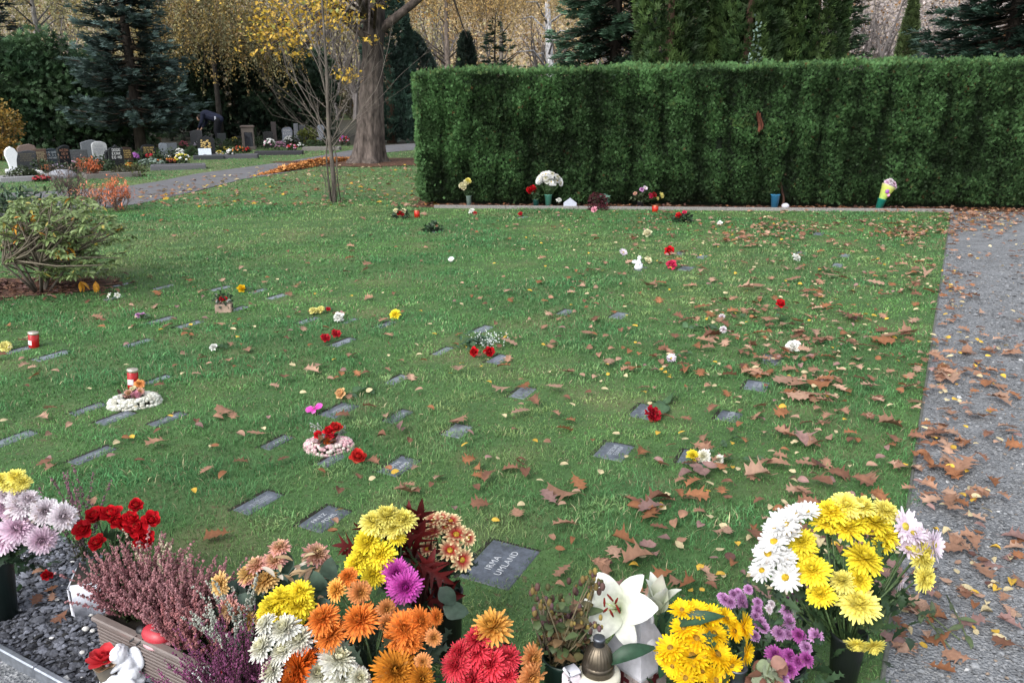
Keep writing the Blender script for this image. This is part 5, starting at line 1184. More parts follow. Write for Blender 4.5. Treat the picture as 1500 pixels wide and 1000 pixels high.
def make_lawn_things():
    lay('redcarn', 954, 616, 27, 'dark red carnation lying on the plaque, large leaves behind it', (985, 592), nl=4, ls=.13)
    lay('coralrose', 525, 680, 25, 'coral red rose head in the grass, right of the pink wreath', None, tilt=(.2, -.5, .8))
    lay('peachrose', 501, 585, 17, 'peach rose with grey green leaves lying across a plaque', (552, 576), nl=5, ls=.085, tilt=(-.5, -.6, .7))
    lay('redrose', 695, 523, 15, 'left dark red rose of the pair with the gypsophila spray', (690, 505), tilt=(-.2, -.8, .4))
    lay('redrose', 716, 522.5, 17, 'right dark red rose of the pair, touching the bright plaque', (710, 500), tilt=(.3, -.8, .4))
    lay('whitecarn', 1161, 515, 21, 'white carnation beside the pale blue plaque', None)
    lay('redcarn', 477, 502.5, 14, 'crimson carnation at the outer end of the frosted line plaque', None)
    lay('redcarn', 492.5, 496, 14, 'crimson carnation lying on the frosted line plaque', None)
    lay('whitecarn', 497, 472, 16, 'white carnation on the far plaque right of the yellow pair', None)
    lay('paleyellowcarn', 460, 462, 13, 'pale yellow carnation, left one of a touching pair', None); lay('paleyellowcarn', 471, 460, 13, 'pale yellow carnation beside a brown red bloom, right one of a touching pair', (484, 458))
    lay('redcarn', 481, 459, 7, 'small brown red bloom beside the pale yellow pair', None)
    lay('yellow', 579, 467, 18, 'single bright yellow chrysanthemum on a plaque in mid lawn', None)
    lay('yellowrose', 354, 429.5, 13, 'yellow rose with its stem across a plaque', (372, 427))
    lay('whitecarn', 314, 516, 12, 'white carnation with dark leaves near the second red candle', (330, 514))
    lay('redrose', 980, 374, 16, 'scarlet rose on the rear lawn, upper one of two', None, tilt=(0, -.7, .6)); lay('pinkcarn', 983, 394, 17, 'crimson pink rose beside a plaque, lower one of two on the rear lawn', (1003, 393), name='rose')
    lay('creamrose', 948, 387, 12, 'cream rose beside the white angel figure on the lawn', None); lay('creamrose', 948.5, 348, 14, 'cream rose head among brown leaves on the rear lawn', None)
    lay('lilacdaisy', 913, 374.5, 12, 'faded mauve bloom left of the white angel figure', None)
    lay('whitecarn', 1165, 383, 13, 'white flower tuft among leaves on the leafy rear lawn', None); lay('whitecarn', 1054, 331, 8, 'tiny white bloom lying alone near the hedge', (1066, 330))
    lay('roseball', 870.5, 311, 10, 'pink ball bloom in front of the maroon plant', None); lay('whitecarn', 691.5, 313, 9, 'round white bloom touching a small red one near the hedge', None); lay('redcarn', 696, 316, 6, 'small red bloom touching the round white one near the hedge', None)
    lay('daisy', 661, 385, 9, 'lone white daisy in the rear half of the lawn', None, name='daisy')
    lay('redcarn', 762, 317, 7, 'red bloom of a small posy on the rear plaque', (772, 317))
    lay('mauve', 203, 468, 9, 'first of the small mauve flowers on the pale plaque end', (212, 470)); lay('mauve', 210, 467, 8, 'second of the small mauve flowers, nearer to the plaque', (216, 470))
    lay('paleyellowcarn', 9, 515, 18, 'creamy white bloom at the picture edge beside the red candle', None)
    for x, y, d, lab in ((1013.8, 677, 20, None), ): lay('yellow', x, y, d, 'yellow chrysanthemum lying with a white one on the covered plaque', (1012, 697))
    lay('white', 1030, 678, 23, 'white chrysanthemum with long pale stem, next to the yellow one', (1079, 644), tilt=(-.6, -.6, .5)); lay('white', 1053, 683, 16, 'small white chrysanthemum with stem pointing to a big oak leaf', (1119, 676.5), tilt=(-.9, -.4, .3))
    lay('blush', 1057, 470, 10, 'pale pink chrysanthemum lying among stems and leaves', (1112, 468), tilt=(-.4, -.5, .8)); lay('blush', 1059, 489, 11, 'lower pale pink chrysanthemum of the fallen bunch', (1000, 484), tilt=(0, -.8, .4), nl=5, ls=.09)
    lay('lilacdaisy', 983, 532, 14, 'dried mauve flower head beside a red brown oak leaf', (1010, 520))
    # orchid
    b = P(461, 606); root = thing('orchid_bloom', 'bright pink orchid bloom at the corner of a plaque', 'orchid', Vector(b)); s = mpp(b)
    mb = MB(); petals(mb, 2, .1, .95, 1.0, 8, 15, (.55, .04, .34), (.66, .12, .48), .05, 0, 5, .1, 2, .04, phase=0.1); petals(mb, 3, .05, .85, .55, 4, 10, (.55, .05, .36), (.68, .18, .52), .05, -.03, 5, .1, 1, 0, phase=.5); petals(mb, 3, .02, .35, .3, 55, 20, (.75, .6, .65), (.5, .02, .3), .1, .02, 4, .3)
    o = part('petals', mb, M['petal'], root); o.scale = (.5 * 25 * s,) * 3; o.location = (0, 0, .032); o.rotation_euler = (math.radians(28), math.radians(-12), 0)
    mb = MB(); tube(mb, [(0, 0, .035), (.03, .05, .02), (.05, .12, .02)], .002, (.08, .13, .05), 5); part('stem', mb, M['leaf'], root)
    # standing red rose
    b = P(1141, 474); root = thing('rose', 'red rose standing upright in a stick vase among brown leaves', 'rose', Vector(b)); top = PY(1143, 446, b[1]) - b; s = mpp(b)
    bloom('redrose', top, 15 * s, (0, -.5, .7), root); mb, lb = MB(), []; stem_leaves(mb, lb, [(0, 0, 0), top * .5 + A((.01, 0, 0)), top], .004, 4, .06); part('stem', mb, M['leaf'], root); [part('leaf', l_, M['leaf'], root) for l_ in lb]
    # gypsophila
    b = P(716, 506); root = thing('gypsophila_spray', 'spray of tiny white gypsophila behind the pair of red roses', 'gypsophila', Vector(b)); mb, sm = MB(), MB(); s = mpp(b)
    for i in range(150):
        p = A((rng.normal(0, 11 * s), rng.normal(.0, .06), abs(rng.normal(.03, .025)) + .015)); ellip(mb, p, (.0045, .0045, .0045), (.72, .76, .74), 5, 4)
        if i % 3 == 0: tube(sm, [A((-.10, .05, .01)), p * .6 + A((-.02, 0, .02)), p], .0012, (.12, .2, .1), 3)
    lb = MB(); k = 40; lb.inst(LEAF_LONG, frames(rand_dirs(k, -.1, .5)) * .07, np.column_stack([rng.normal(-18 * s, 13 * s, k), rng.normal(0, .07, k), rng.uniform(.01, .06, k)]), np.tile(A((.04, .09, .045)), (k, 1)))
    part('stems', sm, M['leaf'], root); part('blossoms', mb, M['petal'], root); part('leaves', lb, M['leaf'], root)
    # fallen white lilies
    b = P(168, 441); root = thing('fallen_lily', 'pair of white lily heads lying in the grass near the rhododendron', 'lily', Vector(b)); s = mpp(b)
    for dx in (-6, 5): bloom('lily', (dx * s, 0, .05), 13 * s * .8, (dx * .1, -.6, .5), root)
    # candles, wreaths, basket
    candle('red grave candle with metal lid, standing left of the sunken soil gap plaque', 50, 509, 24, 14); candle('red grave candle with metal lid, standing behind the white oval wreath', 195, 568, 29, 15)
    wreath('oval_wreath', 'white oval moss wreath with dusky pink roses, in front of a red candle', 198, 594, 72, [(.52, .52, .46), (.62, .62, .56), (.44, .43, .36)], [('fadepink', -.2, .2, .62, .42), ('roseball', .12, -.1, .55, .42), ('creamrose', -.0, .5, .72, .34), ('fadepink', .30, .1, .7, .34), ('peach', .25, 1.05, .9, .46)], .58, .35)
    wreath('heart_wreath', 'pink hydrangea heart wreath with red roses and silver sprigs', 481, 660, 72, [(.56, .36, .38), (.60, .45, .45), (.52, .29, .32), (.56, .48, .44)], [('redrose', .05, .35, .95, .46), ('coralrose', .40, .55, 1.05, .50), ('redrose', -.45, .3, .75, .40), ('redcarn', .1, .1, .7, .4), ('redrose', .2, .7, 1.1, .35), ('rust', .05, -.25, .55, .42)], .62, 0, True)
    b = P(481, 652); mb = MB(); s = mpp(b); root = thing('silver_sprigs', 'silvery dry sprigs sticking out of the pink heart wreath', 'sprig', Vector(b))
    for a, l in ((-.7, 36), (-.5, 30), (.9, 34), (1.05, 26), (-1.1, 24)):
        e = A((math.sin(a) * l * s, 0, .05 + math.cos(a) * l * s * .75)); tube(mb, [(0, 0, .03), e * .6 + A((0, 0, .03)), e], .002, (.4, .4, .38), 4)
        for t in np.linspace(.4, 1, 9): ellip(mb, e * t + rng.normal(0, .004, 3), (.0045, .0035, .006), (.46, .47, .45), 5, 4)
    part('sprig', mb, M['petal'], root)
    b = P(329, 457); s = mpp(b); root = thing('flower_basket', 'small square brown flower box with red and white flowers, on the lawn', 'flower box', Vector(b), .15); mb = MB(); w = 11.5 * s
    box(mb, (-w, -w * .7, 0), (w, w * .7, 13 * s), (.30, .22, .17), bev=.006); part('box', mb, M['wood'], root, smooth=False); mb = MB(); lm = leafmass([((0, 0, 18 * s), (w * 1.0, w * .7, .06))], 120, .03, (.05, .09, .05), (.2, .25, .2)); part('leaves', lm, M['leaf'], root)
    for dx, k, dm in ((-.1, 'redcarn', 9), (.25, 'redrose', 8), (-.7, 'daisy', 5), (.75, 'daisy', 5), (-.35, 'daisy', 4), (.5, 'daisy', 4)): bloom(k, (dx * w, -w * .2, (20 if 'red' in k else 17) * s), dm * s, (dx * .5, -.6, .8), root)
    # white angel on the lawn
    b = P(935, 396); s = mpp(b); root = thing('angel_figure', 'small white angel figure standing on a plaque on the rear lawn', 'figurine', Vector(b), .4); mb = MB()
    for c, r in (((0, 0, 5), (7, 5, 5)), ((0, 0, 10), (4.5, 3.5, 6)), ((1.0, 0, 18.5), (3.2, 3.2, 3.4)), ((-6, 1, 13), (5.5, 1.4, 3)), ((5, 1, 8), (3, 2.2, 2.4)), ((-2.5, -3, 9), (2, 2, 4))): ellip(mb, A(c) * s, A(r) * s, (1, 1, 1), 10, 8)
    o = part('body', mb, cmat('white_resin_small', (.74, .76, .80), rough=.5, noise=.05), root); weld(o, .006, 2)
    # row along the hedge kerb
    def vase(label, px, py, hpx, wt, wb, col, mat='plastic', tilt=None, name='flower_vase'):
        b = P(px, py); s = mpp(b); h = hpx * s; root = thing(name, label, 'vase', Vector(b))
        if tilt: root.rotation_euler = tilt
        mb = MB(); a, c_ = wb * s / 2, wt * s / 2; lathe(mb, [(.001, 0), (a, 0), (a + (c_ - a) * .9, h * .93), (c_ * 1.06, h * .95), (c_ * 1.06, h), (c_ * .9, h), (c_ * .8, h * .6), (.001, h * .6)], 18, col); part('body', mb, M[mat], root); return b, h, s
    def bunch(name, label, cat, b, h, s, items, leaf=(.05, .09, .04), nleaf=60, rx=9):
        root = thing(name, label, cat, Vector(b + A((0, 0, h * .55)))); mb, lb = MB(), MB()
        for k, dx, dy, dm in items:
            p = A((dx * s, rng.normal(0, 2) * s, dy * s)) + A((0, 0, h * .35)); bloom(k, p, dm * s, (dx * .06, -.7, .6), root); tube(mb, [(0, 0, 0), p * .5 + A((0, 0, .02)), p], .003, (.06, .11, .04), 4)
        k = nleaf; lb.inst(LEAF_OV, frames(rand_dirs(k, -.2, 1)) * .05, np.column_stack([rng.normal(0, rx * .4 * s, k), rng.normal(0, rx * .3 * s, k), h * .4 + np.abs(rng.normal(4, 5, k)) * s]), np.tile(A(leaf), (k, 1)) * rng.uniform(.7, 1.4, (k, 1)))
        part('stems', mb, M['leaf'], root); part('leaves', lb, M['leaf'], root)
    v = vase('clear pale glass vase before the hedge, holding cream flowers', 687, 304, 17, 8, 6, (.22, .30, .27), 'candle'); bunch('flower_bunch', 'cream white flowers in the glass vase at the hedge', 'bouquet', *v, [('creamrose', -9, 16, 11), ('creamrose', -3, 20, 11), ('paleyellow', -1, 23, 10), ('creamrose', -6, 13, 9)], nleaf=70)
    v = vase('green plastic grave vase before the hedge, with big white mum ball', 803, 305, 20, 11, 7, (.06, .20, .15)); it = []
    for i in range(46):
        a, e = rng.uniform(0, 6.28), math.acos(rng.uniform(-.25, 1)); it.append(('daisy' if i % 4 else 'white', 1 + 17 * math.sin(e) * math.cos(a), 19 + 13 * math.cos(e), 8.5))
    bunch('flower_bunch', 'large round bunch of white mums in the green vase at the hedge', 'bouquet', *v, it, nleaf=50)
    v = vase('dark green grave vase with a white label, left of the white mum ball', 785, 305, 13, 9, 7, (.015, .07, .06)); bunch('flower_bunch', 'red roses in the dark green vase, left of the white mum ball', 'bouquet', *v, [('redrose', -10, 15, 9), ('redrose', -5, 17, 10), ('redrose', -8, 12, 8), ('redrose', -2, 14, 8)], nleaf=60)
    b = P(835, 306); s = mpp(b); mb = MB(); slab(mb, [(-10 * s, 0), (-9.5 * s, 9 * s), (0, 16 * s), (9.5 * s, 9 * s), (10 * s, 0)], .05, (.42, .44, .52)); single('memorial_stone', mb, M['ceramic'], 'small pale house shaped memorial stone at the hedge kerb', 'memorial stone', Vector(b), smooth=False)
    lay('whitecarn', 818.5, 305, 8, 'small white bloom between the green vase and the house shaped stone', None, z=.12)
    root = bush('maroon_heather', 'round maroon plant with blue green leaves at the hedge kerb', P(874, 307), .16, .14, .26, 700, .03, (.10, .02, .03), (.16, .05, .06), 'plant', QUAD, 6)
    lb = MB(); k = 14; s = mpp(P(874, 307)); lb.inst(LEAF_OV, frames(rand_dirs(k, 0, .8)) * .08, np.column_stack([rng.uniform(8, 17, k) * s, rng.normal(0, .03, k), rng.uniform(6, 22, k) * s]), np.tile(A((.12, .22, .17)), (k, 1))); part('leaves', lb, M['leaf'], root)
    v = vase('black low vase under mixed pink and yellow flowers at the hedge', 938, 305, 10, 10, 8, (.02, .02, .025)); bunch('flower_bunch', 'withered pink red and yellow green flowers leaning in the black low vase', 'bouquet', *v, [('pinkcarn', 14, 9, 10), ('redcarn', 19, 10, 9), ('paleyellowcarn', 29, 9, 10), ('lilacdaisy', 6, 20, 7), ('mauve', 1, 18, 7), ('paleyellowcarn', 24, 5, 6), ('fadepink', -8, 12, 6)], (.06, .08, .04), 90, 14)
    v = vase('bright blue grave vase standing empty at the hedge', 1134, 306, 21, 13, 9, (.03, .16, .30))
    b = P(1150, 306); mb = MB(); s = mpp(b); ellip(mb, (0, 0, 4 * s), (6 * s, 5 * s, 4.5 * s), (.5, .5, .56), 12, 8); single('white_stone', mb, M['ceramic'], 'round white stone right of the blue vase', 'stone', Vector(b))
    v = vase('turquoise green vase tilted at the hedge, near the gravel path', 1286, 308, 17, 12, 9, (.01, .17, .13), tilt=(0, math.radians(14), 0))
    b, h, s = v; root = thing('wrapped_bouquet', 'bouquet in yellow green patterned wrapping in the tilted turquoise vase', 'bouquet', Vector(b + A((.035, 0, h * .9)))); root.rotation_euler = (0, math.radians(22), 0)
    mb = MB(); lathe(mb, [(4.5 * s, 0), (9 * s, 18 * s), (10.5 * s, 22 * s)], 14, A([(.30, .45, .10), (.50, .55, .12), (.62, .62, .30)])); part('wrapping', mb, M['paint'], root)
    for dx, dy, k in ((-5, 25, 'pink'), (4, 27, 'pink'), (0, 23, 'blush'), (7, 23, 'pink'), (-2, 28, 'blush')): bloom(k, (dx * s, -.01, dy * s), 10 * s, (dx * .05, -.6, .8), root)
    mb = MB(); ellip(mb, (-2 * s, -8.2 * s, 13 * s), (3.2 * s, 1 * s, 3.2 * s), (.30, .10, .35), 8, 6); ellip(mb, (3 * s, -6.6 * s, 9 * s), (2.4 * s, 1 * s, 2.4 * s), (.7, .3, .45), 8, 6); part('printed_dots', mb, M['paint'], root, 'purple and pink print')
    def minicandle(label, px, py, hp, wp):
        b = P(px, py); s = mpp(b); root = thing('grave_candle', label, 'candle', Vector(b)); mb = MB(); r = wp * s / 2; lathe(mb, [(.001, 0), (r, 0), (r * 1.05, hp * s * .85), (r * .9, hp * s * .88)], 14, (.55, .03, .015)); part('cup', mb, M['candle'], root); mb = MB(); lathe(mb, [(r * 1.08, hp * s * .86), (r * 1.08, hp * s), (.001, hp * s)], 14, (.45, .12, .06)); part('lid', mb, M['metal'], root)
    minicandle('orange red grave light left in front of the hedge, beside a red white posy', 611, 319, 11, 8); minicandle('red grave light at the kerb below the pink and yellow flowers', 959.5, 311.5, 11, 9)
    def groundposy(label, px, py, w, items, n=90):
        b = P(px, py); s = mpp(b); root = thing('flower_posy', label, 'posy', Vector(b)); part('leaves', leafmass([((0, 0, .05), (w * s * .5, w * s * .35, .07))], n, .05, (.04, .08, .04), (.10, .13, .09), .1, LEAF_OV), M['leaf'], root)
        for k, dx, dz, dm in items: bloom(k, (dx * s, -.03, .05 + dz * s), dm * s, (dx * .05, -.6, .8), root)
    groundposy('red and cream posy on the lawn beside the orange red grave light', 587, 320, 24, [('redrose', -1, 2, 9), ('creamrose', -6, 6, 8), ('creamrose', 5, 6, 8), ('redcarn', 3, 1, 6)])
    groundposy('posy with red roses and dark greenery among leaves near the hedge', 1000, 326, 28, [('redrose', -7, 5, 10), ('pinkcarn', 1, 10, 7)])
    groundposy('withered dark posy on the rear lawn, left of the middle', 635, 340, 22, [('fadepink', 5, 4, 4)])

# ================================================================== FALLEN LEAVES
LC = dict(tan=(.27, .150, .098), pinktan=(.34, .212, .150), brown=(.17, .082, .052), rust=(.23, .10, .048), dark=(.10, .05, .042), yellow=(.52, .33, .05), cream=(.48, .40, .24), mauve=(.24, .145, .13))
def make_leaves():
    oaks = []; ov = []
    def mk(kind, i, fold, droop, lob=1.):
        mb = MB(); t = leaf_tmpl(kind, fold, droop, 60 + i, .22, lob); mb.add(t[0] - A((.45, 0, 0)), t[1], None, t[3]); return mb.mesh('fallen_leaf', M['dead'])
    for i in range(9): oaks.append(mk('oak', i, [-.1, .25, .05, .4, -.25, .15, .5, .0, .3][i], [.1, -.15, .05, .25, -.3, .2, .1, -.1, .45][i]))
    for i in range(6): ov.append(mk('ovate', 20 + i, [.2, .5, -.1, .7, .35, .1][i], [.3, .7, -.2, .2, -.5, .1][i]))
    GR = {('oak', 'lawn'): ('brown lobed oak leaf lying on the grass', 'brown oak leaves fallen on the lawn'), ('ov', 'lawn'): ('small oval brown beech leaf lying on the grass', 'oval brown leaves fallen on the lawn'),
          ('yel', 'lawn'): ('small yellow birch leaf lying on the grass', 'yellow leaves fallen on the lawn'), ('oak', 'path'): ('brown lobed oak leaf lying on the grey gravel path', 'oak leaves fallen on the gravel path'),
          ('ov', 'path'): ('oval brown leaf lying on the grey gravel path', 'oval leaves fallen on the gravel path'), ('yel', 'path'): ('small yellow or cream leaf lying on the grey gravel path', 'yellow leaves fallen on the gravel path'),
          ('oak', 'bed'): ('brown lobed oak leaf lying on the dark stone chippings', 'oak leaves fallen on the gravel bed')}
    items = []      # kind, x, y, length m, colour, rz, place
    def add(kind, px, py, lpx, col=None, rz=None):
        b = P(px, py); a, v = uv(b); place = 'path' if v > BK else ('bed' if a < ABED else 'lawn')
        items.append((kind, b, lpx * mpp(b), col or random.choice({'oak': ['tan', 'pinktan', 'tan', 'brown', 'rust', 'mauve'], 'ov': ['tan', 'brown', 'mauve', 'pinktan', 'dark', 'rust'], 'yel': ['yellow', 'cream', 'cream']}[kind]), rz, place))
    big = [(1112, 706, 54, 'pinktan'), (1034, 508, 34, 'tan'), (744, 508, 32, 'pinktan'), (809, 575, 32, 'pinktan'), (735, 577, 34, 'pinktan'), (765, 574, 26, 'rust'), (760, 613, 38, 'pinktan'), (674, 623, 40, 'tan'), (664, 627, 26, 'tan'), (892, 538, 32, 'pinktan'), (860, 496, 32, 'tan'), (812, 509, 24, 'tan'), (830, 554, 28, 'tan'),
           (1003, 550, 34, 'rust'), (378, 645, 32, 'tan'), (331, 611, 38, 'tan'), (316, 663, 20, 'rust'), (770, 700, 30, 'brown'), (826, 733, 60, 'tan'), (846, 718, 36, 'rust'), (805, 741, 44, 'mauve'), (757, 763, 34, 'tan'), (698, 724, 22, 'brown'), (960, 742, 52, 'brown'), (955, 756, 48, 'mauve'), (948, 766, 46, 'rust'),
           (1165, 575, 50, 'tan'), (1150, 566, 44, 'pinktan'), (1180, 585, 52, 'tan'), (1195, 570, 46, 'rust'), (1165, 590, 40, 'pinktan'), (1210, 598, 34, 'tan'), (1140, 690, 40, 'tan'), (1165, 650, 40, 'rust'), (1142, 640, 30, 'dark'), (1172, 652, 44, 'mauve'), (1190, 660, 36, 'tan'), (1305, 632, 42, 'tan'), (1275, 575, 34, 'pinktan'), (1150, 646, 36, 'tan'), (1180, 690, 34, 'tan'), (1200, 715, 40, 'brown'), (1200, 690, 26, 'dark'), (1024, 700, 30, 'mauve'), (1005, 705, 28, 'mauve'), (1040, 695, 28, 'mauve'), (1018, 694, 26, 'mauve'), (1032, 705, 26, 'mauve'),
           (1150, 482, 38, 'pinktan'), (1165, 478, 30, 'rust'), (1130, 475, 30, 'tan'), (1040, 500, 36, 'brown'), (1245, 472, 34, 'pinktan'), (1300, 500, 44, 'tan'), (1325, 495, 38, 'tan'), (1290, 505, 40, 'rust'), (1280, 420, 30, 'pinktan'), (1215, 408, 28, 'pinktan'), (1210, 400, 18, 'pinktan'), (1160, 415, 26, 'tan'), (1355, 408, 32, 'pinktan'), (1340, 400, 30, 'tan'), (1030, 456, 30, 'rust'), (955, 425, 30, 'tan'), (965, 420, 24, 'rust'), (1090, 428, 28, 'pinktan'), (1110, 424, 22, 'tan'),
           (1410, 690, 62, 'tan'), (1365, 690, 40, 'rust'), (1370, 645, 44, 'pinktan'), (1372, 640, 36, 'tan'), (1428, 615, 36, 'tan'), (1468, 593, 44, 'pinktan'), (1455, 588, 36, 'tan'), (1390, 560, 42, 'pinktan'), (1380, 552, 38, 'tan'), (1378, 545, 36, 'rust'), (1415, 520, 40, 'tan'), (1480, 523, 36, 'tan'), (1445, 520, 26, 'rust'), (1410, 655, 28, 'tan'), (1450, 712, 34, 'rust'), (1432, 733, 40, 'tan'), (1400, 812, 50, 'tan'), (1425, 805, 38, 'tan'), (1322, 960, 40, 'pinktan'), (1335, 955, 36, 'tan'), (1470, 950, 40, 'brown'), (1375, 990, 42, 'rust'), (1400, 970, 44, 'tan'), (1330, 900, 30, 'brown'), (1480, 638, 26, 'tan'), (1445, 567, 34, 'rust'), (1460, 570, 30, 'tan'),
           (915, 805, 44, 'rust'), (948, 815, 34, 'mauve'), (972, 800, 30, 'mauve'), (935, 830, 52, 'tan'), (880, 835, 30, 'tan'), (1005, 870, 34, 'rust'), (1040, 870, 22, 'brown'), (845, 905, 34, 'tan'), (1065, 742, 22, 'brown'), (1110, 745, 24, 'brown'), (590, 730, 34, 'tan'), (598, 722, 28, 'tan'), (65, 688, 30, 'brown'), (75, 697, 28, 'tan'), (55, 888, 30, 'brown'), (78, 882, 26, 'tan'), (90, 912, 32, 'brown'), (75, 872, 24, 'rust'), (60, 845, 22, 'tan'), (135, 745, 30, 'tan'), (415, 683, 26, 'brown'), (302, 700, 30, 'tan'), (583, 637, 28, 'mauve'), (560, 648, 16, 'brown')]
    for x, y, l, c in big: add('oak' if l > 23 and (c != 'mauve' or l > 36) else 'ov', x, y, l * .97, c)
    nbig = len(items)
    # scattered ones: more and more towards the gravel side, drifts where the photo has them
    r_ = np.random.default_rng(21)
    def dens(x, y): return .20 + .80 / (1 + math.exp(-(x - 930) / 90))
    cand = []
    while len(cand) < 1900:
        x, y = r_.uniform(0, 1500), 312 + 640 * r_.uniform(0, 1) ** 1.35
        if r_.uniform() > dens(x, y) * (1 if y < 560 else .40 if x < 1330 else .38): continue
        if (y > 880 and x < 1300) or (y > 690 and x < 260) or (y > 800 and x < 760) or (x < 190 and y < 450): continue
        if fbm(A([x / 160.]), A([y / 70.]), 1.5, 61)[0] < r_.uniform(-1.9, .5): continue
        cand.append((x, y))
    for cx, cy, sx, sy, n in ((1150, 335, 32, 6, 130), (1100, 352, 40, 5, 70), (1330, 345, 38, 6, 150), (1300, 330, 40, 6, 60), (1440, 321, 45, 5, 260), (1460, 331, 30, 5, 60), (1410, 336, 16, 6, 40), (1130, 358, 30, 5, 18), (965, 322, 20, 4, 16), (930, 345, 26, 6, 20), (1000, 335, 24, 5, 16), (1180, 575, 24, 10, 12), (1385, 555, 12, 16, 12), (1395, 430, 8, 40, 44), (1340, 405, 24, 10, 24), (1368, 610, 12, 50, 18), (1050, 345, 20, 5, 12), (1410, 425, 16, 14, 26), (1355, 650, 14, 22, 9)):
        for i in range(n): cand.append((r_.normal(cx, sx), max(309, r_.normal(cy, sy))))
    cand.sort(key=lambda c: -c[1]); mass = []
    for x, y in cand:
        b = P(x, y); k = r_.uniform(); right = x > 1000
        kind = 'oak' if k < (.45 if right else .3) else ('ov' if k < .72 else 'yel')
        lm = {'oak': r_.uniform(.055, .115), 'ov': r_.uniform(.035, .062), 'yel': r_.uniform(.028, .048)}[kind]
        if len(items) < 300: add(kind, x, y, lm / mpp(b))
        else: mass.append((kind, b, lm))
    for i, (kind, b, L, col, rz, place) in enumerate(items):
        me = random.choice(oaks if kind == 'oak' else ov); lab, grp = GR[(kind, place)] if (kind, place) in GR else GR[('oak', place)]
        if place == 'lawn' and kind != 'yel' and col in ('pinktan',): pass
        o = link('oak_leaf' if kind == 'oak' else 'birch_leaf' if kind == 'yel' else 'beech_leaf', me, None, (b[0], b[1], (.030 if place == 'lawn' else .016) + L * .06 + (.008 if i < nbig else 0)))
        o.rotation_euler = (r_.normal(0, .14), r_.normal(0, .14), r_.uniform(0, 6.28) if rz is None else rz); o.scale = (L * .92, L * .92 * r_.uniform(.85, 1.15), L * r_.uniform(.6, 1.3))
        c = A(LC[col]) * r_.uniform(.8, 1.2); o.color = (*c, 1); tag(o, lab, 'leaf', grp)
    mb = MB(); n = len(mass)
    for kind, tm in (('oak', leaf_tmpl('oak', .25, .3, 70, .15)), ('ov', leaf_tmpl('ovate', .3, .4, 71)), ('yel', leaf_tmpl('ovate', .2, .3, 72))):
        sel = [m for m in mass if m[0] == kind]; k = len(sel); T = A([m[1] for m in sel]); T[:, 2] += .032 + rng.uniform(0, .012, k)
        cs = A([LC[random.choice({'oak': ['tan', 'pinktan', 'rust', 'brown', 'tan'], 'ov': ['tan', 'brown', 'rust', 'mauve', 'pinktan'], 'yel': ['yellow', 'cream', 'cream']}[kind])] for _ in range(k)]) * rng.uniform(.8, 1.25, (k, 1))
        d = rand_dirs(k, -.25, .25); mb.inst(tm, frames(d, roll=rng.normal(0, .3, k)) * A([m[2] for m in sel])[:, None, None], T, cs)
    # the strewn lawn round the maple and under the hedge
    m = 800; x = rng.uniform(200, 640, m); y = 240 + 62 * rng.uniform(0, 1, m); ok = (y > 312 - .18 * x) ; x, y = x[ok], y[ok]
    T = A([P(a, b_, .03) for a, b_ in zip(x, y)]); k = len(T); cs = A([LC[random.choice(['tan', 'pinktan', 'rust', 'yellow', 'cream', 'tan'])] for _ in range(k)]) * rng.uniform(.8, 1.2, (k, 1))
    mb.inst(leaf_tmpl('maple', .2, .3, 73), frames(rand_dirs(k, -.25, .25), roll=rng.normal(0, .3, k)) * rng.uniform(.05, .11, (k, 1, 1)), T, cs * .8)
    m = 420; t = rng.uniform(-.3, 10, m); T = KL + np.outer(t, HD) + np.outer(rng.uniform(.08, .35, m), HN); T[:, 2] = .03
    cs = A([LC[random.choice(['brown', 'dark', 'rust', 'tan'])] for _ in range(m)]); mb.inst(leaf_tmpl('oak', .25, .3, 74), frames(rand_dirs(m, -.3, .3)) * rng.uniform(.06, .12, (m, 1, 1)), T, cs)
    m = 500; T = np.column_stack([RH[0] - .35 + rng.normal(0, .5, m), RH[1] + .15 + rng.normal(0, .24, m), np.full(m, .025)]); cs = A([LC[random.choice(['brown', 'dark', 'mauve', 'dark', 'tan'])] for _ in range(m)])
    mb.inst(leaf_tmpl('long', .25, .3, 75), frames(rand_dirs(m, -.3, .3)) * rng.uniform(.05, .11, (m, 1, 1)), T, cs * .8)
    o = link('fallen_leaves', mb.mesh('fallen_leaves', M['deadmass'], False)); tag(o, 'scattered smaller autumn leaves on the rear lawn, path and mulch', 'leaves', kind='stuff')
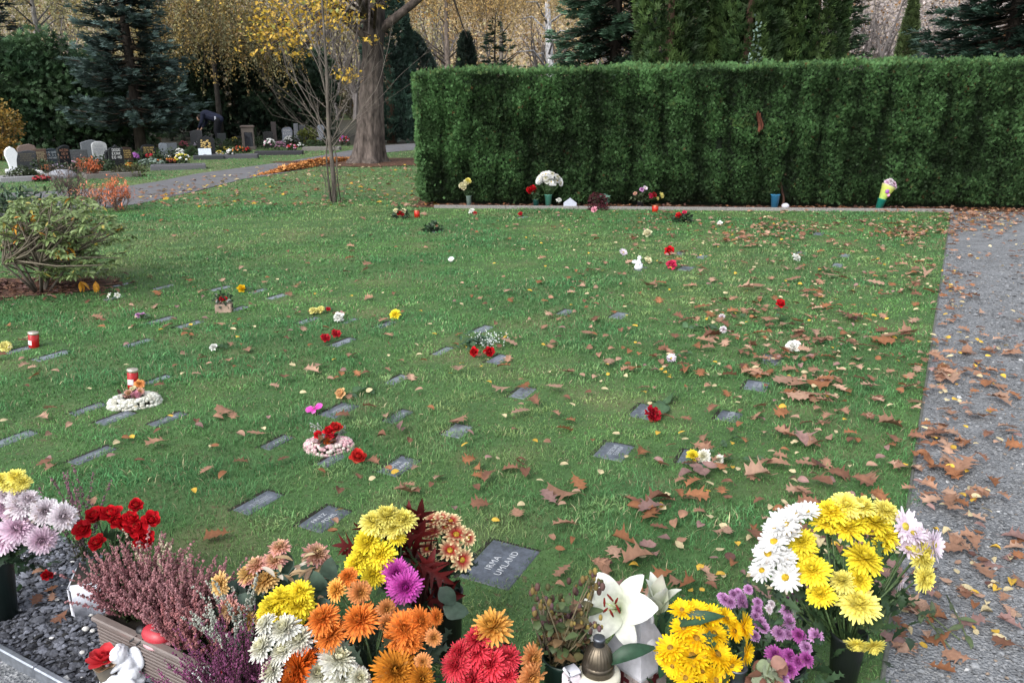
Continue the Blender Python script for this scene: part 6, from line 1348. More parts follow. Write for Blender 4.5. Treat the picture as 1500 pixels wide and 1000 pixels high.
# ================================================================== FOREGROUND
def Z(lst, x0, y0, s): return [(k, x0 + x / s, y0 + y / s, d / s, *r) for k, x, y, d, *r in lst]
def bouquet(name, label, cat, base, Y, blooms, focus=None, nleaf=120, lsz=.06, lcol=(.045, .085, .035), ldark=(.020, .042, .018), tm=None, slope=.0011, spread=1., stem=.0035, hang=.0, label_by=None, sub='bloom'):
    """cut flowers standing in a vase; base = ground point below the vase, blooms = (kind, photo x, photo y, diameter px, [tilt])"""
    base = A((base[0], base[1], 0.)); root = thing(name, label, cat, Vector(base))
    ym = np.mean([b[2] for b in blooms]); pts = [PY(b[1], b[2], Y + (ym - b[2]) * slope) for b in blooms]
    f = A(focus) if focus is not None else A((base[0], base[1], np.min([p[2] for p in pts]) * .75))
    sm, lb = MB(), MB(); L = []
    for b, p in zip(blooms, pts):
        s = mpp(p); d = (p - f); d = d / np.linalg.norm(d); d = d * .9 + A((0, -.45, .25)) + rng.normal(0, .12, 3)
        if len(b) > 4: d = A(b[4])
        d = d / np.linalg.norm(d); D = b[3] * s * 1.06 * random.uniform(.88, 1.1)
        bloom(b[0], p - base, D, d, root, sub, label=(label_by or {}).get(b[0]))
        q = p - d * D * .12; m = (q + f) / 2 - d * .03 + A((0, 0, -.01)); tube(sm, [f - base, m - base, q - base], [stem, stem * .9, stem * .7], (.07, .12, .045), 5)
        L += [(m, q - m), (q * .6 + f * .4, q - f)]
    L = [L[i] for i in rng.integers(0, len(L), nleaf)]; k = nleaf
    p = A([x[0] for x in L]) + rng.normal(0, .028 * spread, (k, 3)) - base - A((0, -.018, .03)); d = A([x[1] for x in L]); d = d / np.linalg.norm(d, axis=1, keepdims=True) + rng.normal(0, .6, (k, 3)); d[:, 2] -= hang
    t = rng.uniform(0, 1, (k, 1)); lb.inst(tm if tm is not None else LEAF_LOB, frames(d, roll=rng.normal(0, .7, k)) * (lsz * rng.uniform(.6, 1.3, k))[:, None, None], p, (A(lcol) * t + A(ldark) * (1 - t)))
    part('stems', sm, M['leaf'], root); part('leaves', lb, M['leaf'], root); return root
LEAF_BURG = leaf_tmpl('finger', .1, .3, 4, .1)
LEAF_LOB = leaf_tmpl('oak', .1, .35, 9, .1, .75)
def fvase(label, base, h, rt, rb, col, mat='plastic', name='flower_vase', tilt=None, rim=None):
    root = thing(name, label, 'vase', (base[0], base[1], .008)); mb = MB()
    lathe(mb, [(.001, 0), (rb, 0), (rb + (rt - rb) * .92, h * .92), (rt * 1.03, h * .94), (rt * 1.05, h * .985), (rt, h), (rt * .92, h * .99), (rb * .8, h * .3), (.001, h * .3)], 28, col)
    part('body', mb, M[mat], root)
    if tilt: root.rotation_euler = tilt
    return root
def spikes(name, label, cat, base, n, L, splay, col, tip, stemcol, nb=46, fl=.0042, rx=.10, ry=.07, z0=.0, lean=(0, 0), leafy=.35, rz=0.):
    """heather: upright wiry shoots set with tiny bell flowers"""
    root = thing(name, label, cat, Vector(base), rz); sm, mb = MB(), MB()
    b = MB(); ellip(b, (0, 0, 0), (1, 1, 1.25), (1, 1, 1), 5, 4); bell = (b.v[0], b.q[0], None, np.ones((len(b.v[0]), 3)))
    P_, S_, C_ = [], [], []
    for i in range(n):
        a = rng.uniform(0, 6.28); r = math.sqrt(rng.uniform(0, 1)); p0 = A((rx * r * .55 * math.cos(a), ry * r * .55 * math.sin(a), z0))
        d = A((math.cos(a) * splay * r * rx / max(rx, ry) + lean[0], math.sin(a) * splay * r * ry / max(rx, ry) + lean[1], 1)); d /= np.linalg.norm(d); l = L * rng.uniform(.65, 1.12) * (1.05 - .25 * r)
        bend = rng.normal(0, .14, 3) * A((1, 1, .2)); t = np.linspace(0, 1, 6); pts = p0 + d * l * t[:, None] + bend * l * t[:, None] ** 2
        tube(sm, pts, np.linspace(.0016, .0007, 6), A(stemcol) * rng.uniform(.7, 1.2), 3, cap=False)
        k = int(nb * rng.uniform(.7, 1.2)); tt = rng.uniform(leafy, 1.02, k); q = p0 + d * l * tt[:, None] + bend * l * tt[:, None] ** 2
        w = .0055 * (1.1 - .6 * (tt - leafy) / (1 - leafy)); th = rng.uniform(0, 6.28, k); e1 = np.cross(d, A((.3, .8, .1))); e1 /= np.linalg.norm(e1); e2 = np.cross(d, e1)
        P_.append(q + (w * np.cos(th))[:, None] * e1 + (w * np.sin(th))[:, None] * e2); S_.append(fl * rng.uniform(.6, 1.25, k) * (1.15 - .45 * tt))
        f = np.clip((tt - leafy) / (1 - leafy) + rng.normal(0, .25, k), 0, 1)[:, None]; C_.append((A(col) * (1 - f) + A(tip) * f) * rng.uniform(.65, 1.3, (k, 1)) * rng.uniform(.85, 1.15))
        k2 = 16; t2 = rng.uniform(.02, leafy + .15, k2); q2 = p0 + d * l * t2[:, None] + rng.normal(0, .004, (k2, 3)); P_.append(q2); S_.append(np.full(k2, fl * .9)); C_.append(np.tile(A((.035, .045, .02)), (k2, 1)) * rng.uniform(.6, 1.6, (k2, 1)))
    p, s, c = np.concatenate(P_), np.concatenate(S_), np.concatenate(C_)
    mb.inst(bell, frames(rand_dirs(len(p))) * s[:, None, None], p, np.clip(c, .005, .8)); part('stems', sm, M['twig'], root); part('blossoms', mb, M['petal'], root, smooth=False); return root

def make_foreground():
    B = lambda px, Y: A((*PY(px, 900, Y)[:2], 0.))
    # ---- left edge vase with blush and yellow mums
    b0 = P(8, 905); fvase('dark green grave vase at the edge, holding the blush pink chrysanthemums', b0, .25, .062, .040, (.006, .016, .013))
    bl = Z([('paleyellow', 20, 130, 110), ('paleyellow', 90, 115, 110), ('paleyellow', 130, 145, 100), ('paleyellow', 60, 160, 90), ('paleyellow', 110, 170, 90), ('blush', 30, 225, 110), ('blush', 110, 215, 110), ('blush', 165, 245, 120), ('blush', 120, 285, 130), ('pink', 30, 300, 120), ('pink', 75, 320, 120), ('pink', 100, 420, 150), ('pink', 10, 480, 140), ('blush', 265, 315, 130, (.5, -.7, .5)), ('blush', 370, 345, 140, (.7, -.6, .5)), ('pink', 245, 480, 130, (.5, -.8, .2))], 0, 670, 4)
    bl = [(k, x, y, d * 1.15, *r) for k, x, y, d, *r in bl] + [('pink', -35, 770, 38), ('blush', -40, 735, 38), ('paleyellow', -25, 710, 30)]
    bouquet('mixed_bouquet', 'tall bouquet of blush pink and pale yellow chrysanthemums at the picture edge', 'bouquet', b0, 2.3, bl, (b0[0], b0[1], .2), 150, .07, (.03, .06, .03), (.012, .026, .014))
    # ---- planter, heathers
    pb = UVp(*uv(P(140, 905, .15)), 0.); L = .60; W = .20; Hh = .15
    root = thing('planter_box', 'long brown ribbed plastic planter box holding the heathers', 'planter', Vector(pb), math.atan2(V_[1], V_[0])); mb = MB()
    box(mb, (0, 0, 0), (L, .012, Hh), (.145, .118, .108), bev=.003); box(mb, (0, W - .012, 0), (L, W, Hh), (.145, .118, .108), bev=.003); box(mb, (-.001, .0125, 0), (.012, W - .0125, Hh - .002), (.14, .113, .10), bev=.003); box(mb, (L - .012, .0125, 0), (L + .001, W - .0125, Hh - .002), (.14, .113, .10), bev=.003)
    for i in range(11): z = .008 + i * .0125; box(mb, (.004, -.0045, z), (L - .004, .0005, z + .0065), (.158, .128, .117), bev=.0015)
    part('body', mb, M['plastic'], root, smooth=False)
    mb = MB(); box(mb, (-.008, -.012, Hh - .006), (L + .008, .016, Hh + .010), (.17, .14, .128), bev=.004); box(mb, (-.008, W - .014, Hh - .006), (L + .008, W + .01, Hh + .0095), (.17, .14, .128), bev=.004); part('rim', mb, M['plastic'], root, smooth=False)
    mb = MB(); box(mb, (.0125, .0125, .01), (L - .0125, W - .0125, Hh - .03), (.02, .016, .012)); part('soil', mb, M['rough_stone'], root)
    def inpl(a, b_, z=Hh - .03): return pb + V_ * a + U * b_ + A((0, 0, z))
    HC, HT, HS = (.23, .080, .095), (.40, .205, .215), (.12, .075, .05)
    vz = math.atan2(V_[1], V_[0])
    spikes('heather_plant', 'dusky pink heather at the outer end of the planter, sprawling over the white pot', 'heather', inpl(.05, .12), 140, .235, .95, HC, HT, HS, 50, rx=.12, ry=.10, rz=vz, lean=(-.10, .0))
    spikes('heather_plant', 'dusky pink heather in the middle of the planter, tallest of the two', 'heather', inpl(.27, .12), 210, .225, .80, HC, HT, HS, 52, rx=.16, ry=.11, rz=vz, lean=(-.02, .03))
    spikes('heather_plant', 'low reddish heather spilling over the planter front above the red ladybird', 'heather', inpl(.38, .07), 80, .17, .8, HC, (.40, .17, .17), HS, 46, rx=.12, ry=.06, rz=vz, lean=(0, -.10))
    spikes('silver_heather', 'greenish white heather at the inner end of the planter', 'heather', inpl(.52, .12), 46, .25, .55, (.26, .30, .25), (.48, .50, .44), (.10, .11, .06), 54, rx=.07, ry=.06, rz=vz, lean=(-.02, -.05))
    spikes('silver_heather', 'few beige heather shoots in front of the red artificial roses', 'heather', inpl(.13, .17), 12, .27, .5, (.38, .31, .22), (.56, .48, .36), (.12, .09, .06), 52, rx=.09, ry=.03, rz=vz, lean=(-.15, 0))
    spikes('purple_heather', 'magenta purple heather at the bottom, between planter and white chrysanthemums', 'heather', B(345, 1.78), 170, .30, .62, (.12, .032, .08), (.27, .08, .18), (.07, .05, .04), 50, .0032, rx=.13, ry=.10, z0=.05, lean=(-.08, -.05))
    spikes('heather_sprig', 'thin mauve grey heather sprig rising behind the blush chrysanthemums', 'heather', P(98, 850) + A((0, .12, 0)), 16, .40, .30, (.16, .10, .12), (.30, .16, .20), (.08, .06, .05), 54, rx=.05, ry=.04)
    # white pot at planter's end
    p = P(128, 912); root = thing('white_pot', 'white square pot half hidden under the heather', 'pot', Vector(p + A((0, .09, .008))), .28); mb = MB(); box(mb, (-.075, -.075, 0), (.075, .075, .13), (.70, .72, .80), bev=.014); part('body', mb, M['ceramic'], root); mb = MB(); box(mb, (-.062, -.062, .11), (.062, .062, .1335), (.02, .016, .012)); part('soil', mb, M['rough_stone'], root)
    # red artificial roses
    rb = B(172, 2.42); fvase('green plant pot hidden behind the heather, holding the red roses', rb, .14, .06, .045, (.02, .06, .03))
    rr = Z([('redrose', 355, 362, 80), ('redrose', 405, 312, 90), ('redrose', 465, 300, 90), ('redrose', 567, 262, 66), ('redrose', 630, 322, 76, (.5, -.5, .7)), ('redrose', 548, 322, 80), ('redrose', 572, 362, 90), ('redrose', 598, 402, 84), ('redrose', 410, 418, 78), ('redrose', 490, 330, 70), ('redrose', 520, 345, 70)], 0, 650, 2.857)
    bouquet('rose_bouquet', 'bunch of bright red roses standing behind the heather', 'bouquet', rb, 2.4, rr, (rb[0], rb[1], .13), 70, .05, (.06, .11, .05), (.03, .06, .03), LEAF_OV)
    bouquet('small_red_bloom', 'tiny dark red bloom on the chippings beside the blush bouquet', 'flowers', P(70, 850), 2.5, Z([('redrose', 268, 690, 50), ('redrose', 295, 685, 40), ('redrose', 270, 675, 36)], 0, 670, 4), None, 14, .035, tm=LEAF_OV)
    # ladybird, berries, tulip bud
    lp = inpl(.25, .028, Hh - .010); root = thing('ladybird_ornament', 'shiny red ladybird ornament sitting on the planter rim', 'ornament', Vector(lp), vz); mb = MB(); ellip(mb, (0, 0, .025), (.052, .036, .028), (.42, .035, .05), 18, 12); part('shell', mb, M['plastic'], root)
    mb = MB(); ellip(mb, (-.058, -.004, .018), (.022, .02, .019), (.012, .012, .014), 12, 8); [tube(mb, [(x, -.03, .02), (x - .01, -.05, .008)], .003, (.012, .012, .014), 5) for x in (-.05, -.02)]; part('head', mb, M['plastic'], root)
    mb = MB(); ellip(mb, (.01, -.006, .008), (.054, .040, .012), (.55, .30, .32), 16, 6); part('belly', mb, M['plastic'], root)
    wp = inpl(.50, -.015, Hh - .01); root = thing('berry_sprig', 'sprig of little white berries with green wire at the planter corner', 'sprig', Vector(wp)); mb, sm = MB(), MB()
    for i in range(15): q = A((rng.normal(0, .018), rng.normal(-.012, .006), rng.uniform(-.03, .045))); ellip(mb, q, (.0065,) * 3, (.74, .76, .76), 8, 6); tube(sm, [(.02, .01, -.02), q * .5 + A((.012, 0, .01)), q], .0016, (.02, .16, .08), 4)
    part('berries', mb, M['plastic'], root); part('stems', sm, M['leaf'], root)
    tp = inpl(.575, .0, Hh); root = thing('tulip_bud', 'small red tulip bud next to the white berries', 'tulip', Vector(tp)); mb = MB(); lathe(mb, [(.004, 0), (.013, .008), (.016, .025), (.013, .045), (.003, .056)], 12, A([(.35, .01, .02), (.5, .015, .02), (.55, .02, .03), (.5, .02, .02), (.4, .01, .01)])); part('petals', mb, M['petal'], root); mb = MB(); tube(mb, [(0, 0, .002), (.004, 0, -.08)], .003, (.07, .12, .05), 5); part('stem', mb, M['leaf'], root)
    # angel figurine with flower pot
    ap = P(176, 1002); s = mpp(ap); root = thing('angel_figurine', 'white kneeling cherub figurine hugging the little pot with the red flower', 'figurine', Vector(ap + A((.012, 0, .004))), -.15); root.scale = (.84, .84, .84); mb = MB()
    u = 1.0
    for c, r in (((0, 0, .018), (.085, .065, .026)), ((.03, .0, .05), (.042, .036, .040)), ((.028, -.002, .085), (.028, .025, .038)), ((.006, -.010, .130), (.031, .031, .032)), ((.048, .022, .112), (.026, .012, .034)), ((.060, .018, .09), (.022, .011, .036)), ((.010, .03, .112), (.012, .010, .028)), ((.0, -.035, .045), (.045, .016, .018)), ((.045, -.04, .035), (.035, .018, .022)), ((-.03, -.045, .03), (.022, .014, .014))): ellip(mb, c, r, (1, 1, 1), 14, 10)
    capsule(mb, (.02, -.018, .10), (-.012, -.034, .078), .012, .009, (1, 1, 1)); capsule(mb, (-.012, -.034, .078), (-.035, -.022, .09), .009, .008, (1, 1, 1)); capsule(mb, (.015, .012, .10), (-.03, .012, .088), .011, .008, (1, 1, 1))
    ellip(mb, (-.016, -.022, .125), (.005, .005, .006), (1, 1, 1), 8, 6)
    for i in range(46): d = rand_dirs(1, -.1, 1)[0]; d[0] = abs(d[0]) * .9 - .25; ellip(mb, A((.008, -.008, .133)) + d * .031, (.0075, .0075, .0065), (1, 1, 1), 7, 5)
    o = part('body', mb, cmat('white_resin', (.70, .72, .77), rough=.5, noise=.06, bump=.1), root); weld(o, .0028, 2)
    pp = ap + A((-.026, -.012, .026)); root = thing('flower_pot', 'small grey brown cone pot standing on the cherub base', 'pot', Vector(pp)); mb = MB(); lathe(mb, [(.001, 0), (.022, 0), (.024, .012), (.027, .03), (.034, .055), (.036, .06), (.030, .06), (.001, .05)], 20, (.17, .15, .12)); part('body', mb, M['ceramic'], root)
    root = thing('lotus_flower', 'red artificial flower with cream under petals in the small pot', 'flower', Vector(pp + A((0, 0, .055)))); mb = MB(); petals(mb, 8, .008, .048, .040, 22, 8, (.45, .33, .20), (.60, .48, .33), .08, -.004, 4, .2); part('under_petals', mb, M['petal'], root)
    mb = MB(); R_ = (.52, .02, .03); petals(mb, 7, .006, .052, .042, 18, 10, R_, (.66, .06, .07), .06, .012, 4, .15, 2, .05); petals(mb, 6, .005, .040, .036, 46, 12, R_, (.62, .05, .06), .06, .016, 4, .2, 2, .05); petals(mb, 5, .003, .026, .03, 72, 20, (.4, .01, .02), (.56, .03, .04), .06, .02, 4, .35, 2, .03); o = part('petals', mb, M['petal'], root)
    for q, r, lab in ((P(228, 996), .011, 'round pale pebble beside the cherub base'), (P(239, 998), .013, 'pale crumpled pebble right of the round one'), (P(127, 928), .012, 'bright white pebble in front of the planter'), (P(137, 930), .009, 'flat white stone chip beside the bright pebble'), (P(122, 962), .009, 'small white chip on the dark stones left of the red flower'), (P(135, 906), .013, 'cream pebble at the outer planter corner')):
        mb = MB(); ellip(mb, (0, 0, r * .7), (r, r * .8, r * .7), (.55, .54, .52), 9, 7); single('pebble', mb, M['pebble'], lab, 'pebble', Vector(q + A((0, 0, .012))))

    # ---- central bunches
    ZB = lambda l: Z(l, 300, 700, 3)
    f0 = B(405, 2.02); fvase('black grave vase under the wilting pink and cream blooms', f0, .2, .06, .045, (.015, .018, .017))
    bouquet('wilting_bouquet', 'wilting pink and cream chrysanthemums in the central row', 'bouquet', f0, 2.05, ZB([('fadepink', 330, 305, 95), ('fadepink', 305, 365, 110), ('fadepink', 225, 385, 95), ('fadecream', 265, 455, 125), ('fadepink', 490, 335, 110), ('fadecream', 70, 465, 95, (-.5, -.7, .4)), ('fadepink', 112, 575, 115, (-.4, -.8, .1)), ('fadecream', 190, 420, 95), ('fadepink', 160, 590, 80, (0, -.9, -.1)), ('fadecream', 195, 630, 100), ('fadepink', 190, 440, 80)]), None, 60, .10, (.06, .11, .075), (.03, .06, .04), LEAF_OV)
    lb = MB(); root = thing('withered_petals', 'dry beige curled petals hanging in the wilting pink bouquet', 'petals', Vector(PY(440, 838, 2.04))); k = 26; lb.inst(LEAF_LONG, frames(rand_dirs(k, -.6, .7)) * rng.uniform(.03, .06, (k, 1, 1)), rng.normal(0, 1, (k, 3)) * A((.045, .02, .03)), A([(.52, .42, .24), (.40, .28, .16), (.60, .55, .46), (.34, .24, .17)])[rng.integers(0, 4, k)]); part('petals', lb, M['petal'], root)
    f1 = B(418, 1.9); fvase('green grave vase under the deep yellow chrysanthemums', f1, .2, .06, .045, (.01, .04, .025))
    bouquet('yellow_bouquet', 'deep yellow chrysanthemum cluster between the wilting and the white blooms', 'bouquet', f1, 1.9, ZB([('yellow', 300, 560, 120), ('yellow', 350, 530, 135), ('yellow', 410, 555, 135), ('yellow', 420, 500, 110), ('yellow', 330, 595, 110), ('yellow', 375, 585, 110), ('yellow', 270, 590, 90), ('yellow', 405, 600, 100)]), None, 50)
    f2 = B(455, 1.70); fvase('dark grave vase under the white chrysanthemums', f2, .22, .065, .05, (.012, .03, .022))
    bouquet('white_bouquet', 'snow white chrysanthemums with cream centres in the central row', 'bouquet', f2, 1.72, ZB([('white', 270, 640, 110), ('white', 355, 665, 135), ('white', 420, 715, 140), ('white', 255, 745, 135), ('white', 345, 765, 115), ('white', 300, 850, 120), ('white', 585, 800, 155), ('white', 500, 865, 145), ('white', 605, 870, 160), ('white', 675, 880, 110), ('white', 545, 890, 130), ('white', 560, 960, 140), ('white', 650, 950, 130), ('white', 470, 940, 130)]), None, 60)
    f3 = B(545, 1.75); fvase('brown grave vase under the orange chrysanthemums', f3, .22, .065, .05, (.05, .03, .02))
    bouquet('orange_bouquet', 'large orange and bronze chrysanthemums in the middle of the row', 'bouquet', f3, 1.76, ZB([('orange', 520, 620, 155), ('orange', 555, 690, 160), ('orange', 683, 628, 180), ('orange', 880, 665, 185, (.1, -.55, .75)), ('orange', 945, 630, 130, (.5, -.5, .6)), ('orange', 1015, 610, 75, (.7, -.5, .4)), ('orange', 830, 700, 100, (-.4, -.8, .2)), ('rust', 410, 840, 180), ('rust', 450, 800, 110), ('bronze', 835, 850, 205), ('bronze', 950, 880, 140), ('amber', 580, 490, 105, (-.6, -.5, .5)), ('peach', 680, 500, 100, (.5, -.7, .3)), ('orange', 630, 435, 85, (-.2, -.5, .8)), ('peach', 795, 570, 90, (.5, -.8, .2)), ('peach', 797, 630, 85, (.5, -.8, 0)), ('peach', 1005, 700, 70, (.3, -.8, .5)), ('peach', 957, 805, 80, (.1, -.8, .6)), ('orange', 905, 720, 110, (0, -.9, .1)), ('bronze', 800, 935, 150), ('rust', 380, 920, 150)]), None, 110, .075, (.06, .09, .06), (.022, .04, .024))
    f4 = B(745, 1.74); fvase('dark grave vase under the crimson chrysanthemums', f4, .22, .065, .05, (.015, .02, .02))
    bouquet('red_bouquet', 'crimson chrysanthemum cluster with one amber and two peach blooms beside it', 'bouquet', f4, 1.76, ZB([('red', 1105, 820, 150), ('red', 1200, 765, 140), ('red', 1195, 710, 130), ('red', 1255, 820, 155), ('red', 1330, 790, 120), ('red', 1180, 890, 150), ('red', 1120, 770, 110), ('red', 1270, 900, 130), ('red', 1330, 870, 100), ('amber', 1265, 660, 165), ('peach', 1435, 790, 115, (.6, -.6, .3)), ('peach', 1432, 870, 120, (.5, -.8, .1)), ('peach', 1400, 930, 100)]), None, 60)
    f5 = B(580, 2.0); fvase('dark grave vase under the light yellow chrysanthemums', f5, .24, .06, .045, (.012, .03, .02))
    bouquet('light_yellow_bouquet', 'light yellow chrysanthemums with two magenta ones below, tallest of the row', 'bouquet', f5, 1.98, ZB([('paleyellow', 745, 195, 120), ('paleyellow', 800, 170, 130), ('paleyellow', 870, 185, 120), ('paleyellow', 830, 215, 120), ('paleyellow', 775, 215, 100), ('yellow', 715, 285, 130), ('yellow', 770, 335, 140), ('yellow', 665, 375, 120), ('yellow', 740, 425, 125), ('yellow', 700, 340, 110), ('yellow', 845, 262, 70), ('magenta', 842, 415, 135, (.2, -.8, .5)), ('magenta', 880, 475, 140, (.3, -.85, .4))]), None, 60)
    # burgundy oak branch
    f6 = B(620, 2.06); root = thing('burgundy_branch', 'branch of dark burgundy oak leaves behind the yellow and magenta blooms', 'branch', Vector(f6)); sm, lb = MB(), MB()
    for x, y, dx, dy, L in ((790, 260, -.2, 1, .13), (850, 280, .15, 1, .13), (835, 300, -.5, .8, .11), (940, 210, .15, 1, .12), (930, 290, .3, .9, .12), (900, 330, -.3, .6, .12), (870, 340, .5, .3, .12), (990, 470, .8, -.2, .13), (1000, 540, .9, .1, .12), (950, 560, -.1, -.9, .12), (660, 300, -.7, .3, .08), (710, 235, -.6, .6, .06), (960, 440, .2, .5, .12), (930, 380, .7, -.1, .12), (910, 500, .3, -.8, .12), (900, 250, 0, 1, .12), (960, 330, .6, .5, .10), (980, 400, .5, -.3, .11), (880, 560, -.3, -.7, .11), (800, 240, -.6, .8, .08), (940, 480, -.2, .4, .12), (640, 310, -.5, -.5, .06)):
        p = PY(300 + x / 3, 700 + y / 3, 2.07 + rng.normal(0, .03)) - f6; d = A((dx, rng.normal(-.15, .25), dy)); c = A((.085, .007, .007)) * rng.uniform(.35, 1.5)
        lb.inst(LEAF_BURG, frames(d[None], up=A((.1, -1, .3)), roll=rng.normal(0, .35, 1)) * L * 1.25, (p - d / np.linalg.norm(d) * L * .4)[None], c[None]); tube(sm, [(0, 0, .2), p * .5 + A((0, .02, .12)), p - d * L * .4], [.005, .0035, .002], (.06, .025, .02), 5)
    part('twigs', sm, M['twig'], root); part('leaves', lb, M['leaf'], root)
    f7 = B(655, 2.12); fvase('slim black grave vase under the red and cream button blooms', f7, .24, .05, .04, (.012, .014, .014))
    bouquet('bicolor_bouquet', 'red and cream two coloured small chrysanthemums beside the burgundy leaves', 'bouquet', f7, 2.12, ZB([('bicolor', 1005, 190, 90), ('bicolor', 1040, 180, 80), ('bicolor', 1080, 190, 88), ('bicolor', 1000, 243, 100), ('bicolor', 1105, 250, 100), ('bicolor', 1155, 262, 78, (.6, -.6, .4)), ('bicolor', 1078, 318, 92), ('bicolor', 1130, 358, 92, (.4, -.8, .3)), ('bicolor', 978, 312, 84), ('bicolor', 1005, 385, 55), ('bicolor', 1060, 215, 60)]), None, 80, .055, (.03, .06, .035), (.012, .026, .016))
    root = thing('broad_leaves', 'broad blue green leaves standing out beside the central bouquets', 'leaves', Vector(B(560, 1.95))); lb = MB(); bs = B(560, 1.95)
    for x, y, dx, dy, L, Y in ((550, 400, .1, 1, .10, 2.0), (1060, 510, .5, -.6, .09, 2.0), (1105, 580, 1, -.2, .10, 2.0), (660, 765, .3, -.5, .10, 1.8), (760, 800, .8, .1, .09, 1.8), (940, 790, .2, -.9, .12, 1.8), (980, 760, .5, -.7, .1, 1.8), (180, 540, .5, -.5, .10, 2.02), (520, 560, -.6, -.5, .08, 1.95), (500, 460, -.2, .8, .09, 2.0), (640, 860, -.3, -.7, .09, 1.75)):
        p = PY(300 + x / 3, 700 + y / 3, Y) - bs; d = A((dx, -.1, dy)); lb.inst(LEAF_OV, frames(d[None], up=A((.1, -1, .5)), roll=rng.normal(0, .3, 1)) * L * .8, (p - d * L * .4)[None], A([(.075, .12, .09)]) * rng.uniform(.5, 1.2))
    part('leaves', lb, M['leaf'], root)

    # ---- lilies
    ZC = lambda l: Z(l, 750, 700, 3.3325)
    f8 = B(935, 1.95); fvase('dark green grave vase under the white lilies', f8, .18, .055, .04, (.012, .04, .028))
    root = thing('lily_bouquet', 'two large white lilies, one open with red stamens, with dark green leaves', 'lily', Vector(f8)); c = PY(*ZC([(0, 525, 640, 0)])[0][1:3], 1.92); s = mpp(c)
    bloom('lily', c + A((0, 0, 0)) - f8, 124 * s, (-.36, -.66, .56), root, 'open_flower', spin=1.75)
    c2 = PY(750 + 712 / 3.3325, 700 + 655 / 3.3325, 1.97) - f8; mb = MB(); w = A((.82, .83, .79)); prof = [.3, .75, 1, 1, .9, .7, .4, .05]
    petals(mb, 3, .006, .118, .062, 84, -14, (.62, .7, .45), w, .05, 0, 8, .2, 2, .03, phase=.9, prof=prof); petals(mb, 3, .008, .112, .050, 82, -44, (.62, .7, .45), w, .05, -.002, 8, .2, 2, .03, phase=.9 + PI / 3, prof=prof)
    o = part('half_open_flower', mb, M['petal'], root); o.location = c2; o.rotation_euler = (.15, -.05, 0)
    sm, lb = MB(), MB(); tube(sm, [(0, 0, .12), (c - f8) * .6 + A((.02, 0, .0)), c - f8 + A((.0, .02, -.01))], .005, (.09, .17, .06), 6); tube(sm, [(0, 0, .12), c2 * .5 + A((.02, 0, .08)), c2], .005, (.10, .20, .07), 6)
    big = leaf_tmpl('long', .25, .7, 5)
    for x, y, ex, ey, L, Y in ((700, 815, 440, 895, .17, 1.80), (775, 715, 1020, 655, .19, 1.86), (690, 690, 760, 800, .13, 1.99), (780, 600, 740, 720, .13, 2.02), (720, 760, 800, 880, .14, 1.93), (760, 830, 720, 990, .15, 1.88), (745, 640, 690, 740, .12, 2.0)):
        p = PY(750 + x / 3.3325, 700 + y / 3.3325, Y); e = PY(750 + ex / 3.3325, 700 + ey / 3.3325, Y - .03); d = e - p; Ln = np.linalg.norm(d); R = frames(d[None], up=A((.0, -.55, .85))) * Ln; R[:, :, 1] *= .85
        lb.inst(big, R, (p - f8)[None], A([(.028, .075, .040)]) * rng.uniform(.7, 1.4))
    part('stems', sm, M['leaf'], root); part('leaves', lb, M['leaf'], root)
    # ---- lantern
    lp = B(879, 1.80); zt = PY(879, 947, 1.8)[2]; s = mpp(PY(879, 960, 1.8)); R = 33.5 * s; hb = PY(879, 986, 1.8)[2]
    root = thing('grave_lantern', 'round cream grave lantern with ribbed bronze dome lid', 'lantern', Vector(lp + A((0, 0, .008)))); mb = MB(); lathe(mb, [(.001, 0), (R * .92, 0), (R * .98, .01), (R * .90, hb * .5), (R, hb - .02), (R, hb - .006), (R * .93, hb), (R * .66, hb + .004), (.001, hb + .004)], 32, (.58, .56, .46)); part('body', mb, M['plastic'], root)
    mb = MB(); r = 24 * s; hc = zt - hb; lathe(mb, [(r, hb + .004), (r * 1.02, hb + .008), (r * .98, hb + .018), (r * 1.02, hb + .020), (r * .97, hb + .030), (r * .93, hb + .032)], 32, (.11, .092, .07)); lathe(mb, [(r * .93, hb + .0315), (r * .90, hb + hc * .5), (r * .78, hb + hc * .75), (r * .52, hb + hc * .95), (r * .36, hb + hc)], 72, (.13, .108, .08), ribs=24, ribamp=.035); part('lid', mb, M['metal'], root)
    mb = MB(); lathe(mb, [(r * .34, zt - .004), (r * .34, zt + .012), (r * .38, zt + .013), (r * .38, zt + .022), (r * .30, zt + .024), (.001, zt + .023)], 20, (.12, .13, .15)); part('knob', mb, M['metal'], root)
    mb = MB(); th = np.linspace(-1.05, -.75, 5); v = [(1.006 * R * math.cos(a), 1.006 * R * math.sin(a), z) for z in (hb - .07, hb - .010) for a in th]; mb.add(v, [(i, i + 1, i + 6, i + 5) for i in range(4)], None, (.05, .055, .08)); part('window', mb, M['plastic'], root)
    # small white grave light left of the lantern
    sp = B(840, 1.78); root = thing('white_candle', 'small white square grave light beside the cream lantern', 'candle', Vector(sp + A((0, 0, .008))), .5); mb = MB(); zc_ = PY(840, 982, 1.78)[2]; box(mb, (-.022, -.022, 0), (.022, .022, zc_ - .012), (.62, .56, .60), bev=.008); part('body', mb, M['plastic'], root); mb = MB(); box(mb, (-.020, -.020, zc_ - .012), (.020, .020, zc_), (.66, .66, .72), bev=.005); part('lid', mb, M['plastic'], root)
    # ---- wooden house lantern
    hp = B(937, 1.93); root = thing('house_lantern', 'small white roofed wooden house lantern with cut out crosses, under the lily', 'lantern', Vector(hp + A((0, 0, .008))), math.radians(42)); w = .060; he = PY(937, 965, 1.9)[2]; zr = PY(937, 905, 1.93)[2]
    mb = MB(); n = 5; st = 2 * w / n
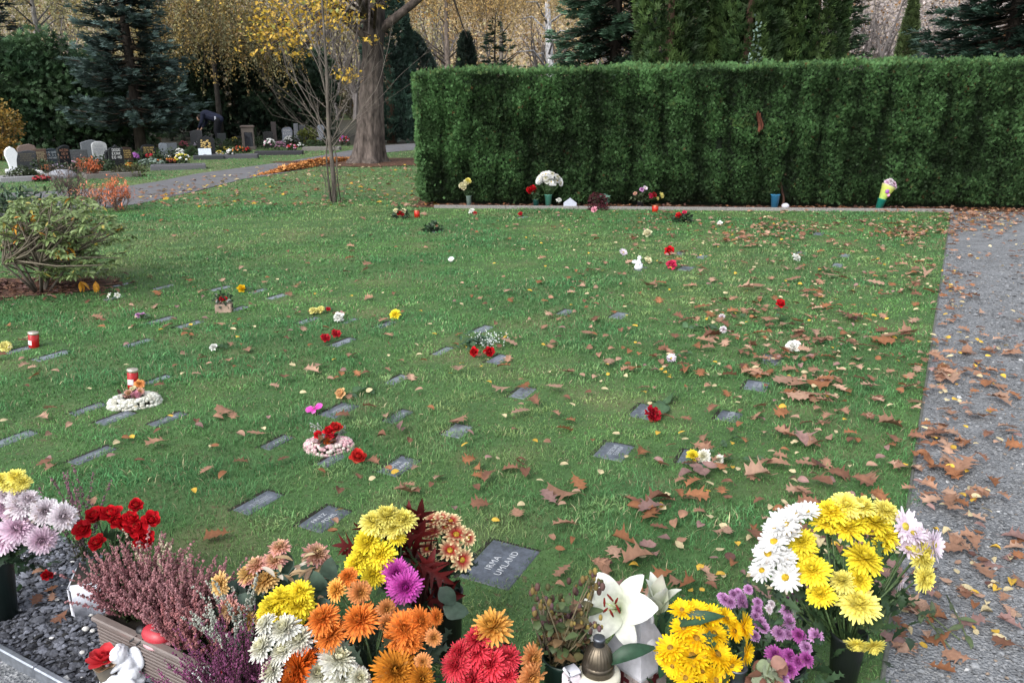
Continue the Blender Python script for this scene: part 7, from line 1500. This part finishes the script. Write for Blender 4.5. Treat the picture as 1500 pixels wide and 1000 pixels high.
    for i in range(n):
        a, b_ = -w + i * st + .0008, -w + (i + 1) * st - .0008
        for sgn in (-1, 1): box(mb, (a, sgn * w - .004, 0), (b_, sgn * w + .004, he - .02), A((.36, .30, .29)) * rng.uniform(.85, 1.1), bev=.001); box(mb, (sgn * (w + .0005) - .0042, a + .004 * (i == 0), 0), (sgn * (w + .0005) + .0042, b_ - .004 * (i == n - 1), he - .021), A((.36, .30, .29)) * rng.uniform(.85, 1.1), bev=.001)
    part('walls', mb, M['wood'], root, smooth=False)
    mb = MB(); c_ = (.10, .012, .02)
    box(mb, (-.006, -w - .0062, he * .25), (.006, -w - .0042, he - .03), c_); box(mb, (-.026, -w - .0060, he * .62), (-.0065, -w - .0042, he * .70), c_); box(mb, (.0065, -w - .0060, he * .62), (.026, -w - .0042, he * .70), c_)
    box(mb, (-w - .0067, -.006, he * .25), (-w - .0047, .006, he - .03), c_); box(mb, (-w - .0065, -.026, he * .62), (-w - .0047, -.0065, he * .70), c_); box(mb, (-w - .0065, .0065, he * .62), (-w - .0047, .026, he * .70), c_); part('cross', mb, M['plastic'], root, 'dark red cross shaped cut outs', smooth=False)
    mb = MB(); e = w + .016; v = [(-e, -e, he - .018), (e, -e, he - .018), (e, e, he - .018), (-e, e, he - .018), (-.02, -.02, zr), (.02, -.02, zr), (.02, .02, zr), (-.02, .02, zr)]; v += [(x * 1.0, y * 1.0, z - .008) for x, y, z in v[:4]]
    mb.add(v, [(0, 1, 5, 4), (1, 2, 6, 5), (2, 3, 7, 6), (3, 0, 4, 7), (4, 5, 6, 7), (8, 9, 1, 0), (9, 10, 2, 1), (10, 11, 3, 2), (11, 8, 0, 3), (11, 10, 9, 8)], None, (.46, .46, .50)); part('roof', mb, M['ceramic'], root, smooth=False)
    mb = MB(); nrm = (zr + he - .018) / 2; lathe(mb, [(.018, 0), (.019, .004), (.017, .007), (.001, .008)], 18, (.60, .60, .64)); o = part('vent', mb, M['ceramic'], root); o.location = (0, -.042, nrm + .002); o.rotation_euler = (math.radians(40), 0, 0)
    mb = MB(); th = np.linspace(0, PI, 12); tube(mb, [(0, -.0 + .045 * math.cos(t), zr + .055 * math.sin(t)) for t in th], .006, (.55, .55, .58), 6); part('handle', mb, M['ceramic'], root)
    # ---- withered plant
    wp = B(826, 1.86); zt = PY(826, 962, 1.86)[2]; fvase('dark green plant pot holding the withered plant', wp, zt, .058, .042, (.008, .022, .016))
    root = thing('withered_plant', 'withered brown and olive plant with dry buds left of the cream lantern', 'plant', Vector(wp)); sm, mb, lb = MB(), MB(), MB()
    for i in range(44):
        px, py = rng.uniform(786, 880), rng.uniform(845, 955); p = PY(px, py, 1.86 + rng.normal(.02, .04)) - wp; base = A((rng.normal(0, .018), rng.normal(0, .018), zt - .01)); tube(sm, [base, base * .5 + p * .5 + rng.normal(0, .012, 3), p], [.003, .0022, .0014], A((.10, .085, .05)) * rng.uniform(.6, 1.6), 4)
        for k in range(5): c = A([(.14, .08, .07), (.22, .16, .06), (.09, .09, .04), (.34, .26, .08), (.16, .09, .10)][rng.integers(5)]); ellip(mb, p + rng.normal(0, .012, 3), A((.006, .006, .010)) * rng.uniform(.6, 1.3), c, 6, 5)
        lb.inst(LEAF_OV, frames(rand_dirs(4, -.6, .6)) * rng.uniform(.02, .05, (4, 1, 1)), base * .45 + p * .55 + rng.normal(0, .022, (4, 3)), A([(.07, .10, .04), (.12, .11, .05), (.16, .10, .05)])[rng.integers(0, 3, 4)])
    for x0, y0, x1, y1 in ((797, 960, 796, 880), (800, 960, 778, 905), (806, 958, 784, 862), (797, 962, 790, 930)): tube(sm, [PY(x0, y0, 1.88) - wp, (PY(x0, y0, 1.88) + PY(x1, y1, 1.9)) / 2 - wp, PY(x1, y1, 1.9) - wp], [.004, .003, .002], (.13, .10, .075), 5)
    part('stems', sm, M['twig'], root); part('blossoms', mb, M['petal'], root); part('leaves', lb, M['leaf'], root)  # blossoms here are the withered plant's dry buds
    # ---- sun yellow daisies
    f9 = B(1030, 1.80); fvase('dark grave vase under the golden yellow daisies', f9, .2, .06, .05, (.012, .02, .018))
    bouquet('daisy_bouquet', 'golden yellow daisies with brown centres in front of the lilies', 'bouquet', f9, 1.82, ZC([('sundaisy', 830, 645, 110, (-.2, -.2, 1)), ('sundaisy', 900, 650, 110, (0, -.2, 1)), ('sundaisy', 970, 672, 110, (.1, -.3, 1)), ('sundaisy', 840, 735, 125), ('sundaisy', 900, 785, 140), ('sundaisy', 985, 760, 135), ('sundaisy', 775, 830, 140), ('sundaisy', 880, 872, 150), ('sundaisy', 1000, 862, 145), ('sundaisy', 1045, 685, 100, (.5, -.3, .8)), ('sundaisy', 1130, 725, 110, (.8, -.5, .3)), ('sundaisy', 1085, 745, 110, (.6, -.6, .5)), ('sundaisy', 1140, 850, 115, (.8, -.55, .1)), ('sundaisy', 850, 975, 140), ('sundaisy', 990, 985, 130), ('sundaisy', 785, 915, 100, (-.5, -.8, .2)), ('sundaisy', 1070, 910, 100, (.3, -.9, 0)), ('sundaisy', 930, 935, 110, (0, -1, 0)), ('sundaisy', 735, 880, 70, (-.7, -.6, .1))]), None, 90, .075, (.03, .07, .03), (.012, .028, .014))
    # ---- gunmetal lantern vase, pale leaved plant, purple mums
    gp = B(1087, 1.80); zt = PY(1087, 980, 1.8)[2]; s = mpp(PY(1087, 980, 1.8)); r = 16 * s
    root = thing('metal_vase', 'dark gunmetal grave vase with round open neck beside the yellow daisies', 'vase', Vector(gp + A((0, 0, .008)))); mb = MB(); lathe(mb, [(.001, 0), (r * 1.1, 0), (r * 1.2, zt * .5), (r * .85, zt * .86), (r * .8, zt * .92), (r, zt), (r * .98, zt + .005), (r * .60, zt + .002), (r * .55, zt - .03), (.001, zt - .03)], 28, A([(.10, .11, .13)] * 7 + [(.10, .11, .13), (.015, .015, .02), (.01, .01, .012)])); part('body', mb, M['metal'], root)
    root = thing('pale_leaf_plant', 'small plant with round pale green leaves beside the gunmetal vase', 'plant', Vector(B(1120, 1.78))); lb, sm = MB(), MB(); rnd = leaf_tmpl('ovate', .1, .2, 8); rnd = (rnd[0] * A((1, 1.35, 1)), *rnd[1:]); pb2 = B(1120, 1.78)
    for i in range(30): p = PY(rng.uniform(1100, 1140), rng.uniform(968, 1010), 1.80 + rng.normal(0, .02)) - pb2; lb.inst(rnd, frames(A([(rng.normal(0, .6), -.4, rng.normal(.1, .5))]), up=A((0, -.7, .7))) * .042, p[None], A([[(.26, .30, .20), (.20, .25, .15), (.32, .32, .24), (.22, .10, .07)][rng.integers(4)]])); tube(sm, [(0, 0, .05), p], .002, (.1, .12, .05), 4)
    part('stems', sm, M['leaf'], root); part('leaves', lb, M['leaf'], root)
    f10 = B(1150, 1.92); fvase('dark pot under the purple button chrysanthemums', f10, .14, .07, .05, (.015, .02, .018))
    PUR = [('mauve', 110, 90, 105), ('mauve', 150, 110, 90), ('mauve', 170, 50, 80), ('mauve', 90, 70, 80), ('mauve', 225, 90, 100, (.6, -.7, .3)), ('mauve', 280, 15, 80), ('mauve', 350, 110, 75), ('mauve', 345, 165, 95), ('mauve', 335, 215, 90), ('mauve', 365, 255, 95), ('mauve', 395, 295, 75), ('blush', 430, 160, 65), ('blush', 450, 120, 60), ('mauve', 570, 175, 105), ('mauve', 575, 250, 105), ('mauve', 505, 335, 105), ('mauve', 570, 342, 80), ('darkmauve', 650, 350, 115), ('mauve', 702, 440, 110), ('mauve', 775, 350, 115), ('darkmauve', 475, 495, 125), ('darkmauve', 580, 500, 110), ('darkmauve', 640, 545, 110), ('darkmauve', 705, 525, 115), ('darkmauve', 580, 598, 125), ('mauve', 525, 655, 115), ('darkmauve', 640, 65, 80), ('darkmauve', 570, 92, 55), ('mauve', 330, 355, 80), ('mauve', 255, 130, 70, (.8, -.5, 0)), ('mauve', 205, 40, 70)]
    PUR = [(k, x, y, d, *(r or [(rng.normal(.25, .2), -.45, .75)])) for k, x, y, d, *r in PUR]
    bouquet('purple_bouquet', 'loose spray of purple and mauve button chrysanthemums left of the tall black vase', 'bouquet', f10, 1.96, Z(PUR, 1040, 860, 5), None, 230, .055, (.06, .11, .055), (.025, .055, .028), spread=1.8, slope=.0018, stem=.0022)
    # ---- big mixed bouquet on the gravel side
    f11 = B(1248, 1.97); zt = PY(1248, 955, 1.97)[2]; fvase('tall black grave vase with grey rim, holding the yellow and white flowers', f11, max(.2, zt + .03), .050, .036, (.010, .013, .013))
    YB = [('yellow', 480, 285, 135), ('paleyellow', 540, 258, 120), ('paleyellow', 610, 265, 120), ('paleyellow', 705, 283, 125), ('yellow', 455, 330, 130), ('yellow', 540, 350, 140), ('yellow', 655, 330, 140), ('yellow', 700, 380, 125), ('yellow', 355, 410, 130), ('yellow', 370, 450, 110), ('yellow', 400, 530, 140), ('yellow', 435, 630, 125), ('yellow', 615, 480, 160), ('paleyellow', 525, 575, 105, (-.3, -.3, 1)), ('yellow', 595, 570, 100), ('paleyellow', 590, 670, 160), ('paleyellow', 855, 470, 120, (.6, -.7, .4)), ('paleyellow', 865, 560, 130, (.5, -.8, .2)), ('paleyellow', 585, 835, 100, (-.1, -.75, -.6)), ('paleyellow', 655, 840, 110, (.1, -.75, -.6)), ('yellow', 690, 420, 90), ('yellow', 590, 330, 100),
          ('daisy', 285, 335, 120), ('daisy', 330, 300, 110), ('daisy', 375, 285, 105), ('daisy', 240, 410, 110), ('daisy', 215, 460, 110), ('daisy', 250, 475, 125), ('daisy', 190, 530, 95), ('daisy', 285, 555, 120, (-.1, -.9, .25)), ('daisy', 245, 350, 95), ('daisy', 300, 375, 100), ('daisy', 290, 480, 90),
          ('lilacdaisy', 785, 345, 120, (.3, -.75, .5)), ('lilacdaisy', 820, 375, 110), ('lilacdaisy', 850, 405, 120, (.5, -.7, .4)), ('lilacdaisy', 905, 420, 110, (.7, -.6, .3)), ('lilacdaisy', 800, 440, 100), ('lilacdaisy', 770, 575, 75, (.6, -.6, -.2))]
    bouquet('mixed_bouquet', 'tall bouquet of yellow chrysanthemums with white daisies beside the gravel path', 'bouquet', f11, 2.02, Z(YB, 1050, 650, 2.857), (f11[0], f11[1], zt - .02), 260, .065, (.045, .085, .035), (.016, .036, .018), spread=1.6, slope=.0010, label_by={'daisy': 'white daisy with yellow centre', 'lilacdaisy': 'pale lilac daisy', 'yellow': 'yellow chrysanthemum', 'paleyellow': 'pale yellow chrysanthemum'})
    # cut stalks on the gravel
    for x0, y0, x1, y1, lab in ((1318, 872, 1392, 955, 'long cut green stalk on the gravel, running away from the bouquet'), (1330, 888, 1405, 942, 'cut green stalk crossing the gravel just above the others'), (1322, 880, 1380, 940, 'shorter cut stalk among the green stalks on the gravel'), (1385, 880, 1422, 955, 'forked green stalk lying apart beside a brown leaf')):
        a, b_ = P(x0, y0), P(x1, y1); root = thing('flower_stalk', lab, 'stalk', Vector(a + A((0, 0, .014)))); mb, lb = MB(), []; e = b_ - a; stem_leaves(mb, lb, [(0, 0, .01), e * .5 + A((0, 0, .012)), e], .0028, 3, .05, (.10, .13, .06), (.08, .11, .05), LEAF_LONG); part('stem', mb, M['leaf'], root); [part('leaf', l_, M['leaf'], root) for l_ in lb]

# ================================================================== LIGHT, CAMERA
def make_light():
    w = bpy.data.worlds.new('World'); S.world = w; w.use_nodes = True; nt = w.node_tree; N, Lk = nt.nodes, nt.links
    sky = N.new('ShaderNodeTexSky'); sky.sky_type = 'NISHITA'; sky.sun_disc = False
    el, az = math.radians(42), math.radians(215)        # azimuth clockwise from +Y: behind the camera, over the left shoulder
    sky.sun_elevation = el; sky.sun_rotation = az; sky.air_density = 1.0; sky.dust_density = 2.5
    hs = N.new('ShaderNodeHueSaturation'); hs.inputs['Saturation'].default_value = .28; hs.inputs['Value'].default_value = 2.4
    Lk.new(sky.outputs[0], hs.inputs['Color']); Lk.new(hs.outputs[0], N['Background'].inputs['Color']); N['Background'].inputs['Strength'].default_value = .15
    l = bpy.data.lights.new('sun', 'SUN'); l.energy = 1.5; l.angle = math.radians(25); l.color = (1, .97, .92)
    o = bpy.data.objects.new('sun', l); COL.objects.link(o)
    d = Vector((math.sin(az) * math.cos(el), math.cos(az) * math.cos(el), math.sin(el))); o.rotation_euler = (-d).to_track_quat('-Z', 'Y').to_euler()
    cam = bpy.data.cameras.new('camera'); cam.sensor_width = 36; cam.lens = F / 1500 * 36; cam.clip_end = 1200; cam.clip_start = .05
    c = bpy.data.objects.new('camera', cam); COL.objects.link(c); c.location = (0, 0, EYE); c.rotation_euler = (PI / 2 - PITCH, 0, 0); S.camera = c
    S.view_settings.view_transform = 'Standard'; S.view_settings.look = 'None'; S.view_settings.exposure = 0; S.view_settings.gamma = 1
    S.cycles.max_bounces = 6; S.cycles.diffuse_bounces = 3; S.cycles.glossy_bounces = 2; S.cycles.transmission_bounces = 3; S.cycles.transparent_max_bounces = 4; S.cycles.use_denoising = True

make_light()
make_plaques(); make_grass(); make_pebbles(); make_hedge(); make_trees(); make_graves(); make_person(); make_lawn_things(); make_leaves(); make_foreground()
